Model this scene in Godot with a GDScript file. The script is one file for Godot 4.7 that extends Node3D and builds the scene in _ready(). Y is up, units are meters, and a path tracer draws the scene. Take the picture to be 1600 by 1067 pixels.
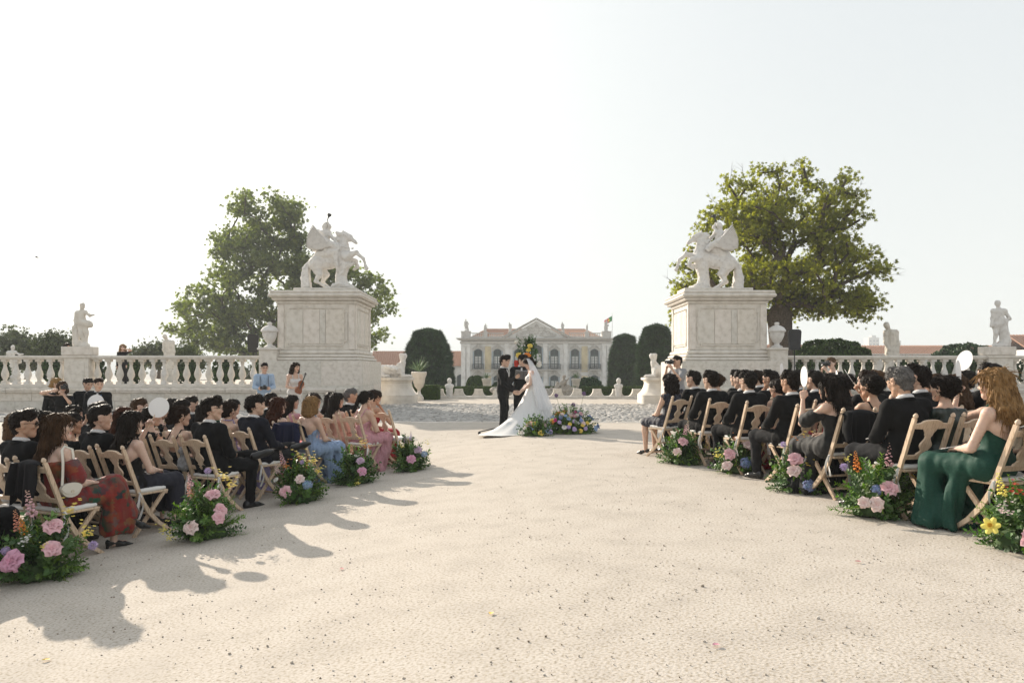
extends Node3D
# A wedding ceremony on a sand forecourt: seated guests, two rows of flowers, pedestals with winged horses, a palace beyond.
# Camera at (0, EYE, 0) looking along -Z; metres.

const EYE := 1.38
const F := 1150.0          # focal length in pixels of a 1600 px wide frame

var rng := RandomNumberGenerator.new()
var fnoise := FastNoiseLite.new()
var used := {}
var mats := {}
var texs := {}

func _ready() -> void:
	# ---------------------------------------------------------------- camera, sky, sun, exposure
	rng.seed = 7
	fnoise.seed = 11
	fnoise.noise_type = FastNoiseLite.TYPE_SIMPLEX_SMOOTH
	fnoise.frequency = 1.0
	fnoise.fractal_type = FastNoiseLite.FRACTAL_NONE
	var cam := Camera3D.new()
	cam.name = "view_camera"
	cam.projection = Camera3D.PROJECTION_FRUSTUM
	cam.near = 0.1
	cam.far = 3000.0
	cam.size = 1067.0 / F * cam.near
	cam.frustum_offset = Vector2(0.0, 45.5 / F * cam.near)
	add_child(cam)
	cam.position = Vector3(0, EYE, 0)
	cam.current = true
	var env := Environment.new()
	env.background_mode = Environment.BG_SKY
	var sky := Sky.new()
	var pano := PanoramaSkyMaterial.new()
	pano.panorama = ImageTexture.create_from_image(sky_image())
	sky.sky_material = pano
	env.sky = sky
	env.background_energy_multiplier = 1.0
	env.tonemap_mode = Environment.TONE_MAPPER_LINEAR
	env.tonemap_exposure = 2.85
	env.sdfgi_enabled = true
	env.ssao_enabled = true
	env.ssil_enabled = true
	env.fog_enabled = true
	env.fog_density = 0.001
	env.fog_light_color = Color(0.93, 0.95, 0.96)
	var we := WorldEnvironment.new()
	we.name = "world"
	we.environment = env
	add_child(we)
	var sun := DirectionalLight3D.new()
	sun.name = "sun"
	sun.light_color = Color(1.0, 0.95, 0.88)
	sun.light_energy = 0.88
	sun.light_angular_distance = 0.5
	sun.shadow_enabled = true
	add_child(sun)
	sun.look_at_from_position(Vector3.ZERO, Vector3(0.571, -0.368, 0.731))
	# ---------------------------------------------------------------- setting, then things
	build_ground()
	build_monuments()
	build_palace()
	build_garden()
	build_trees()
	build_chairs()
	build_people()
	build_flowers()
	build_details()

# air only: a milky summer sky, brightest round the sun (which stands left, behind the scene), bluer away from it
func sky_image() -> Image:
	var w := 512
	var h := 256
	var im := Image.create_empty(w, h, false, Image.FORMAT_RGBF)
	var sd := Vector3(-0.571, 0.368, -0.731).normalized()
	for y in h:
		var el := PI * (0.5 - (y + 0.5) / h)
		for x in w:
			var az := TAU * (x + 0.5) / w
			var d := Vector3(sin(az) * cos(el), sin(el), -cos(az) * cos(el))
			var c := Vector3(0.334, 0.346, 0.333)                      # horizon haze
			var up := clampf(sin(el), 0.0, 1.0)
			c = c.lerp(Vector3(0.222, 0.241, 0.268), 1.0 - exp(-up * 2.2))
			var ang := acos(clampf(d.dot(sd), -1.0, 1.0))
			c += Vector3(0.22, 0.205, 0.17) * exp(-ang * ang / 0.36) + Vector3(0.40, 0.37, 0.31) * exp(-ang * ang / 0.09) + Vector3(0.03, 0.028, 0.022) * exp(-ang)
			if el < 0.0:
				c = c.lerp(Vector3(0.36, 0.34, 0.31), clampf(-el * 6.0, 0.0, 1.0))
			im.set_pixel(x, y, Color(c.x, c.y, c.z))
	return im

# ==================================================================== helpers: names, tags, materials
func numbered(called: String) -> String:
	var k: int = used.get(called, 0)
	used[called] = k + 1
	return called if k == 0 else "%s_%03d" % [called, k]

func tag(o: Node3D, label: String, category: String, group := "") -> Node3D:
	o.set_meta("label", label)
	o.set_meta("category", category)
	if group:
		o.set_meta("group", group)
	return o

func thing(called: String, label: String, category: String, at := Vector3.ZERO, turn := 0.0, group := "") -> Node3D:
	var o := Node3D.new()
	o.name = numbered(called)
	add_child(o)
	o.position = at
	o.rotation.y = turn
	return tag(o, label, category, group)

func obj(called: String, mesh: Mesh, m: Material, parent: Node = null, xf := Transform3D.IDENTITY) -> MeshInstance3D:
	var o := MeshInstance3D.new()
	o.mesh = mesh
	if m:
		o.material_override = m
	if parent == null:
		o.name = numbered(called)
		add_child(o)
	else:
		var k := 0
		var nm := called
		while parent.has_node(NodePath(nm)):
			k += 1
			nm = "%s_%03d" % [called, k]
		o.name = nm
		parent.add_child(o, true)
	o.transform = xf
	return o

func struct(called: String, mesh: Mesh, m: Material) -> MeshInstance3D:
	var o := obj(called, mesh, m)
	o.set_meta("kind", "structure")
	return o

func multi(called: String, mesh: Mesh, m: Material, xs: Array, parent: Node = null, cols: Array = []) -> MultiMeshInstance3D:
	var mm := MultiMesh.new()
	mm.transform_format = MultiMesh.TRANSFORM_3D
	mm.use_colors = not cols.is_empty()
	mm.mesh = mesh
	mm.instance_count = xs.size()
	for i in xs.size():
		mm.set_instance_transform(i, xs[i])
		if mm.use_colors:
			mm.set_instance_color(i, cols[i])
	var o := MultiMeshInstance3D.new()
	o.multimesh = mm
	o.material_override = m
	if parent == null:
		o.name = numbered(called)
		add_child(o)
	else:
		o.name = called
		parent.add_child(o, true)
	o.set_meta("kind", "stuff")
	return o

func srgb(r: float, g: float, b: float) -> Color:      # a linear base colour
	return Color(r, g, b).linear_to_srgb()

func lin(c: Color) -> Color:
	return c.srgb_to_linear()

func noise_tex(key: String, sz: int, freq: float, ramp: Array, normal := false, strength := 4.0, octaves := 4, kind := FastNoiseLite.TYPE_SIMPLEX_SMOOTH) -> Texture2D:
	if texs.has(key):
		return texs[key]
	var n := FastNoiseLite.new()
	n.seed = hash(key) % 1000
	n.noise_type = kind
	n.frequency = freq
	n.fractal_octaves = octaves
	var t := NoiseTexture2D.new()
	t.width = sz
	t.height = sz
	t.seamless = true
	t.noise = n
	if normal:
		t.as_normal_map = true
		t.bump_strength = strength
	elif ramp:
		var g := Gradient.new()
		var offs := PackedFloat32Array()
		var cols := PackedColorArray()
		for r in ramp:
			offs.append(r[0])
			cols.append(r[1])
		g.offsets = offs
		g.colors = cols
		t.color_ramp = g
	texs[key] = t
	return t

func pm(key: String, c: Color, rough := 0.8, tex: Texture2D = null, nrm: Texture2D = null, scale := 1.0, nscale := 1.0, vcol := false, spec := 0.5) -> StandardMaterial3D:
	if mats.has(key):
		return mats[key]
	var m := StandardMaterial3D.new()
	m.resource_name = key
	m.albedo_color = c
	m.roughness = rough
	m.metallic_specular = spec
	m.vertex_color_use_as_albedo = vcol
	if tex or nrm:
		m.uv1_triplanar = true
		m.uv1_scale = Vector3.ONE * scale
		if tex:
			m.albedo_texture = tex
		if nrm:
			m.normal_enabled = true
			m.normal_texture = nrm
			m.normal_scale = nscale
	mats[key] = m
	return m

# ==================================================================== helpers: shapes
class MB:
	var v := PackedVector3Array()
	var n := PackedVector3Array()
	var c := PackedColorArray()
	var ix := PackedInt32Array()
	var col := Color.WHITE

	func tri(a: Vector3, b: Vector3, d: Vector3) -> void:      # counter-clockwise from outside
		var nn := (b - a).cross(d - a).normalized()
		var i := v.size()
		v.append(a); v.append(b); v.append(d)
		for k in 3:
			n.append(nn); c.append(col)
		ix.append(i); ix.append(i + 2); ix.append(i + 1)

	func quad(a: Vector3, b: Vector3, d: Vector3, e: Vector3) -> void:
		var nn := (d - a).cross(e - b).normalized()
		var i := v.size()
		v.append(a); v.append(b); v.append(d); v.append(e)
		for k in 4:
			n.append(nn); c.append(col)
		ix.append(i); ix.append(i + 2); ix.append(i + 1)
		ix.append(i); ix.append(i + 3); ix.append(i + 2)

	func box(p: Vector3, s: Vector3, b := Basis.IDENTITY, bev := 0.0) -> void:
		var h := s * 0.5
		if bev <= 0.0:
			for ax in 3:
				for sg in [-1.0, 1.0]:
					var u := (ax + 1) % 3
					var w := (ax + 2) % 3
					var q := []
					for k in [[-1, -1], [1, -1], [1, 1], [-1, 1]]:
						var r := Vector3.ZERO
						r[ax] = h[ax] * sg
						r[u] = h[u] * k[0] * sg
						r[w] = h[w] * k[1]
						q.append(p + b * r)
					quad(q[0], q[1], q[2], q[3])
			return
		bev = minf(bev, minf(h.x, minf(h.y, h.z)) * 0.9)
		for ax in 3:
			var u := (ax + 1) % 3
			var w := (ax + 2) % 3
			for sg in [-1.0, 1.0]:
				var q := []
				for k in [[-1, -1], [1, -1], [1, 1], [-1, 1]]:
					var r := Vector3.ZERO
					r[ax] = h[ax] * sg
					r[u] = (h[u] - bev) * k[0] * sg
					r[w] = (h[w] - bev) * k[1]
					q.append(p + b * r)
				quad(q[0], q[1], q[2], q[3])
			# the four edges along ax
			for su in [-1.0, 1.0]:
				for sw in [-1.0, 1.0]:
					var a0 := Vector3.ZERO; var a1 := Vector3.ZERO; var a2 := Vector3.ZERO; var a3 := Vector3.ZERO
					a0[ax] = -(h[ax] - bev); a0[u] = h[u] * su; a0[w] = (h[w] - bev) * sw
					a1 = a0; a1[ax] = h[ax] - bev
					a2 = a1; a2[u] = (h[u] - bev) * su; a2[w] = h[w] * sw
					a3 = a2; a3[ax] = -(h[ax] - bev)
					if _out(a0, a1, a2):
						quad(p + b * a0, p + b * a1, p + b * a2, p + b * a3)
					else:
						quad(p + b * a3, p + b * a2, p + b * a1, p + b * a0)
		for sx in [-1.0, 1.0]:
			for sy in [-1.0, 1.0]:
				for sz in [-1.0, 1.0]:
					var a := Vector3(h.x * sx, (h.y - bev) * sy, (h.z - bev) * sz)
					var d := Vector3((h.x - bev) * sx, h.y * sy, (h.z - bev) * sz)
					var e := Vector3((h.x - bev) * sx, (h.y - bev) * sy, h.z * sz)
					if _out(a, d, e):
						tri(p + b * a, p + b * d, p + b * e)
					else:
						tri(p + b * a, p + b * e, p + b * d)

	func _out(a: Vector3, d: Vector3, e: Vector3) -> bool:
		return (d - a).cross(e - a).dot(a + d + e) > 0.0

	func beam(a: Vector3, b: Vector3, w: float, t: float, side := Vector3.RIGHT, bev := 0.004) -> void:
		var y := (b - a).normalized()
		var x := (side - y * side.dot(y)).normalized()
		box((a + b) * 0.5, Vector3(w, (b - a).length(), t), Basis(x, y, x.cross(y)), bev)

	# profile of (radius, height), bottom to top
	func lathe(xf: Transform3D, prof: Array, seg := 16, crease := 0.75, sq := Vector2.ONE) -> void:
		var m := prof.size()
		var bn := []
		for k in m - 1:
			var dd: Vector2 = prof[k + 1] - prof[k]
			bn.append(Vector2(dd.y, -dd.x).normalized())
		for k in m - 1:
			var n0: Vector2 = bn[k]
			var n1: Vector2 = bn[k]
			if k > 0 and n0.dot(bn[k - 1]) > crease:
				n0 = (n0 + bn[k - 1]).normalized()
			if k < m - 2 and n1.dot(bn[k + 1]) > crease:
				n1 = (n1 + bn[k + 1]).normalized()
			var base := v.size()
			for s in seg + 1:
				var a := TAU * s / seg
				var ca := cos(a)
				var sa := sin(a)
				v.append(xf * Vector3(prof[k].x * ca * sq.x, prof[k].y, prof[k].x * sa * sq.y))
				v.append(xf * Vector3(prof[k + 1].x * ca * sq.x, prof[k + 1].y, prof[k + 1].x * sa * sq.y))
				n.append((xf.basis * Vector3(n0.x * ca, n0.y, n0.x * sa)).normalized())
				n.append((xf.basis * Vector3(n1.x * ca, n1.y, n1.x * sa)).normalized())
				c.append(col); c.append(col)
			for s in seg:
				var i := base + s * 2
				# counter-clockwise from outside: i, i+1, i+3, i+2  -> stored clockwise
				ix.append(i); ix.append(i + 3); ix.append(i + 1)
				ix.append(i); ix.append(i + 2); ix.append(i + 3)

	func tube(pts: Array, rad: Array, seg := 8, cap := true, flat := 1.0) -> void:
		var m := pts.size()
		var t0: Vector3 = (pts[1] - pts[0]).normalized()
		var u := t0.cross(Vector3.UP if absf(t0.y) < 0.9 else Vector3.RIGHT).normalized()
		var base := v.size()
		for k in m:
			var t: Vector3
			if k == 0: t = pts[1] - pts[0]
			elif k == m - 1: t = pts[k] - pts[k - 1]
			else: t = pts[k + 1] - pts[k - 1]
			t = t.normalized()
			u = (u - t * u.dot(t)).normalized()
			var w := t.cross(u)
			for s in seg:
				var a := TAU * s / seg
				var d := u * cos(a) + w * sin(a) * flat
				v.append(pts[k] + d * rad[k])
				n.append((u * cos(a) * flat + w * sin(a)).normalized())
				c.append(col)
		for k in m - 1:
			for s in seg:
				var a := base + k * seg + s
				var b := base + k * seg + (s + 1) % seg
				ix.append(a); ix.append(a + seg); ix.append(b)
				ix.append(b); ix.append(a + seg); ix.append(b + seg)
		if cap:
			for e in 2:
				var k := 0 if e == 0 else m - 1
				var t: Vector3 = ((pts[0] - pts[1]) if e == 0 else (pts[k] - pts[k - 1])).normalized()
				var ci := v.size()
				v.append(pts[k]); n.append(t); c.append(col)
				for s in seg:
					v.append(v[base + k * seg + s]); n.append(t); c.append(col)
				for s in seg:
					var a := ci + 1 + s
					var b := ci + 1 + (s + 1) % seg
					if e == 0:
						ix.append(ci); ix.append(a); ix.append(b)
					else:
						ix.append(ci); ix.append(b); ix.append(a)

	# a flat outline (counter-clockwise, x right, y up) given thickness along z, centred
	func prism(poly: PackedVector2Array, depth: float, xf := Transform3D.IDENTITY) -> void:
		var t := Geometry2D.triangulate_polygon(poly)
		if Geometry2D.is_polygon_clockwise(poly):
			poly = poly.duplicate()
			poly.reverse()
			t = Geometry2D.triangulate_polygon(poly)
		var h := depth * 0.5
		for k in range(0, t.size(), 3):
			var a := poly[t[k]]; var b := poly[t[k + 1]]; var d := poly[t[k + 2]]
			if (b - a).cross(d - a) < 0.0:
				var q := b; b = d; d = q
			tri(xf * Vector3(a.x, a.y, h), xf * Vector3(b.x, b.y, h), xf * Vector3(d.x, d.y, h))
			tri(xf * Vector3(a.x, a.y, -h), xf * Vector3(d.x, d.y, -h), xf * Vector3(b.x, b.y, -h))
		for k in poly.size():
			var a := poly[k]; var b := poly[(k + 1) % poly.size()]
			quad(xf * Vector3(a.x, a.y, h), xf * Vector3(a.x, a.y, -h), xf * Vector3(b.x, b.y, -h), xf * Vector3(b.x, b.y, h))

	func add(o: Array, xf := Transform3D.IDENTITY) -> void:         # [verts, normals, colours, indices]
		var i := v.size()
		if xf == Transform3D.IDENTITY:
			v.append_array(o[0]); n.append_array(o[1])
		else:
			v.append_array(xf * (o[0] as PackedVector3Array))
			var tn: PackedVector3Array = Transform3D(xf.basis.orthonormalized(), Vector3.ZERO) * (o[1] as PackedVector3Array)
			n.append_array(tn)
		c.append_array(o[2])
		var src: PackedInt32Array = o[3]
		var k := ix.size()
		ix.resize(k + src.size())
		for j in src.size():
			ix[k + j] = src[j] + i

	func arrays() -> Array:
		return [v, n, c, ix]

	func mesh() -> ArrayMesh:
		var a := []
		a.resize(Mesh.ARRAY_MAX)
		a[Mesh.ARRAY_VERTEX] = v
		a[Mesh.ARRAY_NORMAL] = n
		a[Mesh.ARRAY_COLOR] = c
		a[Mesh.ARRAY_INDEX] = ix
		var m := ArrayMesh.new()
		m.add_surface_from_arrays(Mesh.PRIMITIVE_TRIANGLES, a)
		return m

# smooth solid from bones: each is [a, b, ra, rb, squash z, k, mode]; mode 1 carves. cuts: [normal, offset] keep n.p < offset
func field(bones: Array, cell: float, kd: float, cuts: Array = [], bump := 0.0, bfreq := Vector3.ONE, colour: Variant = null) -> Array:
	var lo := Vector3.ONE * 1e6
	var hi := -lo
	for b in bones:
		if b.size() > 6 and b[6] == 1:
			continue
		var r: float = maxf(b[2], b[3])
		lo = lo.min((b[0] as Vector3).min(b[1]) - Vector3.ONE * r)
		hi = hi.max((b[0] as Vector3).max(b[1]) + Vector3.ONE * r)
	lo -= Vector3.ONE * cell * 2.5
	hi += Vector3.ONE * cell * 2.5
	var nx := int((hi.x - lo.x) / cell) + 2
	var ny := int((hi.y - lo.y) / cell) + 2
	var nz := int((hi.z - lo.z) / cell) + 2
	var g := PackedFloat32Array()
	g.resize(nx * ny * nz)
	g.fill(1.0)
	for b in bones:
		var sq: float = b[4] if b.size() > 4 else 1.0
		var k: float = b[5] if b.size() > 5 and b[5] > 0.0 else kd
		var mode: int = b[6] if b.size() > 6 else 0
		var ra: float = b[2]
		var dr: float = b[3] - b[2]
		var m := maxf(b[2], b[3]) + k + cell * 2.0
		var l: Vector3 = ((b[0] as Vector3).min(b[1]) - Vector3.ONE * m - lo) / cell
		var u: Vector3 = ((b[0] as Vector3).max(b[1]) + Vector3.ONE * m - lo) / cell
		var x0 := clampi(int(l.x), 0, nx - 1); var x1 := clampi(int(u.x) + 1, 0, nx)
		var y0 := clampi(int(l.y), 0, ny - 1); var y1 := clampi(int(u.y) + 1, 0, ny)
		var z0 := clampi(int(l.z), 0, nz - 1); var z1 := clampi(int(u.z) + 1, 0, nz)
		var a: Vector3 = b[0]
		var ba: Vector3 = b[1] - b[0]
		a.z *= sq
		ba.z *= sq
		var inv := 1.0 / maxf(ba.length_squared(), 1e-9)
		var ik := 0.25 / k
		for z in range(z0, z1):
			for y in range(y0, y1):
				var i := (z * ny + y) * nx + x0
				var p := Vector3(lo.x + x0 * cell, lo.y + y * cell, (lo.z + z * cell) * sq) - a
				for x in range(x0, x1):
					var t := clampf(p.dot(ba) * inv, 0.0, 1.0)
					var d := (p - ba * t).length() - ra - dr * t
					var o := g[i]
					if mode == 1:
						d = -d
						var h := k - absf(d - o)
						d = maxf(d, o)
						if h > 0.0:
							d += h * h * ik
					else:
						var h := k - absf(d - o)
						d = minf(d, o)
						if h > 0.0:
							d -= h * h * ik
					g[i] = d
					p.x += cell
					i += 1
	for cu in cuts:
		var cn: Vector3 = cu[0]
		for z in nz:
			for y in ny:
				var i := (z * ny + y) * nx
				var e := cn.x * lo.x + cn.y * (lo.y + y * cell) + cn.z * (lo.z + z * cell) - float(cu[1])
				var st := cn.x * cell
				for x in nx:
					if e > g[i]:
						g[i] = e
					e += st
					i += 1
	var vid := PackedInt32Array()
	vid.resize(nx * ny * nz)
	vid.fill(-1)
	var vs := PackedVector3Array()
	var ix := PackedInt32Array()
	var sy := nx
	var sz := nx * ny
	var total := g.size() - sz - sy - 1
	# six edge directions: step, and the four cells round the edge, counter-clockwise from outside
	var dirs := [[1, [-sy - sz, -sz, 0, -sy]], [-1, [-1 - sy - sz, -1 - sy, -1, -1 - sz]],
		[sy, [-sz - 1, -1, 0, -sz]], [-sy, [-sy - sz - 1, -sy - sz, -sy, -sy - 1]],
		[sz, [-1 - sy, -sy, 0, -1]], [-sz, [-sz - 1 - sy, -sz - 1, -sz, -sz - sy]]]
	for i in range(sz + sy + 1, total):
		if g[i] >= 0.0:
			continue
		for dr in dirs:
			if g[i + dr[0]] < 0.0:
				continue
			var q: Array = []
			for off in dr[1]:
				var ci: int = i + off
				var id := vid[ci]
				if id < 0:
					var f0 := g[ci]; var f1 := g[ci + 1]; var f2 := g[ci + sy]; var f3 := g[ci + sy + 1]
					var f4 := g[ci + sz]; var f5 := g[ci + sz + 1]; var f6 := g[ci + sz + sy]; var f7 := g[ci + sz + sy + 1]
					var fm := (f0 + f1 + f2 + f3 + f4 + f5 + f6 + f7) * 0.125
					var gr := Vector3(f1 + f3 + f5 + f7 - f0 - f2 - f4 - f6, f2 + f3 + f6 + f7 - f0 - f1 - f4 - f5, f4 + f5 + f6 + f7 - f0 - f1 - f2 - f3) * 0.25
					var w := gr * (fm / maxf(gr.length_squared(), 1e-12))
					w = w.clamp(Vector3.ONE * -0.5, Vector3.ONE * 0.5)
					var cz := ci / sz
					var cy := (ci - cz * sz) / sy
					var cx := ci - cz * sz - cy * sy
					id = vs.size()
					vid[ci] = id
					vs.append(lo + (Vector3(cx, cy, cz) + Vector3.ONE * 0.5 - w) * cell)
				q.append(id)
			ix.append(q[0]); ix.append(q[2]); ix.append(q[1])
			ix.append(q[0]); ix.append(q[3]); ix.append(q[2])
	var ns := normals(vs, ix)
	if bump > 0.0:
		for i in vs.size():
			var p := vs[i] * bfreq
			vs[i] += ns[i] * (fnoise.get_noise_3dv(p) + 0.5 * fnoise.get_noise_3dv(p * 2.1)) * bump
		ns = normals(vs, ix)
	var cs := PackedColorArray()
	cs.resize(vs.size())
	if colour != null:
		for i in vs.size():
			cs[i] = colour.call(vs[i], ns[i])
	else:
		cs.fill(Color.WHITE)
	return [vs, ns, cs, ix]

func normals(vs: PackedVector3Array, ix: PackedInt32Array) -> PackedVector3Array:
	var ns := PackedVector3Array()
	ns.resize(vs.size())
	for k in range(0, ix.size(), 3):
		var a := ix[k]; var b := ix[k + 1]; var d := ix[k + 2]
		var nn := (vs[d] - vs[a]).cross(vs[b] - vs[a])
		ns[a] += nn; ns[b] += nn; ns[d] += nn
	for i in ns.size():
		ns[i] = ns[i].normalized()
	return ns

# an open sheet of points (rows of equal length), given thickness so that it is a solid skin
func sheet(mb: MB, rows: Array, thick := 0.004, closed := false) -> void:
	var m: int = rows.size()
	var w: int = rows[0].size()
	var vs := PackedVector3Array()
	var ix := PackedInt32Array()
	for r in rows:
		for p in r:
			vs.append(p)
	for y in m - 1:
		for x in (w if closed else w - 1):
			var a := y * w + x
			var b := y * w + (x + 1) % w
			ix.append(a); ix.append(b + w); ix.append(b)
			ix.append(a); ix.append(a + w); ix.append(b + w)
	var ns := normals(vs, ix)
	var cs := PackedColorArray()
	cs.resize(vs.size())
	cs.fill(mb.col)
	mb.add([vs, ns, cs, ix])
	if thick > 0.0:
		var v2 := PackedVector3Array()
		var n2 := PackedVector3Array()
		for i in vs.size():
			v2.append(vs[i] - ns[i] * thick)
			n2.append(-ns[i])
		var i2 := PackedInt32Array()
		for k in range(0, ix.size(), 3):
			i2.append(ix[k]); i2.append(ix[k + 2]); i2.append(ix[k + 1])
		mb.add([v2, n2, cs, i2])

func gy(x: float, z: float) -> float:       # the forecourt falls gently to the left, near the camera
	var d := -z
	var g := 0.0
	if x < 0.0:
		g = -0.36 * (1.0 - exp(x / 4.6)) * 1.55
		g = maxf(g, -0.36)
	else:
		g = 0.06 * (1.0 - exp(-x / 1.5))
	return g * (1.0 - smoothstep(13.5, 19.0, d))

# ==================================================================== materials of the place
func stone_a() -> Texture2D:
	return noise_tex("stone_a", 512, 0.012, [[0.0, Color(0.86, 0.85, 0.83)], [0.5, Color(0.96, 0.955, 0.945)], [1.0, Color(1, 1, 1)]], false, 1.0, 6)

func stone_b() -> Texture2D:
	return noise_tex("stone_b", 512, 0.01, [[0.0, Color(0.80, 0.79, 0.78)], [0.4, Color(0.95, 0.945, 0.94)], [1.0, Color(1, 1, 1)]], false, 1.0, 6)

func stone_n() -> Texture2D:
	return noise_tex("stone_n", 512, 0.03, [], true, 3.0, 5)

func sand_grain() -> Texture2D:
	return noise_tex("sand_grain", 1024, 0.16, [[0.0, Color(0.62, 0.58, 0.53)], [0.25, Color(0.86, 0.84, 0.8)], [0.5, Color(0.97, 0.96, 0.95)], [1.0, Color(1, 1, 1)]], false, 1.0, 4)

func stone() -> StandardMaterial3D:
	return pm("pale limestone", srgb(0.68, 0.64, 0.585), 0.85,
		stone_a(),
		stone_n(), 0.55, 0.5)

func stone_white() -> StandardMaterial3D:
	return pm("white marble", srgb(0.68, 0.66, 0.63), 0.8,
		stone_b(),
		stone_n(), 1.1, 0.35)

func stone_block(k: int) -> StandardMaterial3D:
	var t: Array = [srgb(0.66, 0.625, 0.57), srgb(0.70, 0.65, 0.595), srgb(0.63, 0.60, 0.55), srgb(0.68, 0.63, 0.565)]
	return pm("limestone block %d" % k, t[k % 4], 0.86,
		stone_a(), stone_n(), 0.45 + 0.07 * k, 0.6)

# ==================================================================== ground
func terrain(x: float, z: float) -> float:
	var d := -z
	var y := gy(x, z)
	return y - 3.42 * smoothstep(46.0, 60.0, d) - 2.0 * smoothstep(230.0, 330.0, d)

func build_ground() -> void:
	var sand := StandardMaterial3D.new()
	sand.albedo_color = srgb(0.565, 0.525, 0.475)
	sand.roughness = 0.95
	sand.metallic_specular = 0.25
	sand.albedo_texture = noise_tex("sand_a", 1024, 0.008, [[0.0, Color(0.92, 0.915, 0.91)], [0.3, Color(0.955, 0.95, 0.945)], [0.55, Color(0.98, 0.975, 0.97)], [1.0, Color(1, 1, 1)]], false, 1.0, 7)
	sand.uv1_triplanar = true
	sand.uv1_world_triplanar = true
	sand.uv1_scale = Vector3.ONE * 0.23
	sand.normal_enabled = true
	sand.normal_texture = noise_tex("sand_n", 1024, 0.2, [], true, 6.0, 3)
	sand.normal_scale = 0.11
	sand.detail_enabled = true
	sand.detail_blend_mode = BaseMaterial3D.BLEND_MODE_MUL
	sand.detail_albedo = sand_grain()
	sand.uv2_triplanar = true
	sand.uv2_world_triplanar = true
	sand.uv2_scale = Vector3.ONE * 0.9
	var xs := PackedFloat32Array([-1600, -600, -250, -120, -70, -45])
	var zs := PackedFloat32Array([40, 20])
	for i in 81:
		xs.append(-30.0 + i * 0.75)
	xs.append_array(PackedFloat32Array([45, 70, 120, 250, 600, 1600]))
	for i in 101:
		zs.append(10.0 - i * 0.75)
	zs.append_array(PackedFloat32Array([-75, -100, -140, -180, -230, -260, -290, -330, -450, -800, -1500, -2600]))
	var rows := []
	for z in zs:
		var r := []
		for x in xs:
			var y := terrain(x, z)
			if absf(x) < 30.0 and z > -40.0:
				y += 0.005 * fnoise.get_noise_2d(x * 0.7, z * 0.7)
			r.append(Vector3(x, y, z))
		rows.append(r)
	var mb := MB.new()
	sheet(mb, rows, 0.0)
	struct("sand_ground", mb.mesh(), sand)

	# small stones and clods lying on the sand
	var peb := MB.new()
	peb.add(field([[Vector3(-0.3, 0, 0), Vector3(0.3, 0.05, 0.1), 0.55, 0.42, 1.2], [Vector3(0, 0.1, 0.2), Vector3(0.1, 0.2, -0.2), 0.4, 0.35]], 0.36, 0.3))
	var pmat := pm("pebbles", Color.WHITE, 0.95, null, null, 1.0, 1.0, true)
	var px := []
	var pc := []
	for i in 15000:
		var d := 2.1 + 17.0 * pow(rng.randf(), 1.7)
		var x := rng.randf_range(-0.75, 0.75) * (d + 1.0)
		var s := 0.003 + 0.0075 * pow(rng.randf(), 3.5)
		if rng.randf() < 0.012:
			s *= 1.7
		var b := Basis.from_euler(Vector3(rng.randf() * 0.6, rng.randf() * TAU, rng.randf() * 0.6)).scaled(Vector3.ONE * s)
		px.append(Transform3D(b, Vector3(x, gy(x, -d) + 0.005 * fnoise.get_noise_2d(x * 0.7, -d * 0.7) + s * 0.25, -d)))
		var t := rng.randf()
		pc.append(Color(0.17, 0.13, 0.09).lerp(Color(0.46, 0.41, 0.35), t) if rng.randf() < 0.75 else Color(0.55, 0.5, 0.44))
	multi("pebbles", peb.mesh(), pmat, px, null, pc)

	# a few petals blown across the sand
	var spots := [[-0.12, 4.2, 1, "in the middle foreground"], [-2.15, 3.2, 0, "at the lower left edge"], [-2.6, 4.1, 1, "in the shadow of the left guests"], [-1.3, 5.6, 2, "by the nearest shadow tips"], [2.4, 5.1, 2, "before the woman in green silk"], [1.0, 3.6, 0, "on the open right foreground"]]
	for sp in spots:
		var pb := MB.new()
		sheet(pb, [[Vector3(-0.012, 0.004, -0.016), Vector3(0, 0.001, -0.02), Vector3(0.012, 0.005, -0.016)], [Vector3(-0.016, 0.006, 0), Vector3(0, 0, 0), Vector3(0.016, 0.007, 0)], [Vector3(-0.007, 0.005, 0.017), Vector3(0, 0.002, 0.02), Vector3(0.007, 0.004, 0.017)]], -0.0006)
		var which: int = sp[2]
		var o := obj("fallen_petal", pb.mesh(), pm("petal %d" % which, [srgb(0.65, 0.3, 0.36), srgb(0.72, 0.5, 0.12), srgb(0.5, 0.2, 0.2)][which], 0.7))
		o.position = Vector3(sp[0], gy(sp[0], -sp[1]) + 0.009, -sp[1])
		o.rotation.y = rng.randf() * TAU
		tag(o, "tiny %s flower petal fallen on the sand %s" % [["pink", "yellow", "dull red"][which], sp[3]], "petal")

	# band of rough cobbles in front of the pedestals
	var cob := MB.new()
	cob.add(field([[Vector3(-0.2, 0, -0.1), Vector3(0.2, 0, 0.1), 0.36, 0.34, 1.0], [Vector3(0.1, 0.06, 0), Vector3(-0.1, 0.04, 0.1), 0.34, 0.3]], 0.22, 0.2, [[Vector3(0, 1, 0), 0.3]]))
	var cm := pm("cobbles", Color.WHITE, 0.9, null, stone_n(), 2.0, 0.8, true)
	var cx := []
	var cc := []
	var z := -19.8
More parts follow.
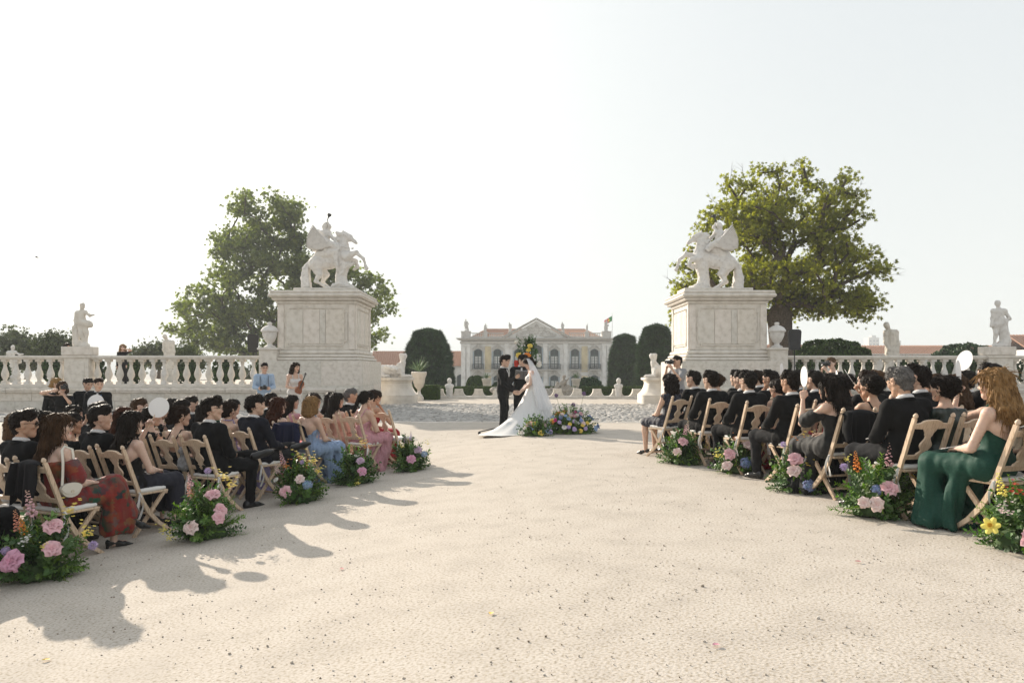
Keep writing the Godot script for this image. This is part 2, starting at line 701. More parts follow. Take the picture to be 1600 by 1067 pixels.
	while z > -29.8:
		var x := -16.0 + rng.randf() * 0.1
		var lim := 16.0
		while x < lim:
			var s := rng.randf_range(0.13, 0.2)
			var hid := (x < -5.6 or x > 6.6) and z < -25.0
			if not hid:
				var yy := gy(x, z) - 0.015 + rng.randf_range(-0.012, 0.03)
				cx.append(Transform3D(Basis.from_euler(Vector3(rng.randf_range(-0.25, 0.25), rng.randf() * TAU, rng.randf_range(-0.25, 0.25))).scaled(Vector3(s, s * 0.75, s)), Vector3(x + rng.randf_range(-0.02, 0.02), yy, z + rng.randf_range(-0.03, 0.03))))
				var g := rng.randf_range(0.27, 0.46)
				cc.append(Color(g * 1.03, g * 0.98, g * 0.91))
			x += s * 0.92
		z -= 0.145
	multi("cobbles", cob.mesh(), cm, cx, null, cc)
	# kerb stones along the near edge of the cobbles
	var kerb := Node3D.new()
	kerb.name = "cobble_edging"
	add_child(kerb)
	kerb.set_meta("kind", "structure")
	var kmats := [stone_block(0), stone_block(1), stone_block(2)]
	var x := -10.0
	while x < 12.0:
		var l := rng.randf_range(0.7, 1.1)
		var kb := MB.new()
		kb.box(Vector3(0, 0, 0), Vector3(l - 0.012, 0.16, 0.2), Basis.IDENTITY, 0.012)
		obj("kerb_stone", kb.mesh(), kmats[rng.randi() % 3], kerb, Transform3D(Basis.IDENTITY, Vector3(x + l * 0.5, gy(x, -19.6) - 0.058 + rng.randf_range(-0.006, 0.006), -19.6)))
		x += l
	# raised garden terraces behind the balustrades, with a gravel top
	var tm := pm("terrace gravel", srgb(0.5, 0.46, 0.40), 0.95, sand_grain(), null, 0.7)
	for side in [-1.0, 1.0]:
		var tb := MB.new()
		tb.box(Vector3(side * (9.3 + 40.0), 0.2, -35.0), Vector3(80.0, 1.3, 17.6), Basis.IDENTITY, 0.02)
		struct("garden_terrace" if side < 0 else "garden_terrace_right", tb.mesh(), tm)

# ==================================================================== balustrades, pedestals, statues
func ashlar(parent: Node, p0: Vector3, size: Vector3, rows: int, len_each: float, proud := 0.006) -> void:
	# stone courses on the front (+z) face of a wall, each block a piece of its own
	var hgt := size.y / rows
	for r in rows:
		var x := 0.0 if r % 2 == 0 else -len_each * 0.5
		while x < size.x:
			var a := maxf(x, 0.0)
			var b := minf(x + len_each, size.x)
			if b - a > 0.05:
				var mb := MB.new()
				mb.box(Vector3.ZERO, Vector3(b - a - 0.008, hgt - 0.008, 0.08), Basis.IDENTITY, 0.005)
				obj("stone_block", mb.mesh(), stone_block(rng.randi() % 4), parent, Transform3D(Basis.IDENTITY, p0 + Vector3((a + b) * 0.5, (r + 0.5) * hgt, proud - 0.04 + rng.randf_range(-0.003, 0.003))))
			x += len_each

func build_monuments() -> void:
	var st := stone()
	# baluster
	var bal := MB.new()
	bal.box(Vector3(0, 0.045, 0), Vector3(0.2, 0.09, 0.2), Basis.IDENTITY, 0.008)
	bal.box(Vector3(0, 0.84, 0), Vector3(0.2, 0.09, 0.2), Basis.IDENTITY, 0.008)
	bal.lathe(Transform3D.IDENTITY, [Vector2(0.07, 0.09), Vector2(0.085, 0.11), Vector2(0.06, 0.14), Vector2(0.075, 0.2), Vector2(0.118, 0.29), Vector2(0.125, 0.36), Vector2(0.105, 0.45), Vector2(0.07, 0.55), Vector2(0.052, 0.65), Vector2(0.05, 0.7), Vector2(0.07, 0.72), Vector2(0.07, 0.745), Vector2(0.055, 0.76), Vector2(0.085, 0.795)], 14)
	var bmesh := bal.mesh()
	for side in [-1.0, 1.0]:
		var x_in := -8.55 if side < 0 else 9.35
		var x_out: float = side * 27.0
		var zf := -26.0
		# low retaining wall in front of the terrace, of coursed blocks under a projecting ledge
		var wall := thing("retaining_wall", "low stone retaining wall with ledge under the %s balustrade" % ("left" if side < 0 else "right"), "wall", Vector3(0, 0, zf))
		var w0: float = minf(x_out, -5.35 if side < 0 else 6.35)
		var w1: float = maxf(x_out, -5.35 if side < 0 else 6.35)
		var mb := MB.new()
		mb.box(Vector3((w0 + w1) * 0.5, 0.13, 0.1), Vector3(w1 - w0, 1.05, 0.8))
		obj("wall_core", mb.mesh(), st, wall)
		ashlar(wall, Vector3(w0, -0.35, 0.5), Vector3(w1 - w0, 1.0, 0), 3, 1.15, 0.03)
		var x: float = w0
		while x < w1 - 0.2:
			var l := minf(1.9, w1 - x)
			var lb := MB.new()
			lb.box(Vector3.ZERO, Vector3(l - 0.006, 0.11, 1.0), Basis.IDENTITY, 0.02)
			lb.box(Vector3(0, -0.08, 0.02), Vector3(l - 0.006, 0.05, 0.92), Basis.IDENTITY, 0.012)
			obj("ledge_stone", lb.mesh(), stone_block(rng.randi() % 4), wall, Transform3D(Basis.IDENTITY, Vector3(x + l * 0.5, 0.716, 0.12)))
			x += l
		# balustrade
		var bst := thing("balustrade", "pale stone balustrade with turned balusters %s of the %s pedestal" % (["left", "left"] if side < 0 else ["right", "right"]), "balustrade", Vector3(0, 0, zf))
		var pier_x := -15.28 if side < 0 else 17.15
		var runs := [[x_in, pier_x - side * 0.43], [pier_x + side * 0.43, x_out]]
		for rn in runs:
			var a: float = minf(rn[0], rn[1])
			var b: float = maxf(rn[0], rn[1])
			var rb := MB.new()
			rb.box(Vector3((a + b) * 0.5, 1.86, 0), Vector3(b - a, 0.09, 0.40), Basis.IDENTITY, 0.02)
			rb.box(Vector3((a + b) * 0.5, 1.80, 0), Vector3(b - a, 0.05, 0.32), Basis.IDENTITY, 0.012)
			obj("handrail", rb.mesh(), st, bst)
			var bb := MB.new()
			bb.box(Vector3((a + b) * 0.5, 0.84, 0), Vector3(b - a, 0.13, 0.36), Basis.IDENTITY, 0.015)
			obj("base_rail", bb.mesh(), st, bst)
			var cnt := int((b - a) / 0.39)
			for i in cnt:
				var bx := a + (i + 0.5) * (b - a) / cnt
				obj("baluster", bmesh, stone_white() if rng.randf() < 0.4 else st, bst, Transform3D(Basis(Vector3.UP, rng.randf() * 0.04), Vector3(bx, 0.895, 0)))
		var pb := MB.new()
		pb.box(Vector3(pier_x, 1.32, 0.02), Vector3(0.86, 1.1, 0.44), Basis.IDENTITY, 0.012)
		pb.box(Vector3(pier_x, 1.87, 0.02), Vector3(0.96, 0.10, 0.54), Basis.IDENTITY, 0.02)
		pb.box(Vector3(pier_x, 1.34, 0.245), Vector3(0.6, 0.7, 0.03), Basis.IDENTITY, 0.012)
		obj("pier", pb.mesh(), st, bst)
		var plin := MB.new()
		plin.box(Vector3.ZERO, Vector3(0.98, 0.30, 0.62), Basis.IDENTITY, 0.015)
		obj("statue_plinth", plin.mesh(), stone_block(1), bst, Transform3D(Basis.IDENTITY, Vector3(pier_x, 2.07, 0)))
		var up := MB.new()
		up.box(Vector3(0, 0.6, 0), Vector3(0.62, 1.5, 0.6), Basis.IDENTITY, 0.015)
		up.box(Vector3(0, 1.37, 0), Vector3(0.72, 0.08, 0.7), Basis.IDENTITY, 0.015)
		obj("end_pier", up.mesh(), st, bst, Transform3D(Basis.IDENTITY, Vector3(x_in + side * 0.0 + (0.02 if side < 0 else -0.02), 0.77, 0.05)))
		# lidded urn on the end pier
		var ub := MB.new()
		ub.lathe(Transform3D.IDENTITY, [Vector2(0.2, 0.0), Vector2(0.2, 0.05), Vector2(0.1, 0.1), Vector2(0.08, 0.16), Vector2(0.15, 0.22), Vector2(0.21, 0.34), Vector2(0.25, 0.46), Vector2(0.25, 0.54), Vector2(0.29, 0.56), Vector2(0.31, 0.59), Vector2(0.29, 0.64), Vector2(0.24, 0.71), Vector2(0.15, 0.77), Vector2(0.07, 0.80), Vector2(0.065, 0.82), Vector2(0.09, 0.85), Vector2(0.07, 0.9), Vector2(0.0, 0.91)], 24)
		var uo := obj("stone_urn", ub.mesh(), stone_white())
		uo.position = Vector3(x_in, 2.18, zf + 0.05)
		tag(uo, "lidded stone urn on the balustrade end beside the %s pedestal" % ("left" if side < 0 else "right"), "urn")
		# pedestal
		var cx := -6.92 if side < 0 else 7.64
		var ped := thing("statue_pedestal", "massive %s stone pedestal with panelled front under the winged horse" % ("left" if side < 0 else "right"), "pedestal", Vector3(cx, 0, -27.4))
		var specs := [[3.42, 3.6, -0.1, 1.72, 0.03], [3.2, 3.3, 1.72, 1.83, 0.05], [3.06, 3.1, 1.83, 1.95, 0.06], [2.92, 2.96, 1.95, 2.1, 0.05], [2.72, 2.76, 2.1, 3.78, 0.02], [2.86, 2.9, 3.74, 3.86, 0.04], [3.1, 3.14, 3.86, 3.96, 0.04], [3.3, 3.34, 3.96, 4.1, 0.05], [3.22, 3.26, 4.1, 4.2, 0.04]]
		var names := ["base", "base_moulding", "base_moulding", "base_moulding", "die", "cornice", "cornice", "cornice", "cornice"]
		var grp := {}
		for k in specs.size():
			if not grp.has(names[k]):
				grp[names[k]] = MB.new()
			var s: Array = specs[k]
			(grp[names[k]] as MB).box(Vector3(0, (s[2] + s[3]) * 0.5, 0), Vector3(s[0], s[3] - s[2], s[1]), Basis.IDENTITY, s[4])
		for k in grp:
			obj(k, (grp[k] as MB).mesh(), st, ped)
		# base courses: large blocks, front and both sides
		for fc in 3:
			var ang: float = [0.0, PI / 2, -PI / 2][fc]
			var wdt: float = 3.42 if fc == 0 else 3.6
			var off: float = 1.8 if fc == 0 else 1.71
			for r in 2:
				var lens: Array = [0.36, 0.64] if (r + fc) % 2 == 0 else [0.58, 0.42]
				var xx := -wdt * 0.5
				for l in lens:
					var w: float = l * wdt
					var cb := MB.new()
					cb.box(Vector3.ZERO, Vector3(w - 0.008, 0.846, 0.06), Basis.IDENTITY, 0.006)
					var t := Transform3D(Basis(Vector3.UP, ang), Vector3.ZERO) * Transform3D(Basis.IDENTITY, Vector3(xx + w * 0.5, 0.44 + r * 0.85, off - 0.018))
					obj("stone_block", cb.mesh(), stone_block(r + fc + int(l * 10)), ped, t)
					xx += w
			# die: framed panel with slabs and corner strips
			var dw := 2.72
			var dof := 1.38 if fc == 0 else 1.36
			var tr := Transform3D(Basis(Vector3.UP, ang), Vector3(0, 2.93, 0))
			for sx in [-1.0, 1.0]:
				var sb := MB.new()
				sb.box(Vector3.ZERO, Vector3(0.2, 1.6, 0.05), Basis.IDENTITY, 0.01)
				obj("corner_strip", sb.mesh(), stone_block(1), ped, tr * Transform3D(Basis.IDENTITY, Vector3(sx * (dw * 0.5 - 0.115), 0, dof + 0.012)))
			var slab := [[-0.76, 0.6, 1.2], [-0.155, 0.58, 1.2], [0.24, 0.2, 1.2], [0.68, 0.66, 1.2]]
			for q in slab.size():
				var sb := MB.new()
				sb.box(Vector3.ZERO, Vector3(slab[q][1] - 0.004, slab[q][2], 0.05), Basis.IDENTITY, 0.006)
				obj("panel_slab", sb.mesh(), stone_block(q), ped, tr * Transform3D(Basis.IDENTITY, Vector3(slab[q][0] - 0.02, 0, dof + 0.001)))
			# moulding with clipped corners round the panel
			var out := PackedVector3Array([Vector3(-0.95, 0.66, 0), Vector3(0.95, 0.66, 0), Vector3(0.95, 0.52, 0), Vector3(1.07, 0.52, 0), Vector3(1.07, -0.52, 0), Vector3(0.95, -0.52, 0), Vector3(0.95, -0.66, 0), Vector3(-0.95, -0.66, 0), Vector3(-0.95, -0.52, 0), Vector3(-1.07, -0.52, 0), Vector3(-1.07, 0.52, 0), Vector3(-0.95, 0.52, 0)])
			var fb := MB.new()
			for q in out.size():
				fb.beam(out[q], out[(q + 1) % out.size()], 0.045, 0.036, Vector3(0, 0, 1), 0.012)
			obj("panel_moulding", fb.mesh(), st, ped, tr * Transform3D(Basis.IDENTITY, Vector3(0, 0, dof + 0.016)))
		# plinth slab and winged horse
		var slabm := MB.new()
		slabm.box(Vector3(0, 0.1, 0), Vector3(2.3 if side < 0 else 2.5, 0.22, 1.25), Basis.IDENTITY, 0.02)
		var hs := thing("winged_horse_statue", "white stone %s pedestal" % ("winged horse rearing to the right with rider on the left" if side < 0 else "winged horse rearing to the left with rider on the right"), "statue", Vector3(cx + (0.1 if side < 0 else -0.1), 4.19, -27.4))
		obj("plinth", slabm.mesh(), stone_block(0), hs)
		build_horse(hs, side)
	build_small_statues()

func build_horse(hs: Node3D, side: float) -> void:
	var V := func(x: float, y: float, z: float) -> Vector3: return Vector3(x, y, z)
	var lft := side < 0
	var b := [
		[V.call(-0.40, 0.98, -0.1), V.call(-0.36, 0.98, 0.1), 0.29, 0.29], [V.call(-0.40, 0.98, 0), V.call(0.15, 1.06, 0), 0.30, 0.27, 1.05], [V.call(0.1, 1.06, 0), V.call(0.62, 1.25, 0), 0.27, 0.27, 1.05],
		[V.call(0.62, 1.30, 0), V.call(0.58, 1.68, 0), 0.26, 0.19, 1.25], [V.call(0.58, 1.68, 0), V.call(0.60, 2.02, 0.02), 0.19, 0.13, 1.3],
		# head
		[V.call(0.62, 2.04, 0.02), V.call(0.80, 1.97, 0.03), 0.13, 0.115, 1.25], [V.call(0.8, 1.97, 0.03), V.call(1.06, 1.74, 0.04), 0.10, 0.065, 1.2], [V.call(0.7, 1.93, 0.03), V.call(0.83, 1.84, 0.03), 0.1, 0.07, 1.3],
		[V.call(0.6, 2.12, 0.06), V.call(0.58, 2.22, 0.08), 0.035, 0.012], [V.call(0.6, 2.12, -0.05), V.call(0.58, 2.22, -0.06), 0.035, 0.012],
		# near hind leg
		[V.call(-0.42, 0.9, 0.15), V.call(-0.26, 0.54, 0.17), 0.23, 0.125], [V.call(-0.26, 0.54, 0.17), V.call(-0.40, 0.30, 0.17), 0.11, 0.065], [V.call(-0.40, 0.30, 0.17), V.call(-0.08, 0.12, 0.17), 0.062, 0.048], [V.call(-0.08, 0.12, 0.17), V.call(0.06, 0.05, 0.17), 0.05, 0.075],
		# far hind leg
		[V.call(-0.34, 0.85, -0.15), V.call(-0.1, 0.58, -0.18), 0.22, 0.12], [V.call(-0.1, 0.58, -0.18), V.call(-0.24, 0.32, -0.18), 0.1, 0.062], [V.call(-0.24, 0.32, -0.18), V.call(0.0, 0.1, -0.18), 0.06, 0.05], [V.call(0, 0.1, -0.18), V.call(0.1, 0.05, -0.18), 0.05, 0.07],
		# fore legs, raised
		[V.call(0.68, 1.2, 0.15), V.call(1.10, 1.36, 0.18), 0.17, 0.085], [V.call(1.10, 1.36, 0.18), V.call(1.38, 1.12, 0.18), 0.08, 0.05], [V.call(1.38, 1.12, 0.18), V.call(1.45, 0.86, 0.17), 0.048, 0.042], [V.call(1.45, 0.86, 0.17), V.call(1.49, 0.77, 0.17), 0.055, 0.07],
		[V.call(0.7, 1.12, -0.15), V.call(1.0, 1.10, -0.18), 0.16, 0.085], [V.call(1.0, 1.1, -0.18), V.call(1.10, 0.88, -0.16), 0.07, 0.05], [V.call(1.1, 0.88, -0.16), V.call(0.95, 0.78, -0.15), 0.045, 0.06],
		# tail
		[V.call(-0.62, 1.05, 0), V.call(-0.76, 0.86, 0), 0.09, 0.11], [V.call(-0.76, 0.86, 0), V.call(-0.82, 0.45, 0), 0.12, 0.17], [V.call(-0.82, 0.45, 0), V.call(-0.78, 0.02, 0), 0.17, 0.2],
		# trophies and trunk under the belly
		[V.call(0.52, 0.0, 0), V.call(0.5, 0.5, 0), 0.27, 0.2], [V.call(0.5, 0.5, 0), V.call(0.58, 0.95, 0), 0.19, 0.26], [V.call(0.3, 0.06, 0.2), V.call(0.9, 0.06, 0.2), 0.14, 0.12], [V.call(0.75, 0.1, -0.1), V.call(0.95, 0.03, 0.1), 0.13, 0.1],
		[V.call(0.72, 0.86, 0.08), V.call(0.98, 0.96, 0.1), 0.1, 0.05], [V.call(0.42, 0.7, 0.18), V.call(0.36, 0.95, 0.22), 0.06, 0.07], [V.call(0.62, 0.6, 0.18), V.call(0.75, 0.9, 0.2), 0.05, 0.06], [V.call(0.3, 0.12, 0.3), V.call(0.5, 0.2, 0.32), 0.09, 0.07], [V.call(0.62, 0.14, 0.32), V.call(0.8, 0.1, 0.32), 0.08, 0.06],
		# rein
		[V.call(1.0, 1.75, 0.1), V.call(0.98, 1.5, 0.16), 0.018, 0.016], [V.call(0.98, 1.5, 0.16), V.call(0.55, 1.58, 0.2), 0.018, 0.018],
		# rider: leg, skirt of drapery, torso, arms, head
		[V.call(0.02, 1.42, 0.2), V.call(0.36, 1.36, 0.32), 0.16, 0.11], [V.call(0.36, 1.36, 0.32), V.call(0.38, 1.0, 0.33), 0.095, 0.065], [V.call(0.38, 1.0, 0.33), V.call(0.44, 0.86, 0.34), 0.055, 0.05],
		[V.call(-0.3, 1.3, 0.18), V.call(0.3, 1.3, 0.22), 0.14, 0.17], [V.call(0.05, 1.5, 0.1), V.call(0.36, 1.55, 0.2), 0.2, 0.16], [V.call(-0.3, 1.22, 0), V.call(0.1, 1.5, -0.1), 0.22, 0.2],
		[V.call(-0.05, 1.5, 0.0), V.call(-0.1, 2.05, 0.0), 0.17, 0.16], [V.call(-0.22, 2.12, 0.06), V.call(0.06, 2.12, -0.04), 0.09, 0.085],
		[V.call(-0.12, 2.2, 0.0), V.call(-0.11, 2.3, 0.0), 0.07, 0.07], [V.call(-0.1, 2.36, 0), V.call(-0.07, 2.42, 0), 0.105, 0.1],
		[V.call(0.06, 2.1, 0.05), V.call(0.22, 1.9, 0.16), 0.07, 0.055], [V.call(0.22, 1.9, 0.16), V.call(0.36, 1.72, 0.2), 0.052, 0.05], [V.call(-0.0, 2.14, 0), V.call(0.1, 2.34, 0.08), 0.065, 0.05], [V.call(0.1, 2.34, 0.08), V.call(0.02, 2.50, 0.1), 0.05, 0.04],
	]
	# mane in locks
	for k in 7:
		var t := k / 6.0
		b.append([V.call(0.42 - 0.04 * sin(t * 3.0), 1.45 + t * 0.62, 0.06 - 0.12 * (k % 2)), V.call(0.30 + 0.05 * t, 1.5 + t * 0.62, 0.1 - 0.2 * (k % 2)), 0.1, 0.05])
	# grooves of the tail
	for k in 4:
		b.append([V.call(-0.72 - k * 0.06, 0.8, 0.14 - 0.02 * k), V.call(-0.66 - k * 0.08, 0.1, 0.2), 0.04, 0.05])
	var carve := [[V.call(0.93, 1.55, 0.1), V.call(0.95, 1.53, -0.1), 0.03, 0.03, 1.0, 0.02, 1]]
	var turn := Basis.IDENTITY if lft else Basis(Vector3.UP, PI)
	var body := MB.new()
	body.add(field(b + carve, 0.026, 0.05, [], 0.014, Vector3(6, 6, 6)))
	var base := Transform3D(turn, Vector3(-0.05 if lft else 0.1, 0.2, 0))
	obj("horse_and_rider", body.mesh(), stone_white(), hs, base)
	# wings: overlapping feathers fanned from the shoulder
	for sz in [1.0, -1.0]:
		var w := MB.new()
		for row in 3:
			var cnt: int = [16, 14, 12][row]
			var L: float = [0.98, 0.72, 0.46][row]
			for k in cnt:
				var t := float(k) / (cnt - 1)
				var ang := lerpf(2.3, 3.12, t)                # fan, from up-back to level
				var l := L * (1.0 - 0.42 * t)
				var root := Vector3(0.22 - 0.28 * t, 1.56 - 0.06 * t, sz * (0.27 + 0.03 * row))
				var tip := root + Vector3(cos(ang) * l, sin(ang) * l, sz * (0.12 * l))
				var mid := root.lerp(tip, 0.55) + Vector3(0, -0.05, 0)
				w.tube([root, mid, tip, tip + (tip - mid).normalized() * 0.06], [0.08, 0.13, 0.1, 0.02], 8, true, 0.35)
		w.tube([Vector3(0.45, 1.42, sz * 0.26), Vector3(0.28, 1.6, sz * 0.3), Vector3(-0.02, 1.78, sz * 0.36), Vector3(-0.36, 2.06, sz * 0.42)], [0.1, 0.13, 0.1, 0.05], 10)
		obj("wing", w.mesh(), stone_white(), hs, base)
	var tp := MB.new()
	tp.tube([Vector3(-0.03, 2.44, 0.1), Vector3(0.03, 2.62, 0.1), Vector3(0.06, 2.70, 0.1)], [0.012, 0.018, 0.03], 8)
	tp.lathe(Transform3D(Basis(Vector3.FORWARD, 0.35), Vector3(0.06, 2.69, 0.1)), [Vector2(0.03, 0), Vector2(0.075, 0.06), Vector2(0.08, 0.1), Vector2(0.06, 0.13), Vector2(0.0, 0.135)], 14)
	obj("trumpet", tp.mesh(), pm("dark bronze", srgb(0.035, 0.035, 0.035), 0.6), hs, base)

# standing figure of stone, about h metres tall; pose 0 arm out, 1 stooped in a cloak, 2 hand on hip
func stone_figure(pose: int, h := 1.5, cell := 0.026) -> ArrayMesh:
	var V := func(x: float, y: float, z: float) -> Vector3: return Vector3(x, y, z)
	var b := []
	if pose == 0:
		b = [[V.call(-0.06, 0.78, 0), V.call(-0.02, 0.46, 0.05), 0.1, 0.075], [V.call(-0.02, 0.46, 0.05), V.call(0.08, 0.05, 0), 0.07, 0.045], [V.call(0.08, 0.04, 0), V.call(0.14, 0.03, 0.1), 0.045, 0.04],
			[V.call(0.06, 0.8, 0), V.call(0.16, 0.5, 0.02), 0.1, 0.075], [V.call(0.16, 0.5, 0.02), V.call(0.12, 0.06, 0), 0.07, 0.045],
			[V.call(0, 0.8, 0), V.call(-0.05, 1.18, 0), 0.14, 0.15, 1.2], [V.call(-0.18, 1.24, 0), V.call(0.1, 1.26, 0), 0.08, 0.08], [V.call(0.1, 1.25, 0), V.call(0.28, 1.14, 0.05), 0.062, 0.05], [V.call(0.28, 1.14, 0.05), V.call(0.45, 1.16, 0.1), 0.046, 0.035],
			[V.call(-0.19, 1.22, 0), V.call(-0.24, 0.95, 0.02), 0.065, 0.05], [V.call(-0.24, 0.95, 0.02), V.call(-0.2, 0.74, 0.06), 0.048, 0.045], [V.call(-0.03, 1.3, 0), V.call(0.0, 1.4, 0.02), 0.055, 0.055], [V.call(0.01, 1.47, 0.02), V.call(0.02, 1.52, 0.02), 0.09, 0.09],
			[V.call(-0.1, 0.9, 0), V.call(0.25, 0.82, 0.03), 0.13, 0.13], [V.call(0.2, 0.85, 0.03), V.call(0.33, 0.78, 0.03), 0.1, 0.05], [V.call(-0.26, 0.7, 0), V.call(-0.18, 0.02, 0), 0.09, 0.15], [V.call(-0.1, 0.1, 0), V.call(0.1, 0.0, 0), 0.1, 0.16]]
	elif pose == 1:
		b = [[V.call(0, 0.0, 0), V.call(0.02, 0.6, 0), 0.24, 0.18, 1.2], [V.call(0.02, 0.6, 0), V.call(0.03, 1.12, 0), 0.18, 0.17, 1.2], [V.call(-0.14, 1.2, 0), V.call(0.16, 1.2, 0), 0.08, 0.09], [V.call(-0.04, 1.26, 0), V.call(-0.1, 1.36, 0.03), 0.06, 0.055], [V.call(-0.12, 1.42, 0.04), V.call(-0.14, 1.45, 0.05), 0.095, 0.095],
			[V.call(-0.16, 1.18, 0.03), V.call(-0.18, 0.85, 0.08), 0.07, 0.055], [V.call(-0.18, 0.85, 0.08), V.call(-0.1, 0.62, 0.14), 0.05, 0.05], [V.call(0.18, 1.18, 0), V.call(0.2, 0.8, 0.05), 0.075, 0.07], [V.call(0.2, 0.8, 0.05), V.call(0.14, 0.1, 0.06), 0.08, 0.1], [V.call(-0.1, 0.5, 0.1), V.call(-0.12, 0.0, 0.12), 0.07, 0.1]]
	else:
		b = [[V.call(-0.08, 0.78, 0), V.call(-0.1, 0.46, 0.06), 0.1, 0.075], [V.call(-0.1, 0.46, 0.06), V.call(-0.14, 0.05, 0.02), 0.068, 0.045], [V.call(-0.14, 0.04, 0.02), V.call(-0.2, 0.03, 0.1), 0.045, 0.04], [V.call(0.07, 0.8, 0), V.call(0.1, 0.45, 0), 0.11, 0.08], [V.call(0.1, 0.45, 0), V.call(0.08, 0.05, 0), 0.07, 0.05],
			[V.call(0, 0.82, 0), V.call(0.03, 1.2, 0), 0.15, 0.16, 1.2], [V.call(-0.16, 1.26, 0), V.call(0.2, 1.25, 0), 0.08, 0.08], [V.call(0.21, 1.22, 0), V.call(0.36, 0.98, -0.02), 0.065, 0.055], [V.call(0.36, 0.98, -0.02), V.call(0.2, 0.85, 0.05), 0.05, 0.045], [V.call(-0.16, 1.24, 0), V.call(-0.2, 0.98, 0.02), 0.065, 0.05], [V.call(-0.2, 0.98, 0.02), V.call(-0.26, 0.72, 0.1), 0.048, 0.045],
			[V.call(0, 1.32, 0), V.call(-0.02, 1.42, 0.02), 0.055, 0.055], [V.call(-0.03, 1.5, 0.03), V.call(-0.03, 1.54, 0.02), 0.09, 0.092], [V.call(0.1, 0.9, 0), V.call(0.24, 0.2, 0), 0.16, 0.15], [V.call(0.24, 0.2, 0), V.call(0.16, 0.0, 0), 0.16, 0.2], [V.call(-0.12, 0.75, 0.02), V.call(0.15, 0.85, 0.05), 0.11, 0.12], [V.call(-0.1, 0.0, 0.02), V.call(0.1, 0.0, 0.02), 0.12, 0.14]]
	var mb := MB.new()
	var f := field(b, cell, 0.05, [[Vector3(0, -1, 0), 0.0]], 0.012, Vector3(9, 5, 9))
	mb.add(f, Transform3D(Basis.IDENTITY.scaled(Vector3.ONE * (h / 1.6)), Vector3.ZERO))
	return mb.mesh()

func build_small_statues() -> void:
	var m := stone_white()
	var m2 := stone()
	var list := [[0, -15.2, 2.22, -26.0, 1.55, 0.1, "weathered stone statue with one arm stretched out on the left balustrade pier", m2],
		[2, 17.2, 2.22, -26.0, 1.62, -0.2, "white stone statue with hand on hip on the right balustrade pier", m],
		[1, -15.9, 1.42, -34.0, 1.7, 0.4, "small draped stone statue in the garden behind the left balustrade", m2],
		[1, 17.5, 1.5, -34.0, 2.2, -0.2, "stooped grey stone statue of a cloaked figure behind the right balustrade", m2],
		[0, -23.1, 1.05, -34.0, 1.5, 0.5, "small stone statue behind the far left end of the balustrade", m]]
	for s in list:
		var o := thing("stone_statue", s[6], "statue", Vector3(s[1], s[2], s[3]), s[5])
		obj("figure", stone_figure(s[0], s[4]), s[7], o)
		if s[3] < -30.0:
			var pb := MB.new()
			pb.box(Vector3(0, -0.3, 0), Vector3(0.6, 0.62, 0.6), Basis.IDENTITY, 0.02)
			obj("plinth", pb.mesh(), stone_block(2), o)

# ==================================================================== the palace across the garden
func arch_poly(w: float, h: float, rise: float, n := 8) -> PackedVector2Array:      # opening with a segmental head, base at y 0
	var p := PackedVector2Array([Vector2(-w * 0.5, 0), Vector2(w * 0.5, 0)])
	for k in n + 1:
		var t := float(k) / n
		p.append(Vector2(w * 0.5 - w * t, h - rise + rise * sin(PI * t)))
	return p

func scroll(mb: MB, c: Vector3, r: float, dirx: float, turns := 1.4, thick := 0.09) -> void:
	var pts := []
	var rad := []
	for k in 15:
		var t := k / 14.0
		var a := t * TAU * turns
		var rr := r * (1.0 - 0.75 * t)
		pts.append(c + Vector3(cos(a) * rr * dirx, sin(a) * rr, 0))
		rad.append(thick * (1.0 - 0.5 * t))
	mb.tube(pts, rad, 6)

func roof_tiles(parent: Node, a: Vector3, b: Vector3, top_a: Vector3, top_b: Vector3, pitch: float, mat: Material, called := "roof") -> void:
	# a slope of half-round clay tiles in ribs: a-b along the eave, top_a-top_b along the ridge
	var mb := MB.new()
	mb.quad(a, b, top_b, top_a)
	var n := int((b - a).length() / pitch)
	for k in n:
		var t := (k + 0.5) / n
		var p := a.lerp(b, t)
		var q := top_a.lerp(top_b, t)
		mb.tube([p, q], [pitch * 0.30, pitch * 0.30], 5, false)
	obj(called, mb.mesh(), mat, parent)

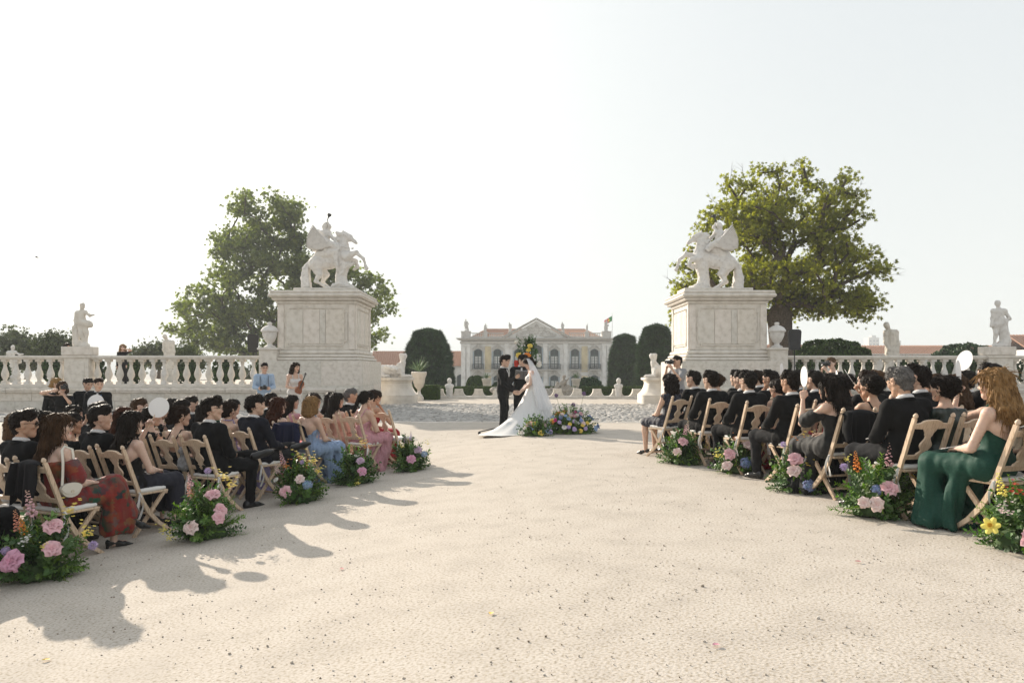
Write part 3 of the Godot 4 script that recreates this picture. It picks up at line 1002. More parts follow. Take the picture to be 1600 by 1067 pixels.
func build_palace() -> void:
	var D := -140.0
	var B := -3.42
	var wallm := pm("palace plaster grey", srgb(0.70, 0.70, 0.69), 0.85, stone_a(), null, 0.12)
	var trim := pm("palace stone trim", srgb(0.52, 0.505, 0.48), 0.85, stone_a(), null, 0.3)
	var yellow := pm("palace yellow plaster", srgb(0.57, 0.49, 0.32), 0.9, stone_a(), null, 0.12)
	var green := pm("dark green window paint", srgb(0.012, 0.035, 0.034), 0.6)
	var iron := pm("black ironwork", srgb(0.02, 0.022, 0.022), 0.5)
	var glass := pm("window glass", srgb(0.02, 0.028, 0.03), 0.35, null, null, 1.0, 1.0, false, 0.25)
	var blind := pm("pale inner blind", srgb(0.55, 0.55, 0.53), 0.9)
	var bluet := pm("blue window surround", srgb(0.27, 0.34, 0.40), 0.85)
	var tile := pm("clay roof tiles", srgb(0.50, 0.285, 0.20), 0.9, noise_tex("tile_a", 256, 0.05, [[0.0, Color(0.6, 0.58, 0.56)], [0.5, Color(0.95, 0.93, 0.9)], [1.0, Color(1, 1, 1)]]), null, 0.5)
	var pal := thing("palace", "grey and yellow baroque palace with pediment and green windows across the garden", "palace", Vector3(4.63, B, D))
	var W := 14.37
	var mb := MB.new()
	mb.box(Vector3(0, 5.45, -6.5), Vector3(W * 2, 10.9, 12.0))
	obj("wall", mb.mesh(), wallm, pal)
	# pilasters, slightly proud
	for px in [-13.9, -12.95, -5.6, -1.75, 1.75, 5.6, 12.95, 13.9]:
		var pb := MB.new()
		var w := 0.78
		pb.box(Vector3(0, 5.0, 0.0), Vector3(w, 10.0, 0.36), Basis.IDENTITY, 0.03)
		pb.box(Vector3(0, 0.5, 0.02), Vector3(w + 0.2, 1.0, 0.44), Basis.IDENTITY, 0.04)
		pb.box(Vector3(0, 9.25, 0.02), Vector3(w + 0.16, 0.16, 0.44), Basis.IDENTITY, 0.03)
		pb.box(Vector3(0, 9.65, 0.04), Vector3(w + 0.24, 0.5, 0.5), Basis.IDENTITY, 0.06)
		scroll(pb, Vector3(-0.3, 9.65, 0.28), 0.18, -1.0, 1.2, 0.06)
		scroll(pb, Vector3(0.3, 9.65, 0.28), 0.18, 1.0, 1.2, 0.06)
		obj("pilaster", pb.mesh(), wallm, pal, Transform3D(Basis.IDENTITY, Vector3(px, 0, -0.42)))
	for yx in [-9.225, 9.225]:
		for k in 2:
			var yb := MB.new()
			yb.box(Vector3.ZERO, Vector3(1.15, 4.9 if k == 0 else 3.2, 0.1))
			obj("yellow_panel", yb.mesh(), yellow, pal, Transform3D(Basis.IDENTITY, Vector3(yx, 7.0 if k == 0 else 2.2, -0.39)))
	# entablature, parapet
	var en := MB.new()
	en.box(Vector3(0, 10.15, -0.4), Vector3(W * 2 + 0.4, 0.5, 0.5), Basis.IDENTITY, 0.04)
	en.box(Vector3(0, 10.62, -0.3), Vector3(W * 2 + 0.9, 0.16, 0.9), Basis.IDENTITY, 0.04)
	en.box(Vector3(0, 10.8, -0.2), Vector3(W * 2 + 1.5, 0.2, 1.3), Basis.IDENTITY, 0.05)
	en.box(Vector3(0, 10.95, -0.15), Vector3(W * 2 + 1.8, 0.1, 1.5), Basis.IDENTITY, 0.03)
	obj("cornice", en.mesh(), trim, pal)
	for sx in [-1.0, 1.0]:
		var eb := MB.new()
		eb.box(Vector3(sx * 13.45, 11.6, -0.9), Vector3(1.75, 1.25, 1.6), Basis.IDENTITY, 0.04)
		eb.box(Vector3(sx * 13.45, 12.26, -0.9), Vector3(1.9, 0.12, 1.75), Basis.IDENTITY, 0.03)
		obj("parapet_block", eb.mesh(), trim, pal)
		for dx in [9.7, 5.0]:
			var db := MB.new()
			db.box(Vector3(sx * dx, 11.55, -0.7), Vector3(0.8, 1.1, 0.7), Basis.IDENTITY, 0.03)
			db.box(Vector3(sx * dx, 12.14, -0.7), Vector3(0.95, 0.1, 0.85), Basis.IDENTITY, 0.03)
			obj("parapet_pier", db.mesh(), trim, pal)
		for seg in [[12.57, 10.1], [9.3, 6.2]]:
			var rb := MB.new()
			rb.box(Vector3(sx * (seg[0] + seg[1]) * 0.5, 11.95, -0.7), Vector3(seg[0] - seg[1], 0.14, 0.4), Basis.IDENTITY, 0.03)
			rb.box(Vector3(sx * (seg[0] + seg[1]) * 0.5, 11.15, -0.7), Vector3(seg[0] - seg[1], 0.22, 0.4), Basis.IDENTITY, 0.03)
			obj("parapet_rail", rb.mesh(), trim, pal)
			var n := int((seg[0] - seg[1]) / 0.36)
			for k in n:
				var b2 := MB.new()
				b2.lathe(Transform3D.IDENTITY, [Vector2(0.08, 0), Vector2(0.12, 0.18), Vector2(0.05, 0.4), Vector2(0.09, 0.6)], 6)
				obj("parapet_baluster", b2.mesh(), trim, pal, Transform3D(Basis.IDENTITY, Vector3(sx * (seg[1] + (k + 0.5) * 0.36), 11.26, -0.7)))
	# pediment with carved tympanum
	var pd := MB.new()
	pd.prism(PackedVector2Array([Vector2(-5.9, 11.0), Vector2(5.9, 11.0), Vector2(0, 14.3)]), 0.7, Transform3D(Basis.IDENTITY, Vector3(0, 0, -0.5)))
	obj("tympanum", pd.mesh(), wallm, pal)
	for sx in [-1.0, 1.0]:
		var rk := MB.new()
		rk.beam(Vector3(sx * 6.25, 11.08, 0.05), Vector3(0, 14.58, 0.05), 0.22, 0.85, Vector3(0, 0, 1), 0.03) if false else rk.beam(Vector3(sx * 6.3, 11.06, 0.02), Vector3(sx * 0.02, 14.56, 0.02), 0.9, 0.3, Vector3(0, 0, 1), 0.04)
		rk.beam(Vector3(sx * 6.5, 11.2, 0.12), Vector3(sx * 0.02, 14.78, 0.12), 1.1, 0.1, Vector3(0, 0, 1), 0.03)
		obj("raking_cornice", rk.mesh(), trim, pal)
	var carv := MB.new()
	carv.lathe(Transform3D(Basis(Vector3.RIGHT, PI / 2), Vector3(0, 12.4, -0.12)), [Vector2(0.7, 0), Vector2(0.75, 0.1), Vector2(0.55, 0.2), Vector2(0.5, 0.12), Vector2(0, 0.16)], 16, 0.7, Vector2(0.8, 1.1))
	carv.tube([Vector3(-0.3, 13.3, -0.05), Vector3(0, 13.55, 0.05), Vector3(0.3, 13.3, -0.05)], [0.12, 0.2, 0.12], 8)
	for sx in [-1.0, 1.0]:
		for q in [[0.9, 12.6, 0.5], [1.5, 12.1, 0.42], [2.2, 11.95, 0.42], [2.9, 11.65, 0.34], [0.9, 11.6, 0.35], [3.6, 11.5, 0.26], [1.6, 12.75, 0.25]]:
			scroll(carv, Vector3(sx * q[0], q[1], -0.08), q[2], sx, 1.3, 0.11)
		carv.tube([Vector3(sx * 0.6, 11.5, -0.08), Vector3(sx * 2.0, 11.35, -0.05), Vector3(sx * 3.6, 11.3, -0.08)], [0.12, 0.16, 0.08], 6)
	obj("carved_arms", carv.mesh(), trim, pal)
	# roof
	var rf := Node3D.new()
	rf.name = "roof"
	pal.add_child(rf)
	var e0 := Vector3(-12.6, 11.2, -1.6); var e1 := Vector3(12.6, 11.2, -1.6)
	var r0 := Vector3(-9.8, 13.0, -6.5); var r1 := Vector3(9.8, 13.0, -6.5)
	roof_tiles(rf, e0, e1, r0, r1, 0.42, tile, "front_slope")
	var bk0 := Vector3(-12.6, 11.2, -11.5); var bk1 := Vector3(12.6, 11.2, -11.5)
	roof_tiles(rf, bk0, e0, r0, r0 + Vector3(0.01, 0, 0.01), 0.42, tile, "left_hip")
	roof_tiles(rf, e1, bk1, r1, r1 + Vector3(0.01, 0, -0.01), 0.42, tile, "right_hip")
	roof_tiles(rf, bk1, bk0, r1, r0, 0.42, tile, "back_slope")
	var rg := MB.new()
	rg.tube([r0, r1], [0.16, 0.16], 6)
	obj("ridge", rg.mesh(), tile, rf)
	# windows, upper and lower
	var bays := [-11.1, -7.4, -3.45, 0.0, 3.45, 7.4, 11.1]
	for k in bays.size():
		var x: float = bays[k]
		var mid := k == 3
		for fl in 2:
			var w := 1.42 if not mid else 2.0
			var h := 3.75 if fl == 0 else 2.9
			if mid and fl == 0:
				h = 4.5
			var y := 5.15 if fl == 0 else 1.0
			var at := Transform3D(Basis.IDENTITY, Vector3(x, y, -0.5))
			var win := Node3D.new()
			win.name = "window" if not pal.has_node("window") else "window_%03d" % (k * 2 + fl)
			pal.add_child(win)
			win.transform = at
			var sur := MB.new()
			sur.prism(arch_poly(w + 0.75, h + 0.4, 0.55), 0.16, Transform3D(Basis.IDENTITY, Vector3(0, -0.05, 0.06)))
			obj("surround", sur.mesh(), trim, win)
			for sx in [-1.0, 1.0]:
				var bj := MB.new()
				bj.box(Vector3(sx * (w * 0.5 + 0.2), h * 0.45, 0.17), Vector3(0.16, h * 0.9, 0.06), Basis.IDENTITY, 0.02)
				obj("jamb", bj.mesh(), bluet, win)
			var pn := MB.new()
			pn.prism(arch_poly(w, h, 0.38), 0.04, Transform3D(Basis.IDENTITY, Vector3(0, 0, 0.14)))
			obj("pane", pn.mesh(), glass, win)
			for q in 2:
				var bl := MB.new()
				bl.box(Vector3((q - 0.5) * w * 0.46, h * 0.34, 0.166), Vector3(w * 0.36, h * 0.58, 0.012))
				obj("blind", bl.mesh(), blind, win)
			var fr := MB.new()
			var ap := arch_poly(w, h, 0.38)
			for q in ap.size():
				var a := ap[q]; var b := ap[(q + 1) % ap.size()]
				fr.beam(Vector3(a.x, a.y, 0.19), Vector3(b.x, b.y, 0.19), 0.06, 0.11, Vector3(0, 0, 1), 0.01)
			fr.box(Vector3(0, h * 0.5, 0.19), Vector3(0.16, h, 0.07))
			fr.box(Vector3(0, h * 0.68, 0.195), Vector3(w, 0.16, 0.07))
			for q in 4:
				fr.box(Vector3(0, h * (0.13 + q * 0.13), 0.185), Vector3(w, 0.05, 0.05))
			for sx in [-1.0, 1.0]:
				fr.box(Vector3(sx * w * 0.28, h * 0.34, 0.185), Vector3(0.05, h * 0.66, 0.05))
			obj("frame", fr.mesh(), green, win)
			# carved head above the opening
			var cv := MB.new()
			var hy := h + 0.35
			cv.tube([Vector3(-w * 0.75, hy - 0.3, 0.18), Vector3(-w * 0.4, hy + 0.15, 0.22), Vector3(0, hy + 0.5, 0.25), Vector3(w * 0.4, hy + 0.15, 0.22), Vector3(w * 0.75, hy - 0.3, 0.18)], [0.07, 0.1, 0.13, 0.1, 0.07], 6)
			for sx in [-1.0, 1.0]:
				scroll(cv, Vector3(sx * w * 0.35, hy - 0.02, 0.2), 0.22, sx, 1.2, 0.07)
				scroll(cv, Vector3(sx * w * 0.72, hy - 0.35, 0.2), 0.2, -sx, 1.2, 0.06)
			cv.lathe(Transform3D(Basis(Vector3.RIGHT, PI / 2), Vector3(0, hy + 0.12, 0.16)), [Vector2(0.24, 0), Vector2(0.2, 0.12), Vector2(0, 0.16)], 10)
			obj("carved_head", cv.mesh(), trim, win)
		# balcony of the upper floor
		var bw := 2.15 if not mid else 9.2
		if k == 2 or k == 4:
			continue
		var bal := Node3D.new()
		bal.name = "balcony" if not pal.has_node("balcony") else "balcony_%03d" % k
		pal.add_child(bal)
		bal.position = Vector3(x, 5.05, -0.3)
		var sl := MB.new()
		sl.box(Vector3(0, -0.08, 0.42), Vector3(bw + 0.2, 0.16, 0.95), Basis.IDENTITY, 0.03)
		obj("slab", sl.mesh(), trim, bal)
		var rl := MB.new()
		rl.box(Vector3(0, 1.0, 0.82), Vector3(bw, 0.07, 0.07))
		rl.box(Vector3(0, 0.12, 0.82), Vector3(bw, 0.05, 0.05))
		for sx in [-1.0, 1.0]:
			rl.box(Vector3(sx * bw * 0.5, 0.5, 0.42), Vector3(0.05, 1.0, 0.8))
		var nb := int(bw / 0.17)
		for q in nb + 1:
			rl.box(Vector3(-bw * 0.5 + bw * q / nb, 0.55, 0.82), Vector3(0.05, 0.95, 0.04))
		scroll(rl, Vector3(-0.2, 0.5, 0.86), 0.25, 1.0, 1.2, 0.05)
		scroll(rl, Vector3(0.2, 0.5, 0.86), 0.25, -1.0, 1.2, 0.05)
		obj("railing", rl.mesh(), iron, bal)
	# belt course between the storeys
	for seg in [[-14.3, -5.9], [5.9, 14.3]]:
		var bc := MB.new()
		bc.box(Vector3((seg[0] + seg[1]) * 0.5, 4.86, -0.44), Vector3(seg[1] - seg[0], 0.14, 0.3), Basis.IDENTITY, 0.03)
		obj("belt_course", bc.mesh(), trim, pal)
	# statues along the parapet
	var spots := [[-13.45, 12.32, 2.3, "left end block"], [-9.7, 12.19, 1.6, "first pier from the left"], [-5.0, 12.19, 1.9, "pier left of the pediment"], [5.0, 12.19, 1.9, "pier right of the pediment"], [9.7, 12.19, 1.6, "first pier from the right"], [13.45, 12.32, 2.2, "right end block"]]
	for k in spots.size():
		var s: Array = spots[k]
		var o := obj("roof_statue", stone_figure([2, 0, 1, 2, 1, 0][k], s[2], 0.045), trim)
		o.position = Vector3(4.63 + s[0], B + s[1], D - 0.75)
		o.rotation.y = [0.3, -0.2, 0.1, 0.5, 2.0, -0.4][k]
		tag(o, "small stone statue on the %s of the palace parapet" % s[3], "statue", "statues along the palace parapet")
	# flag
	var fl := thing("flagpole", "thin flagpole with a red and green flag at the right end of the palace", "flagpole", Vector3(4.63 + 15.0, B + 8.0, D - 4.0))
	var fp := MB.new()
	fp.tube([Vector3(0, 0, 0), Vector3(0, 8.0, 0)], [0.06, 0.045], 8)
	obj("pole", fp.mesh(), pm("pale metal", srgb(0.6, 0.6, 0.6), 0.5), fl)
	for q in 2:
		var rows := []
		for y in 6:
			var r := []
			for x in 7:
				var u := (x / 6.0) * (0.42 if q == 0 else 0.58) + (0.0 if q == 0 else 0.42)
				r.append(Vector3(-u * 1.55, 6.55 + y * 0.2 - u * 0.95, sin(u * 7.0 + y * 0.4) * 0.14 * u))
			rows.append(r)
		var fm := MB.new()
		sheet(fm, rows, 0.01)
		obj("green_field" if q == 0 else "red_field", fm.mesh(), pm("flag green" if q == 0 else "flag red", srgb(0.03, 0.24, 0.07) if q == 0 else srgb(0.62, 0.07, 0.06), 0.8), fl)
	var em := MB.new()
	em.lathe(Transform3D(Basis(Vector3.RIGHT, PI / 2), Vector3(-0.65, 6.65, -0.02)), [Vector2(0.2, 0), Vector2(0.22, 0.1), Vector2(0.0, 0.14)], 12)
	obj("yellow_emblem", em.mesh(), pm("flag yellow", srgb(0.75, 0.55, 0.05), 0.8), fl)
	# low wing, left of the palace
	wing("low tiled palace wing left of the main block, behind the clipped yew", Vector3(-16.0, B, -148.0), 24.0, 5.5, 3.2, 6.5, wallm, trim, tile, green, glass)
	wing("low tiled palace wing behind the yews right of the main block", Vector3(34.0, B, -150.0), 26.0, 5.5, 3.0, 6.5, wallm, trim, tile, green, glass)
	# long terrace building on the right, with a parapet of small balusters
	lodge("long low terracotta roofed building with balustrade behind the stooped statue", Vector3(60.0, -2.0, -112.0), 48.0, 5.6, 1.55, trim, tile, wallm)
	lodge("tiled roof end of a nearer garden building at far right", Vector3(71.5, -1.0, -96.0), 14.0, 5.0, 2.0, trim, tile, wallm)
	lodge("terracotta tiled garden roof beside the right loudspeaker", Vector3(34.0, -2.0, -95.0), 11.0, 4.9, 1.8, trim, tile, wallm)
	# distant blocks of flats
	var fm2 := pm("distant flats", srgb(0.55, 0.54, 0.53), 0.9)
	var fw := pm("distant flat windows", srgb(0.2, 0.22, 0.25), 0.4)
	for k in 3:
		var bd := thing("block_of_flats", ["pale distant block of flats, tallest of three beside the stooped statue", "distant flats in the middle of the three beyond the terrace roof", "distant flats, the widest and lowest of the three on the skyline"][k], "building", Vector3([313.0, 326.0, 300.0][k], 0, [-640.0, -630.0, -650.0][k]))
		var hh: float = [30.0, 27.0, 25.0][k]
		var bb := MB.new()
		bb.box(Vector3(0, hh * 0.5 - 3, 0), Vector3([9.0, 10.0, 12.0][k], hh + 6, 9.0))
		bb.box(Vector3(1, hh + 1.0, 0), Vector3(4, 2.0, 4))
		obj("wall", bb.mesh(), fm2, bd)
		for fl2 in 8:
			for c in 3:
				var wb := MB.new()
				wb.box(Vector3.ZERO, Vector3(1.6, 1.3, 0.2))
				obj("window", wb.mesh(), fw, bd, Transform3D(Basis.IDENTITY, Vector3(-3 + c * 3.0, hh - 3.0 - fl2 * 3.0, 4.55)))

func wing(label: String, at: Vector3, w: float, h: float, rise: float, depth: float, wallm: Material, trim: Material, tile: Material, green: Material, glass: Material) -> void:
	var o := thing("palace_wing", label, "building", at)
	var mb := MB.new()
	mb.box(Vector3(0, h * 0.5, 0), Vector3(w, h, depth))
	obj("wall", mb.mesh(), wallm, o)
	var cb := MB.new()
	cb.box(Vector3(0, h + 0.05, 0), Vector3(w + 0.5, 0.3, depth + 0.7), Basis.IDENTITY, 0.05)
	obj("cornice", cb.mesh(), trim, o)
	var hd := depth * 0.5 + 0.4
	roof_tiles(o, Vector3(-w / 2, h + 0.2, hd), Vector3(w / 2, h + 0.2, hd), Vector3(-w / 2, h + rise, 0), Vector3(w / 2, h + rise, 0), 0.42, tile, "roof")
	roof_tiles(o, Vector3(w / 2, h + 0.2, -hd), Vector3(-w / 2, h + 0.2, -hd), Vector3(w / 2, h + rise, 0), Vector3(-w / 2, h + rise, 0), 0.42, tile, "roof_back")
	var n := int(w / 3.6)
	for k in n:
		var x := -w * 0.5 + (k + 0.5) * w / n
		var wb := MB.new()
		wb.prism(arch_poly(1.5, 3.4, 0.3), 0.08)
		var wn := obj("window", wb.mesh(), glass, o, Transform3D(Basis.IDENTITY, Vector3(x, 0.6, depth * 0.5 + 0.03)))
		var fr := MB.new()
		var ap := arch_poly(1.5, 3.4, 0.3)
		for q in ap.size():
			fr.beam(Vector3(ap[q].x, ap[q].y, 0.08), Vector3(ap[(q + 1) % ap.size()].x, ap[(q + 1) % ap.size()].y, 0.08), 0.08, 0.14, Vector3(0, 0, 1), 0.01)
		fr.box(Vector3(0, 1.7, 0.07), Vector3(0.14, 3.4, 0.06))
		for q in 3:
			fr.box(Vector3(0, 0.8 + q * 0.85, 0.07), Vector3(1.5, 0.08, 0.05))
		obj("frame", fr.mesh(), green, wn)

func lodge(label: String, at: Vector3, w: float, h: float, rise: float, trim: Material, tile: Material, wallm: Material) -> void:
	var o := thing("garden_building", label, "building", at)
	var mb := MB.new()
	mb.box(Vector3(0, h * 0.5 - 1.5, 0), Vector3(w, h + 3.0, 7.0))
	obj("wall", mb.mesh(), wallm, o)
	roof_tiles(o, Vector3(-w / 2, h, 3.9), Vector3(w / 2, h, 3.9), Vector3(-w / 2, h + rise, 0), Vector3(w / 2, h + rise, 0), 0.4, tile, "roof")
	roof_tiles(o, Vector3(w / 2, h, -3.9), Vector3(-w / 2, h, -3.9), Vector3(w / 2, h + rise, 0), Vector3(-w / 2, h + rise, 0), 0.4, tile, "roof_back")
	var rb := MB.new()
	rb.box(Vector3(0, h + 0.15, 4.6), Vector3(w, 0.16, 0.4), Basis.IDENTITY, 0.03)
	rb.box(Vector3(0, h - 1.05, 4.6), Vector3(w, 0.3, 0.5), Basis.IDENTITY, 0.03)
	obj("parapet_rail", rb.mesh(), trim, o)
	var bb := MB.new()
	bb.lathe(Transform3D.IDENTITY, [Vector2(0.1, 0), Vector2(0.17, 0.3), Vector2(0.06, 0.7), Vector2(0.12, 1.0)], 6)
	var bm := bb.mesh()
	var n := int(w / 0.5)
	for k in n:
		obj("parapet_baluster", bm, trim, o, Transform3D(Basis.IDENTITY, Vector3(-w * 0.5 + (k + 0.5) * 0.5, h - 0.92, 4.6)))

# ==================================================================== the garden between
func leafy(seed_at: int, n: int, pick: Callable, size: float, blade := 0.4) -> Array:
	# transforms for n leaf sprays; pick gives [place, outward]
	var r := RandomNumberGenerator.new()
	r.seed = seed_at
	var out := []
	for i in n:
		var pq: Array = pick.call(r)
		var y: Vector3 = (pq[1] as Vector3 + Vector3(r.randf_range(-1, 1), r.randf_range(-1, 1), r.randf_range(-1, 1)) * 0.6).normalized()
		var x := y.cross(Vector3(r.randf_range(-1, 1), r.randf_range(-1, 1), r.randf_range(-1, 1))).normalized()
		var s := size * r.randf_range(0.7, 1.35)
		out.append(Transform3D(Basis(x, y, x.cross(y)).scaled(Vector3.ONE * s), pq[0]))
	return out

func spray_mesh(kind: int) -> ArrayMesh:      # 0 needles in a plume, 1 round small leaves, 2 long glossy leaves
	var mb := MB.new()
	var r := RandomNumberGenerator.new()
	r.seed = 40 + kind
	var n: int = [9, 9, 9][kind]
	for k in n:
		var a := k * 2.4
		var up: float = [0.9, 0.6, 0.45][kind]
		var d := Vector3(cos(a), up + r.randf() * 0.6, sin(a)).normalized()
		var side := d.cross(Vector3.UP).normalized()
		var w: float = [0.07, 0.2, 0.17][kind]
		var l: float = [0.9, 0.62, 0.85][kind] * r.randf_range(0.75, 1.15)
		var p0 := Vector3(0, k * 0.05, 0)
		var t := r.randf_range(0.7, 1.0)
		mb.col = Color(t, t * r.randf_range(0.95, 1.03), t * 0.95)
		var m := p0 + d * l * 0.5
		var nrm := side.cross(d).normalized()
		mb.tri(p0, m + side * w + nrm * 0.05, p0 + d * l)
		mb.tri(p0, p0 + d * l, m - side * w + nrm * 0.05)
	return mb.mesh()

func leafmat(key: String, c: Color, back := 0.35, rough := 0.55) -> StandardMaterial3D:
	if mats.has(key):
		return mats[key]
	var m := pm(key, c, rough, null, null, 1.0, 1.0, true)
	m.cull_mode = BaseMaterial3D.CULL_DISABLED
	m.backlight_enabled = back > 0.0
	m.backlight = Color(c.r * 1.25, c.g * 1.25, c.b * 0.9) * back * 3.0
	return m

func leaf_tints(n: int, s: int, lo := 0.6, hi := 1.25, yellow := 0.1) -> Array:
	var r := RandomNumberGenerator.new()
	r.seed = s
	var o := []
	for i in n:
		var t := r.randf_range(lo, hi)
		var yl := yellow * r.randf()
		o.append(Color(t * (1.0 + yl * 1.6), t * (1.0 + yl), t * (1.0 - yl)))
	return o

func yew(label: String, at: Vector3, w: float, h: float, seed_at: int) -> void:
	var o := thing("yew_tree", label, "tree", at)
	var tk := MB.new()
	tk.tube([Vector3(0, -0.1, 0), Vector3(0.05, h * 0.4, 0), Vector3(0, h * 0.7, 0)], [0.3, 0.22, 0.1], 8)
	obj("trunk", tk.mesh(), pm("bark", srgb(0.10, 0.08, 0.06), 0.95), o)
	var core := MB.new()
	var prof := [Vector2(0.3, 0.25), Vector2(0.43, 0.6), Vector2(0.47, h * 0.3 + 0.2), Vector2(0.43, h * 0.66), Vector2(0.37, h * 0.84), Vector2(0.2, h * 0.925), Vector2(0.04, h * 0.96)]
	for k in prof.size():
		prof[k] = Vector2(prof[k].x * w * 0.86, prof[k].y)
	core.lathe(Transform3D.IDENTITY, prof, 18)
	obj("inner_twigs", core.mesh(), pm("inner twigs and old leaves", srgb(0.036, 0.06, 0.026), 1.0), o)
	var n := 9000
	var pick := func(r: RandomNumberGenerator) -> Array:
		var y := pow(r.randf(), 0.85) * h
		var a := r.randf() * TAU
		var t := y / h
		var rad := w * 0.5 * (1.0 - 0.12 * t) * sqrt(maxf(0.0, 1.0 - pow(t, 5.5))) * (0.82 + 0.2 * minf(1.0, t * 6.0))
		rad *= 1.0 + 0.11 * sin(a * 9.0 + sin(t * 3.0) * 1.2) * (0.6 + 0.4 * t) + 0.08 * fnoise.get_noise_3dv(Vector3(cos(a) * 5.0, y * 0.9, sin(a) * 5.0)) - 0.05
		if r.randf() < 0.14:
			rad = w * 0.26 * sqrt(r.randf())
			y = h * r.randf_range(0.93, 0.98)
		return [Vector3(cos(a) * rad, y, sin(a) * rad), Vector3(cos(a) * 0.45, 1.0, sin(a) * 0.45)]
	var xs := leafy(seed_at, n, pick, 0.36)
	multi("crown", spray_mesh(0), leafmat("yew needles", srgb(0.036, 0.078, 0.030), 0.2), xs, o, leaf_tints(n, seed_at + 1, 0.35, 1.6, 0.3))

func hedge(label: String, at: Vector3, size: Vector3, turn: float, seed_at: int, dens := 900.0, tint := srgb(0.055, 0.105, 0.022), called := "hedge") -> void:
	var o := thing(called, label, "hedge", at, turn)
	var cb := MB.new()
	cb.box(Vector3(0, size.y * 0.48, 0), Vector3(size.x * 0.96, size.y * 0.92, size.z * 0.9))
	obj("inner_twigs", cb.mesh(), pm("inner twigs and old leaves", srgb(0.036, 0.06, 0.026), 1.0), o)
	var area := size.x * size.y * 2 + size.x * size.z + size.y * size.z * 2
	var n := int(area * dens)
	var pick := func(r: RandomNumberGenerator) -> Array:
		var f := r.randf() * area
		var p := Vector3(r.randf_range(-0.5, 0.5) * size.x, r.randf() * size.y, 0)
		if f < size.x * size.y * 2:
			var s := 1.0 if r.randf() < 0.5 else -1.0
			p.z = s * size.z * 0.5
			return [p, Vector3(0, 0.5, s)]
		if f < size.x * size.y * 2 + size.x * size.z:
			return [Vector3(p.x, size.y, r.randf_range(-0.5, 0.5) * size.z), Vector3.UP]
		var s2 := 1.0 if r.randf() < 0.5 else -1.0
		return [Vector3(s2 * size.x * 0.5, p.y, r.randf_range(-0.5, 0.5) * size.z), Vector3(s2, 0.5, 0)]
	multi("foliage", spray_mesh(1), leafmat(called + " leaves %d" % int(tint.r * 1000), tint, 0.3), leafy(seed_at, n, pick, 0.085), o, leaf_tints(n, seed_at + 1, 0.6, 1.35, 0.3))

func ball_bush(label: String, at: Vector3, r0: Vector3, seed_at: int, n: int, leaf: float, tint: Color, kind := 1) -> void:
	var o := thing("clipped_bush", label, "bush", at)
	var cb := MB.new()
	var pr := []
	for k in 9:
		var a := -PI * 0.5 + PI * k / 8.0
		pr.append(Vector2(cos(a) * r0.x * 0.88, r0.y + sin(a) * r0.y * 0.88))
	cb.lathe(Transform3D.IDENTITY, pr, 14, 0.2, Vector2(1, r0.z / r0.x))
	obj("inner_twigs", cb.mesh(), pm("inner twigs and old leaves", srgb(0.036, 0.06, 0.026), 1.0), o)
	var pick := func(r: RandomNumberGenerator) -> Array:
		var d := Vector3(r.randfn(), r.randfn(), r.randfn()).normalized()
		var k := 1.0 + 0.08 * fnoise.get_noise_3dv(d * 2.2)
		return [Vector3(d.x * r0.x, r0.y + d.y * r0.y, d.z * r0.z) * k, d + Vector3(0, 0.4, 0)]
	multi("foliage", spray_mesh(kind), leafmat("bush leaves %d" % int(tint.g * 1000), tint, 0.3), leafy(seed_at, n, pick, leaf), o, leaf_tints(n, seed_at + 1, 0.6, 1.3, 0.3))

func agave(parent: Node, at: Vector3, s: float, seed_at: int) -> void:
	var r := RandomNumberGenerator.new()
	r.seed = seed_at
	var mb := MB.new()
	for k in 26:
		var a := k * 2.39996
		var el := lerpf(1.4, 0.35, k / 26.0)
		var d := Vector3(cos(a) * cos(el), sin(el), sin(a) * cos(el))
		var l := s * r.randf_range(0.8, 1.1)
		var dr := Vector3(0, -0.12 * s * cos(el), 0)
		mb.tube([Vector3.ZERO, d * l * 0.4, d * l * 0.75 + dr * 0.4, d * l + dr], [0.03 * s, 0.055 * s, 0.04 * s, 0.004], 6, true, 0.35)
	obj("agave_leaves", mb.mesh(), pm("agave", srgb(0.13, 0.20, 0.09), 0.6), parent, Transform3D(Basis.IDENTITY, at))

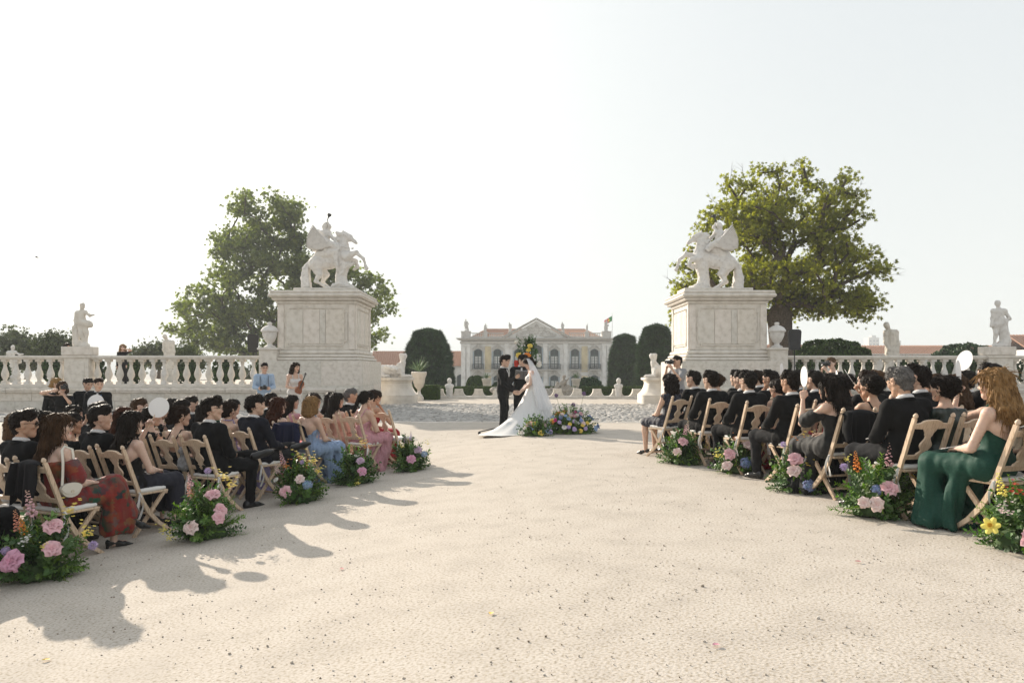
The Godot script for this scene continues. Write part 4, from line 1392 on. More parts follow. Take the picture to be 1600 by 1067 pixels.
func build_garden() -> void:
	var st := stone()
	var sw := stone_white()
	yew("broad clipped dark yew standing left of the palace", Vector3(-6.85, -3.3, -60.0), 3.85, 7.75, 50)
	yew("clipped dark yew touching the right end of the palace", Vector3(9.5, -3.3, -62.0), 2.5, 7.4, 51)
	yew("taller clipped dark yew close beside the right pedestal", Vector3(10.6, -2.6, -54.0), 2.75, 7.0, 52)
	hedge("boxy clipped hedge beside the left sphinx pedestal", Vector3(-4.3, 0, -35.2), Vector3(1.5, 0.62, 1.1), 0.0, 60, 2600)
	hedge("long low bright hedge behind the stone border, left part", Vector3(-2.2, -0.02, -41.0), Vector3(11.5, 0.45, 0.8), 0.0, 61, 1300)
	hedge("long low bright hedge behind the stone border, right part", Vector3(7.2, -0.02, -41.0), Vector3(6.5, 0.45, 0.8), 0.0, 62, 1300)
	ball_bush("round clipped bush on the lawn before the palace, left", Vector3(-2.2, -0.25, -45.5), Vector3(0.62, 0.62, 0.6), 70, 2600, 0.10, srgb(0.05, 0.10, 0.02))
	ball_bush("smaller dark round bush beside the left garden urn", Vector3(-0.85, -0.2, -46.5), Vector3(0.4, 0.4, 0.4), 71, 1200, 0.10, srgb(0.03, 0.07, 0.02))
	ball_bush("dark domed bush on the lawn before the palace, right", Vector3(4.85, -0.3, -46.0), Vector3(0.76, 0.6, 0.7), 72, 2800, 0.10, srgb(0.028, 0.075, 0.028))
	ball_bush("big rounded green bush behind the right balustrade", Vector3(15.6, 0.7, -36.0), Vector3(1.85, 1.05, 1.4), 73, 5200, 0.16, srgb(0.055, 0.11, 0.025))
	ball_bush("dark round bush behind the plinth of the hand-on-hip statue", Vector3(24.0, 0.8, -39.0), Vector3(1.6, 0.95, 1.2), 74, 2600, 0.16, srgb(0.03, 0.075, 0.03))
	# border of pale stone with scooped openings
	var bd := thing("stone_border", "low pale stone garden border with scooped curved openings", "garden border", Vector3(0, 0, -36.5))
	for k in 14:
		var x := -4.6 + k * 0.98
		if x > 7.9:
			break
		var pl := PackedVector2Array([Vector2(-0.2, 0.0)])
		pl.append(Vector2(0.49, 0.0)); pl.append(Vector2(0.49, 0.1))
		for q in 7:
			var a := q / 6.0 * PI * 0.5
			pl.append(Vector2(0.49 - 0.29 * sin(a), 0.1 + 0.33 - 0.33 * cos(a)))
		pl.append(Vector2(0.2, 0.47)); pl.append(Vector2(-0.2, 0.47))
		for q in 7:
			var a := (1.0 - q / 6.0) * PI * 0.5
			pl.append(Vector2(-0.49 + 0.29 * sin(a), 0.1 + 0.33 - 0.33 * cos(a)))
		pl.append(Vector2(-0.49, 0.1)); pl.append(Vector2(-0.49, 0.0))
		var mb := MB.new()
		mb.prism(pl, 0.3)
		obj("border_stone", mb.mesh(), stone_block(k), bd, Transform3D(Basis.IDENTITY, Vector3(x, 0, 0)))
	var kb := MB.new()
	kb.box(Vector3(1.4, 0.02, 0.12), Vector3(13.4, 0.2, 0.7), Basis.IDENTITY, 0.02)
	obj("border_base", kb.mesh(), st, bd)
	for k in 2:
		var hm := thing("herm_bust", "small white stone herm bust at the %s end of the garden border" % ["left", "right"][k], "statue", Vector3([-3.08, 5.25][k], 0.0, -36.2), 0.3)
		var f := field([[Vector3(0, 0, 0), Vector3(0, 0.55, 0), 0.15, 0.17], [Vector3(-0.13, 0.62, 0), Vector3(0.13, 0.62, 0), 0.1, 0.1], [Vector3(0, 0.68, 0), Vector3(0, 0.8, 0.0), 0.07, 0.07], [Vector3(0, 0.86, 0), Vector3(0, 0.9, 0), 0.11, 0.115]], 0.025, 0.05, [[Vector3(0, -1, 0), 0.0]], 0.012, Vector3(9, 9, 9))
		var mb := MB.new()
		mb.add(f)
		obj("figure", mb.mesh(), sw, hm)
	# sphinxes on bowed pedestals, urns with agave behind them
	for k in 2:
		var sx: float = [-5.05, 6.42][k]
		var sp := thing("sphinx_pedestal", "bowed stone pedestal under the %s sphinx" % ["left", "right"][k], "pedestal", Vector3(sx, 0, -31.0))
		var pl := [Vector2(0.99, 0.0), Vector2(0.99, 0.36), Vector2(0.95, 0.4), Vector2(0.86, 0.5), Vector2(0.77, 0.68), Vector2(0.74, 0.85), Vector2(0.78, 0.95), Vector2(0.86, 0.99), Vector2(0.86, 1.08)]
		var mb := MB.new()
		mb.lathe(Transform3D(Basis(Vector3.UP, PI / 4), Vector3.ZERO).scaled(Vector3.ONE), pl.map(func(p: Vector2) -> Vector2: return Vector2(p.x * 1.38, p.y)), 4, 0.8, Vector2(1, 1))
		mb.box(Vector3(0, 1.07, 0), Vector3(1.6, 0.03, 1.3))
		obj("body", mb.mesh(), st, sp)
		var V := func(x: float, y: float, z: float) -> Vector3: return Vector3(x, y, z)
		var o := thing("sphinx_statue", "white stone sphinx lying on the %s" % ["left bowed pedestal, head to the right", "right bowed pedestal, head to the left"][k], "statue", Vector3(sx, 1.08, -31.0), 0.0 if k == 0 else PI)
		var b := [[V.call(-0.55, 0.28, 0), V.call(0.3, 0.3, 0), 0.26, 0.22], [V.call(-0.6, 0.3, 0.14), V.call(-0.45, 0.14, 0.22), 0.2, 0.14], [V.call(-0.6, 0.3, -0.14), V.call(-0.45, 0.14, -0.22), 0.2, 0.14], [V.call(0.3, 0.3, 0), V.call(0.45, 0.62, 0), 0.2, 0.13],
			[V.call(0.45, 0.62, 0), V.call(0.48, 0.75, 0), 0.08, 0.07], [V.call(0.5, 0.86, 0), V.call(0.52, 0.92, 0), 0.105, 0.11], [V.call(0.42, 0.8, 0), V.call(0.38, 0.95, 0), 0.09, 0.08], [V.call(0.38, 0.35, 0.16), V.call(0.45, 0.06, 0.18), 0.09, 0.07], [V.call(0.45, 0.06, 0.18), V.call(0.75, 0.06, 0.18), 0.075, 0.07], [V.call(0.38, 0.35, -0.16), V.call(0.45, 0.06, -0.18), 0.09, 0.07], [V.call(0.45, 0.06, -0.18), V.call(0.75, 0.06, -0.18), 0.075, 0.07],
			[V.call(-0.45, 0.08, 0.3), V.call(-0.1, 0.06, 0.3), 0.09, 0.06], [V.call(-0.7, 0.02, 0), V.call(0.7, 0.02, 0), 0.1, 0.1], [V.call(-0.2, 0.42, 0.2), V.call(0.2, 0.34, 0.24), 0.1, 0.08], [V.call(0.3, 0.55, 0.1), V.call(0.28, 0.38, 0.14), 0.08, 0.07]]
		var fm := MB.new()
		fm.add(field(b, 0.028, 0.06, [[Vector3(0, -1, 0), 0.0]], 0.02, Vector3(11, 11, 11)))
		obj("figure", fm.mesh(), sw, o)
		var u := thing("agave_urn", "stone garden urn planted with agave behind the %s sphinx" % ["left", "right"][k], "urn", Vector3([-4.25, 7.0][k], 0.0, [-33.6, -32.4][k]))
		garden_urn(u, 1.36, st)
		agave(u, Vector3(0, 1.34, 0), 0.7, 80 + k)
		# broad-rimmed urn with a small plant, by the hedge in front of the palace
		var u2 := thing("planted_urn", "footed stone urn with a small plant %s of the couple, before the palace" % ["left", "right"][k], "urn", Vector3([-1.5, 3.75][k], -0.1, -43.0))
		garden_urn(u2, 1.05, st)
		agave(u2, Vector3(0, 1.02, 0), 0.42, 90 + k)
		var sm := thing("garden_statue", "small dark weathered statue by the %s yew in front of the palace" % ["left", "right"][k], "statue", Vector3([-4.2, 9.6][k], -2.9, -71.0))
		obj("figure", stone_figure(k * 2, 2.1, 0.05), pm("weathered stone", srgb(0.2, 0.2, 0.19), 0.9), sm)
	# fountain rockwork with figures
	var r2 := RandomNumberGenerator.new()
	r2.seed = 5
	for k in 2:
		var fb := []
		var fx: float = [2.75, 0.15][k]
		for q in [15, 8][k]:
			var p := Vector3(r2.randfn() * [0.62, 0.4][k], 0.15 + absf(r2.randfn()) * 0.14, r2.randfn() * 0.35)
			fb.append([p, p + Vector3(r2.randf_range(-0.2, 0.2), r2.randf_range(-0.05, 0.1), 0), r2.randf_range(0.14, 0.26), r2.randf_range(0.1, 0.2)])
		fb.append([Vector3(-0.9 if k == 0 else -0.5, 0, 0), Vector3(0.9 if k == 0 else 0.5, 0, 0), 0.3, 0.3])
		if k == 0:
			fb.append([Vector3(-0.02, 0.4, 0), Vector3(0.05, 0.85, 0), 0.13, 0.12]); fb.append([Vector3(0.05, 0.95, 0), Vector3(0.07, 1.12, 0), 0.06, 0.09]); fb.append([Vector3(-0.05, 0.85, 0), Vector3(-0.25, 0.55, 0.1), 0.06, 0.05]); fb.append([Vector3(0.12, 0.85, 0), Vector3(0.3, 1.0, 0.1), 0.06, 0.04]); fb.append([Vector3(-0.35, 0.4, 0), Vector3(-0.3, 0.75, 0), 0.13, 0.1])
		var fm := MB.new()
		fm.add(field(fb, 0.04, 0.06, [], 0.05, Vector3(5, 5, 5)))
		var fo := obj("fountain_rockwork", fm.mesh(), pm("fountain stone", srgb(0.36, 0.33, 0.29), 0.9, stone_b(), null, 1.0))
		fo.position = Vector3(fx, -0.05, -39.5)
		tag(fo, "weathered fountain rockwork with figures %s of the couple" % ["behind and right", "behind and left"][k], "fountain")

func garden_urn(parent: Node, h: float, m: Material, ws := 0.62) -> void:
	var mb := MB.new()
	var s := h / 1.5
	mb.box(Vector3(0, 0.1 * s, 0), Vector3(0.7 * ws, 0.2, 0.7 * ws) * s, Basis.IDENTITY, 0.02)
	mb.lathe(Transform3D(Basis.from_scale(Vector3(ws, 1, ws) * s), Vector3.ZERO), [Vector2(0.3, 0.2), Vector2(0.3, 0.26), Vector2(0.16, 0.36), Vector2(0.12, 0.5), Vector2(0.18, 0.6), Vector2(0.36, 0.72), Vector2(0.46, 0.92), Vector2(0.5, 1.15), Vector2(0.62, 1.32), Vector2(0.64, 1.44), Vector2(0.56, 1.47), Vector2(0.5, 1.40), Vector2(0.0, 1.38)], 20)
	obj("urn", mb.mesh(), m, parent)

# ==================================================================== trees
func build_trees() -> void:
	var l := [Vector3(-27.46, 16.13, -80), Vector3(5.62, 4.76, 5.06), Vector3(-28.97, 11.37, -80), Vector3(6.70, 3.89, 6.03), Vector3(-30.27, 6.40, -80), Vector3(7.14, 3.68, 6.42), Vector3(-17.73, 8.34, -80), Vector3(5.19, 5.19, 4.67), Vector3(-22.70, 11.37, -80), Vector3(5.41, 4.97, 4.86), Vector3(-25.95, 17.86, -80), Vector3(3.46, 2.38, 3.11)]
	big_tree("broad dark evergreen magnolia tree behind the left pedestal", Vector3(-24.4, -3.5, -80.0), l, 2000, 21, srgb(0.19, 0.225, 0.105), srgb(0.16, 0.13, 0.10), 6.0, 0.8, 2.1)
	var r := [Vector3(13.0, 8.8, -34.5), Vector3(3.6, 2.2, 3.0), Vector3(13.2, 6.0, -34.5), Vector3(4.2, 2.1, 3.4), Vector3(10.8, 6.8, -34.5), Vector3(2.9, 2.6, 2.6), Vector3(14.4, 4.6, -34.5), Vector3(2.6, 1.2, 2.4), Vector3(8.9, 4.4, -34.8), Vector3(1.1, 1.9, 1.4), Vector3(15.2, 7.2, -34.5), Vector3(1.7, 1.7, 1.8)]
	big_tree("wide spreading tree with thick trunk and bare outer twigs behind the right pedestal", Vector3(12.6, 0.8, -34.5), r, 1550, 22, srgb(0.265, 0.285, 0.10), srgb(0.15, 0.12, 0.095), 3.3, 0.6, 1.0)
	# far greenery on the left and right, tree by tree
	var far := [[-37.5, -48.0, 4.0, 3.2, 0], [-33.0, -50.0, 3.2, 3.6, 1], [-28.8, -47.0, 3.0, 2.6, 0], [-25.0, -52.0, 2.6, 2.8, 1], [-19.6, -44.0, 1.9, 2.0, 0], [-24.0, -70.0, 3.0, 3.6, 2], [-32.0, -85.0, 3.4, 4.6, 2], [-28.0, -90.0, 2.6, 4.0, 2],
		[42.0, -120.0, 7.0, 4.0, 1], [36.0, -150.0, 8.0, 4.5, 2], [78.0, -130.0, 8.2, 3.0, 1], [21.5, -128.0, 6.6, 2.8, 0], [52.0, -160.0, 8.0, 3.5, 2]]
	var lbl := ["olive green bushy tree", "pale grey green willowy tree", "hazy distant round tree"]
	var side_l := ["at the far left edge", "second from the left edge", "left of the one-armed statue", "just left of the one-armed statue", "right of the one-armed statue", "right behind the woman in sunglasses", "left of the woman in sunglasses", "in the haze behind the woman in sunglasses", "behind the big rounded bush", "beyond the tiled garden roof", "near the hand-on-hip statue", "at the right corner of the palace", "on the skyline above the long roof"]
	for k in far.size():
		var f: Array = far[k]
		small_tree("%s %s" % [lbl[f[4]], side_l[k]], Vector3(f[0], -2.0 if f[1] < -60 else 0.8, f[1]), f[2], f[3], 100 + k, [srgb(0.075, 0.10, 0.035), srgb(0.12, 0.145, 0.09), srgb(0.10, 0.125, 0.075)][f[4]])
	# clipped shrubs on the terrace, seen between the balusters
	for side in [-1.0, 1.0]:
		for k in 11:
			var x: float = (-9.6 - k * 1.75) if side < 0 else (10.6 + k * 1.6)
			ball_bush("small clipped shrub seen between the %s balusters, %s from the pedestal" % ["left" if side < 0 else "right", ["first", "second", "third", "fourth", "fifth", "sixth", "seventh", "eighth", "ninth", "tenth", "eleventh"][k]], Vector3(x, 0.84, -28.6 - 0.5 * (k % 3)), Vector3(0.42, 0.5, 0.4), 140 + k + int(side) * 20, 420, 0.13, srgb(0.04, 0.085, 0.025))

func big_tree(label: String, at: Vector3, lobes: Array, n_clump: int, seed_at: int, leaf: Color, bark: Color, split: float, trunk_r: float, k: float) -> void:
	var o := thing("large_tree", label, "tree", at)
	var r := RandomNumberGenerator.new()
	r.seed = seed_at
	# points for limb ends inside the lobes
	var pts: Array = []
	var tries := 0
	while pts.size() < 240 and tries < 20000:
		tries += 1
		var lb := (r.randi() % (lobes.size() / 2)) * 2
		var d := Vector3(r.randfn(), r.randfn(), r.randfn()).normalized() * pow(r.randf(), 0.4)
		var p: Vector3 = lobes[lb] + d * lobes[lb + 1] - at
		if fnoise.get_noise_3dv(p * (0.42 / k) + Vector3(seed_at, 0, 0)) < (-0.05 if k < 1.2 else -0.16):
			continue
		var ok := p.y > (3.1 * k if absf(p.x) < 2.4 * k else 0.9)
		for q in pts:
			if q.distance_squared_to(p) < 0.42 * k * k:
				ok = false
				break
		if ok:
			pts.append(p)
	# skeleton: trunk nodes, then each point joins the nearest node lying nearer to the fork
	var nodes: Array = [Vector3.ZERO, Vector3(0.03, split * 0.5, 0), Vector3(-0.05, split, 0)]
	var par: Array = [-1, 0, 1]
	var root: Vector3 = nodes[2]
	pts.sort_custom(func(a: Vector3, b: Vector3) -> bool: return a.distance_to(root) < b.distance_to(root))
	var tips: Array = []
	for p in pts:
		var best := 2
		var bd := 1e9
		for i in range(2, nodes.size()):
			var q: Vector3 = nodes[i]
			var w: float = q.distance_to(p) * (1.0 + 0.5 * maxf(0.0, (q.y - p.y) / (q.distance_to(p) + 0.01))) + 0.28 * q.distance_to(root)
			if w < bd:
				bd = w
				best = i
		var a: Vector3 = nodes[best]
		var steps := maxi(1, int(a.distance_to(p) / 0.6))
		var prev := best
		for s in steps:
			var t := float(s + 1) / steps
			var m := a.lerp(p, t) + Vector3(r.randfn(), r.randfn() - 0.4 * sin(t * PI), r.randfn()) * 0.11 * (0.0 if s == steps - 1 else 1.0)
			nodes.append(m)
			par.append(prev)
			prev = nodes.size() - 1
		tips.append(p)
	var weight := PackedFloat32Array()
	weight.resize(nodes.size())
	weight.fill(0.0)
	for i in range(nodes.size() - 1, 0, -1):
		weight[i] = maxf(weight[i], 0.0) + (1.0 if weight[i] == 0.0 else 0.0)
		weight[par[i]] += weight[i]
	var tot := weight[1]
	var lim := MB.new()
	var trk := MB.new()
	trk.tube([Vector3(0, -0.2, 0), Vector3(0, 0.15, 0), nodes[1], nodes[2], nodes[2] + Vector3(0, 0.3, 0)], [trunk_r * 1.35, trunk_r * 1.05, trunk_r * 0.86, trunk_r * 0.95, trunk_r * 0.6], 14)
	var bm := pm("bark %d" % seed_at, bark, 0.95, noise_tex("bark_a", 512, 0.02, [[0.0, Color(0.5, 0.48, 0.46)], [1.0, Color(1, 1, 1)]]), noise_tex("bark_n", 512, 0.04, [], true, 8.0), 0.9, 1.2)
	obj("trunk", trk.mesh(), bm, o)
	for i in range(3, nodes.size()):
		var r1 := trunk_r * 0.8 * pow(weight[i] / tot, 0.52) + 0.006
		var r0 := minf(trunk_r * 0.8 * pow(weight[par[i]] / tot, 0.52) + 0.006, r1 * 1.5)
		lim.tube([nodes[par[i]], nodes[i]], [r0, r1], 6 if r1 > 0.05 else 4, false)
	obj("limbs", lim.mesh(), bm, o)
	# bare twigs past the leaves
	var tw := MB.new()
	for tn in 90:
		var p: Vector3 = tips[tips.size() - 1 - (r.randi() % (tips.size() / 2))]
		var d := (p - Vector3(root.x, root.y + 1.5, root.z)).normalized()
		d = (d + Vector3(r.randfn(), r.randfn(), r.randfn()) * 0.35).normalized()
		var l := r.randf_range(0.5, 1.25) * k
		var m := p + d * l * 0.5 + Vector3(r.randfn(), r.randfn(), r.randfn()) * 0.06
		tw.tube([p, m, p + d * l], [0.014, 0.009, 0.003], 3, false)
		for q in 3:
			var e := m.lerp(p + d * l, r.randf() * 0.7)
			tw.tube([e, e + (d + Vector3(r.randfn(), r.randfn(), r.randfn()) * 0.5).normalized() * l * 0.4], [0.006, 0.002], 3, false)
	obj("twigs", tw.mesh(), bm, o)
	# leaf clumps round the limb ends
	var xs := []
	for cn in n_clump * 8:
		var p: Vector3 = tips[r.randi() % tips.size()]
		var d := Vector3(r.randfn(), r.randfn() * 0.7, r.randfn()) * 0.25 * k
		var y := (d.normalized() + Vector3(0, 0.5, 0) + Vector3(r.randfn(), r.randfn(), r.randfn()) * 0.5).normalized()
		var x := y.cross(Vector3(r.randfn(), r.randfn(), r.randfn())).normalized()
		xs.append(Transform3D(Basis(x, y, x.cross(y)).scaled(Vector3.ONE * r.randf_range(0.11, 0.2) * k), p + d))
	multi("crown", spray_mesh(2), leafmat("tree leaves %d" % seed_at, leaf, 0.55, 0.42), xs, o, leaf_tints(xs.size(), seed_at, 0.6, 1.4, 0.2))

func small_tree(label: String, at: Vector3, h: float, w: float, seed_at: int, leaf: Color) -> void:
	var o := thing("background_tree", label, "tree", at)
	var r := RandomNumberGenerator.new()
	r.seed = seed_at
	var tk := MB.new()
	tk.tube([Vector3.ZERO, Vector3(0.1, h * 0.4, 0), Vector3(0, h * 0.8, 0)], [0.16, 0.11, 0.04], 7)
	var tips := []
	for k in 26:
		var d := Vector3(r.randfn(), r.randfn() * 0.8, r.randfn()).normalized() * pow(r.randf(), 0.35)
		var p := Vector3(d.x * w * 0.5, h * 0.6 + d.y * h * 0.4, d.z * w * 0.5)
		tips.append(p)
		tk.tube([Vector3(0.05, h * r.randf_range(0.2, 0.6), 0), p * Vector3(0.5, 0.9, 0.5), p], [0.05, 0.03, 0.01], 4, false)
	obj("trunk", tk.mesh(), pm("bark", srgb(0.10, 0.08, 0.06), 0.95), o)
	var xs := []
	for k in 2600:
		var p: Vector3 = tips[r.randi() % tips.size()]
		var d := Vector3(r.randfn(), r.randfn() * 0.8, r.randfn()) * w * 0.11
		var y := (d.normalized() + Vector3(0, 0.6, 0)).normalized()
		var x := y.cross(Vector3(r.randfn(), r.randfn(), r.randfn())).normalized()
		xs.append(Transform3D(Basis(x, y, x.cross(y)).scaled(Vector3.ONE * r.randf_range(0.5, 1.0) * 0.075 * w), p + d))
	multi("crown", spray_mesh(2), leafmat("far leaves %d" % int(leaf.r * 1000), leaf, 0.4, 0.6), xs, o, leaf_tints(xs.size(), seed_at, 0.6, 1.3, 0.2))

# ==================================================================== chairs
func outline_along(pts: Array, w: Array) -> PackedVector2Array:
	var a := PackedVector2Array()
	var b := PackedVector2Array()
	for k in pts.size():
		var t: Vector2 = (pts[mini(k + 1, pts.size() - 1)] - pts[maxi(k - 1, 0)]).normalized()
		var n: Vector2 = Vector2(-t.y, t.x) * w[k] * 0.5
		a.append(pts[k] + n)
		b.append(pts[k] - n)
	b.reverse()
	a.append_array(b)
	return a

func wood(k: int) -> StandardMaterial3D:
	var c: Array = [srgb(0.68, 0.54, 0.40), srgb(0.63, 0.49, 0.36), srgb(0.71, 0.575, 0.44)]
	return pm("beech wood %d" % k, c[k], 0.55, noise_tex("wood_a", 512, 0.018, [[0.0, Color(0.74, 0.68, 0.62)], [0.45, Color(0.94, 0.92, 0.9)], [1.0, Color(1, 1, 1)]], false, 1.0, 5), noise_tex("wood_n", 512, 0.06, [], true, 2.0, 4), 1.0, 0.2)

var chair0: Node3D = null

func make_chair(label: String, at: Vector3, turn: float, group: String) -> Node3D:
	if chair0 != null:
		var r: Node3D = chair0.duplicate()
		r.name = numbered("folding_chair")
		add_child(r)
		r.position = at
		r.rotation.y = turn
		return tag(r, label, "chair", group)
	var o := thing("folding_chair", label, "chair", at, turn, group)
	chair0 = o
	var wd := [wood(0), wood(1), wood(2)]
	for m in [wd[0], wd[1], wd[2]]:
		m.uv1_scale = Vector3(6, 0.9, 6)
	# side view is (z, y); turn the prism so that its x is our z
	var side := Basis(Vector3(0, 0, 1), Vector3(0, 1, 0), Vector3(-1, 0, 0))
	for s in [-1.0, 1.0]:
		var post := MB.new()
		post.prism(outline_along([Vector2(-0.315, 0.91), Vector2(-0.15, 0.47), Vector2(-0.105, 0.36), Vector2(-0.03, 0.24), Vector2(0.08, 0.12), Vector2(0.235, 0.0)], [0.034, 0.04, 0.042, 0.042, 0.038, 0.03]), 0.028, Transform3D(side, Vector3(s * 0.2, 0, 0)))
		var pn := obj("post", post.mesh(), wd[0], o)
		var fin := MB.new()
		fin.lathe(Transform3D(Basis(Vector3.RIGHT, -0.35), Vector3(s * 0.2, 0.905, -0.315)), [Vector2(0.013, 0), Vector2(0.013, 0.01), Vector2(0.022, 0.022), Vector2(0.02, 0.034), Vector2(0.01, 0.05), Vector2(0.0, 0.055)], 10)
		obj("finial", fin.mesh(), wd[2], pn)
		var leg := MB.new()
		leg.prism(outline_along([Vector2(0.19, 0.445), Vector2(0.02, 0.24), Vector2(-0.18, 0.0)], [0.034, 0.036, 0.032]), 0.026, Transform3D(side, Vector3(s * 0.165, 0, 0)))
		obj("leg", leg.mesh(), wd[1], o)
	var tilt := Transform3D(Basis(Vector3.RIGHT, -0.358), Vector3(0, 0.47, -0.15))
	var crest := PackedVector2Array([Vector2(-0.19, 0.375), Vector2(-0.09, 0.368), Vector2(0.09, 0.368), Vector2(0.19, 0.375), Vector2(0.19, 0.415)])
	for p in [Vector2(0.14, 0.418), Vector2(0.11, 0.425), Vector2(0.092, 0.44), Vector2(0.06, 0.448), Vector2(0.0, 0.452), Vector2(-0.06, 0.448), Vector2(-0.092, 0.44), Vector2(-0.11, 0.425), Vector2(-0.14, 0.418), Vector2(-0.19, 0.415)]:
		crest.append(p)
	var cm := MB.new()
	cm.prism(crest, 0.022, tilt)
	obj("crest_rail", cm.mesh(), wd[0], o)
	var lr := MB.new()
	lr.prism(PackedVector2Array([Vector2(-0.19, 0.075), Vector2(0.19, 0.075), Vector2(0.19, 0.112), Vector2(-0.19, 0.112)]), 0.022, tilt)
	obj("lower_rail", lr.mesh(), wd[1], o)
	var half := [Vector2(0.078, 0.112), Vector2(0.072, 0.128), Vector2(0.045, 0.142), Vector2(0.034, 0.158), Vector2(0.05, 0.178), Vector2(0.062, 0.2), Vector2(0.06, 0.222), Vector2(0.045, 0.245), Vector2(0.028, 0.27), Vector2(0.027, 0.292), Vector2(0.04, 0.305), Vector2(0.042, 0.325), Vector2(0.058, 0.345), Vector2(0.07, 0.369)]
	var sp := PackedVector2Array()
	for p in half:
		sp.append(p)
	for k in half.size():
		var p: Vector2 = half[half.size() - 1 - k]
		sp.append(Vector2(-p.x, p.y))
	var sm := MB.new()
	sm.prism(sp, 0.016, tilt)
	obj("splat", sm.mesh(), wd[2], o)
	var st := MB.new()
	st.box(Vector3(0, 0.435, 0.015), Vector3(0.37, 0.022, 0.4), Basis.IDENTITY, 0.006)
	st.box(Vector3(0, 0.42, 0.2), Vector3(0.36, 0.035, 0.022), Basis.IDENTITY, 0.004)
	obj("seat", st.mesh(), wd[0], o)
	for q in [[0.185, 0.055, 0.38], [-0.10, 0.10, 0.32], [0.0, 0.22, 0.36]]:
		var b := MB.new()
		b.box(Vector3(0, q[1], q[0]), Vector3(q[2], 0.022, 0.018), Basis.IDENTITY, 0.004)
		obj("stretcher", b.mesh(), wd[1], o)
	var white := pm("white cotton", srgb(0.72, 0.70, 0.67), 0.9, null, noise_tex("cloth_n", 512, 0.05, [], true, 3.0, 4), 4.0, 0.4)
	var cu := MB.new()
	var cb := []
	for k in 9:
		var cz := -0.15 + k * 0.041
		cb.append([Vector3(-0.165, 0.466, cz), Vector3(0.165, 0.466, cz), 0.019 + 0.005 * sin(k * PI / 8.0), 0.019 + 0.005 * sin(k * PI / 8.0)])
	cu.add(field(cb, 0.012, 0.03, [], 0.003, Vector3(12, 12, 12)))
	obj("cushion", cu.mesh(), white, o)
	for s in [-1.0, 1.0]:
		for k in 2:
			var rows := []
			for i in 9:
				var t := i / 8.0
				var sway := sin(t * 4.0 + k * 2.0) * 0.018
				var c := Vector3(s * (0.222 + 0.012 * k + 0.03 * sin(t * 3.0)), 0.46 - t * (0.27 - 0.06 * k), -0.15 - 0.03 * k + sway)
				var wv := Vector3(0.003, 0, 0.011).rotated(Vector3.UP, t * 2.5 + k)
				rows.append([c - wv, c + wv])
			var rb := MB.new()
			sheet(rb, rows, 0.001)
			rb.tube([Vector3(s * 0.19, 0.455, -0.125), Vector3(s * 0.215, 0.462, -0.145), Vector3(s * 0.225, 0.455, -0.16)], [0.008, 0.012, 0.008], 6, true, 0.5)
			obj("ribbon", rb.mesh(), white, o)
	return o

# rows of seats: aisle end (x, distance of the near front foot), turn in degrees, side
func rows_of(side: float) -> Array:
	if side < 0:
		return [[-4.2, 5.9, 25.0], [-3.82, 6.85, 25.0], [-3.63, 7.8, 27.0], [-3.21, 8.75, 27.0], [-3.02, 9.7, 32.0], [-2.67, 10.65, 32.0], [-2.04, 11.6, 32.0], [-1.62, 12.1, 38.0], [-4.45, 4.95, 25.0]]
	return [[0, 0, 0], [2.12, 11.5, 33.0], [2.53, 10.6, 20.0], [2.77, 9.7, 18.0], [3.05, 8.8, 18.0], [3.16, 7.9, 18.0], [3.36, 6.9, 15.0], [3.66, 6.1, 20.0]]

func seat_at(side: float, row: int, j: int) -> Transform3D:
	var r: Array = rows_of(side)[row]
	var t := deg_to_rad(r[2])
	var fw := Vector3(sin(t) * -side, 0, -cos(t))
	var rt := fw.cross(Vector3.UP)
	var inner := -side
	var p := Vector3(r[0], 0, -r[1]) - fw * 0.22 - rt * inner * (0.2 + j * 0.52)
	p.y = gy(p.x, p.z)
	return Transform3D(Basis(Vector3.UP, atan2(fw.x, fw.z)), p)

const ORD := ["on the aisle", "second from aisle", "third from aisle", "fourth from aisle", "fifth from aisle", "sixth from aisle", "seventh from aisle"]
func row_name(side: float, row: int) -> String:
	if side < 0:
		return ["nearest", "second", "third", "fourth", "fifth", "sixth", "seventh", "frontmost", "outermost near"][row] + " left row"
	return ["", "frontmost", "second", "third", "fourth", "fifth", "sixth", "nearest"][row] + " right row"

func build_chairs() -> void:
	for side in [-1.0, 1.0]:
		for row in range(0 if side < 0 else 1, 9 if side < 0 else 8):
			var n: int = ([2, 4, 4, 6, 6, 7, 5, 5, 2] if side < 0 else [0, 5, 5, 6, 6, 5, 3, 2])[row]
			for j in n:
				var s := seat_at(side, row, j)
				make_chair("pale wooden folding chair %s in the %s" % [ORD[j], row_name(side, row)], s.origin, s.basis.get_euler().y, "wooden folding chairs %s of the aisle" % ("left" if side < 0 else "right"))

# ==================================================================== people
var cache := {}

func skin(k: int) -> StandardMaterial3D:
	var c: Array = [srgb(0.60, 0.42, 0.32), srgb(0.56, 0.37, 0.26), srgb(0.50, 0.31, 0.21), srgb(0.63, 0.46, 0.37)]
	var m := pm("skin %d" % k, c[k], 0.5, noise_tex("skin_a", 256, 0.03, [[0.0, Color(0.93, 0.89, 0.88)], [1.0, Color(1, 1, 1)]]), null, 4.0, 1.0, true, 0.4)
	m.subsurf_scatter_enabled = true
	m.subsurf_scatter_strength = 0.12
	return m

func cloth(key: String, c: Color, rough := 0.85, sheen := 0.15) -> StandardMaterial3D:
	var m := pm("cloth " + key, c, rough, noise_tex("cloth_a", 512, 0.03, [[0.0, Color(0.8, 0.8, 0.8)], [1.0, Color(1, 1, 1)]], false, 1.0, 5), noise_tex("cloth_n", 512, 0.05, [], true, 3.0, 4), 3.0, 0.3, false, 0.3)
	if sheen > 0.0:
		m.rim_enabled = true
		m.rim = sheen
	return m

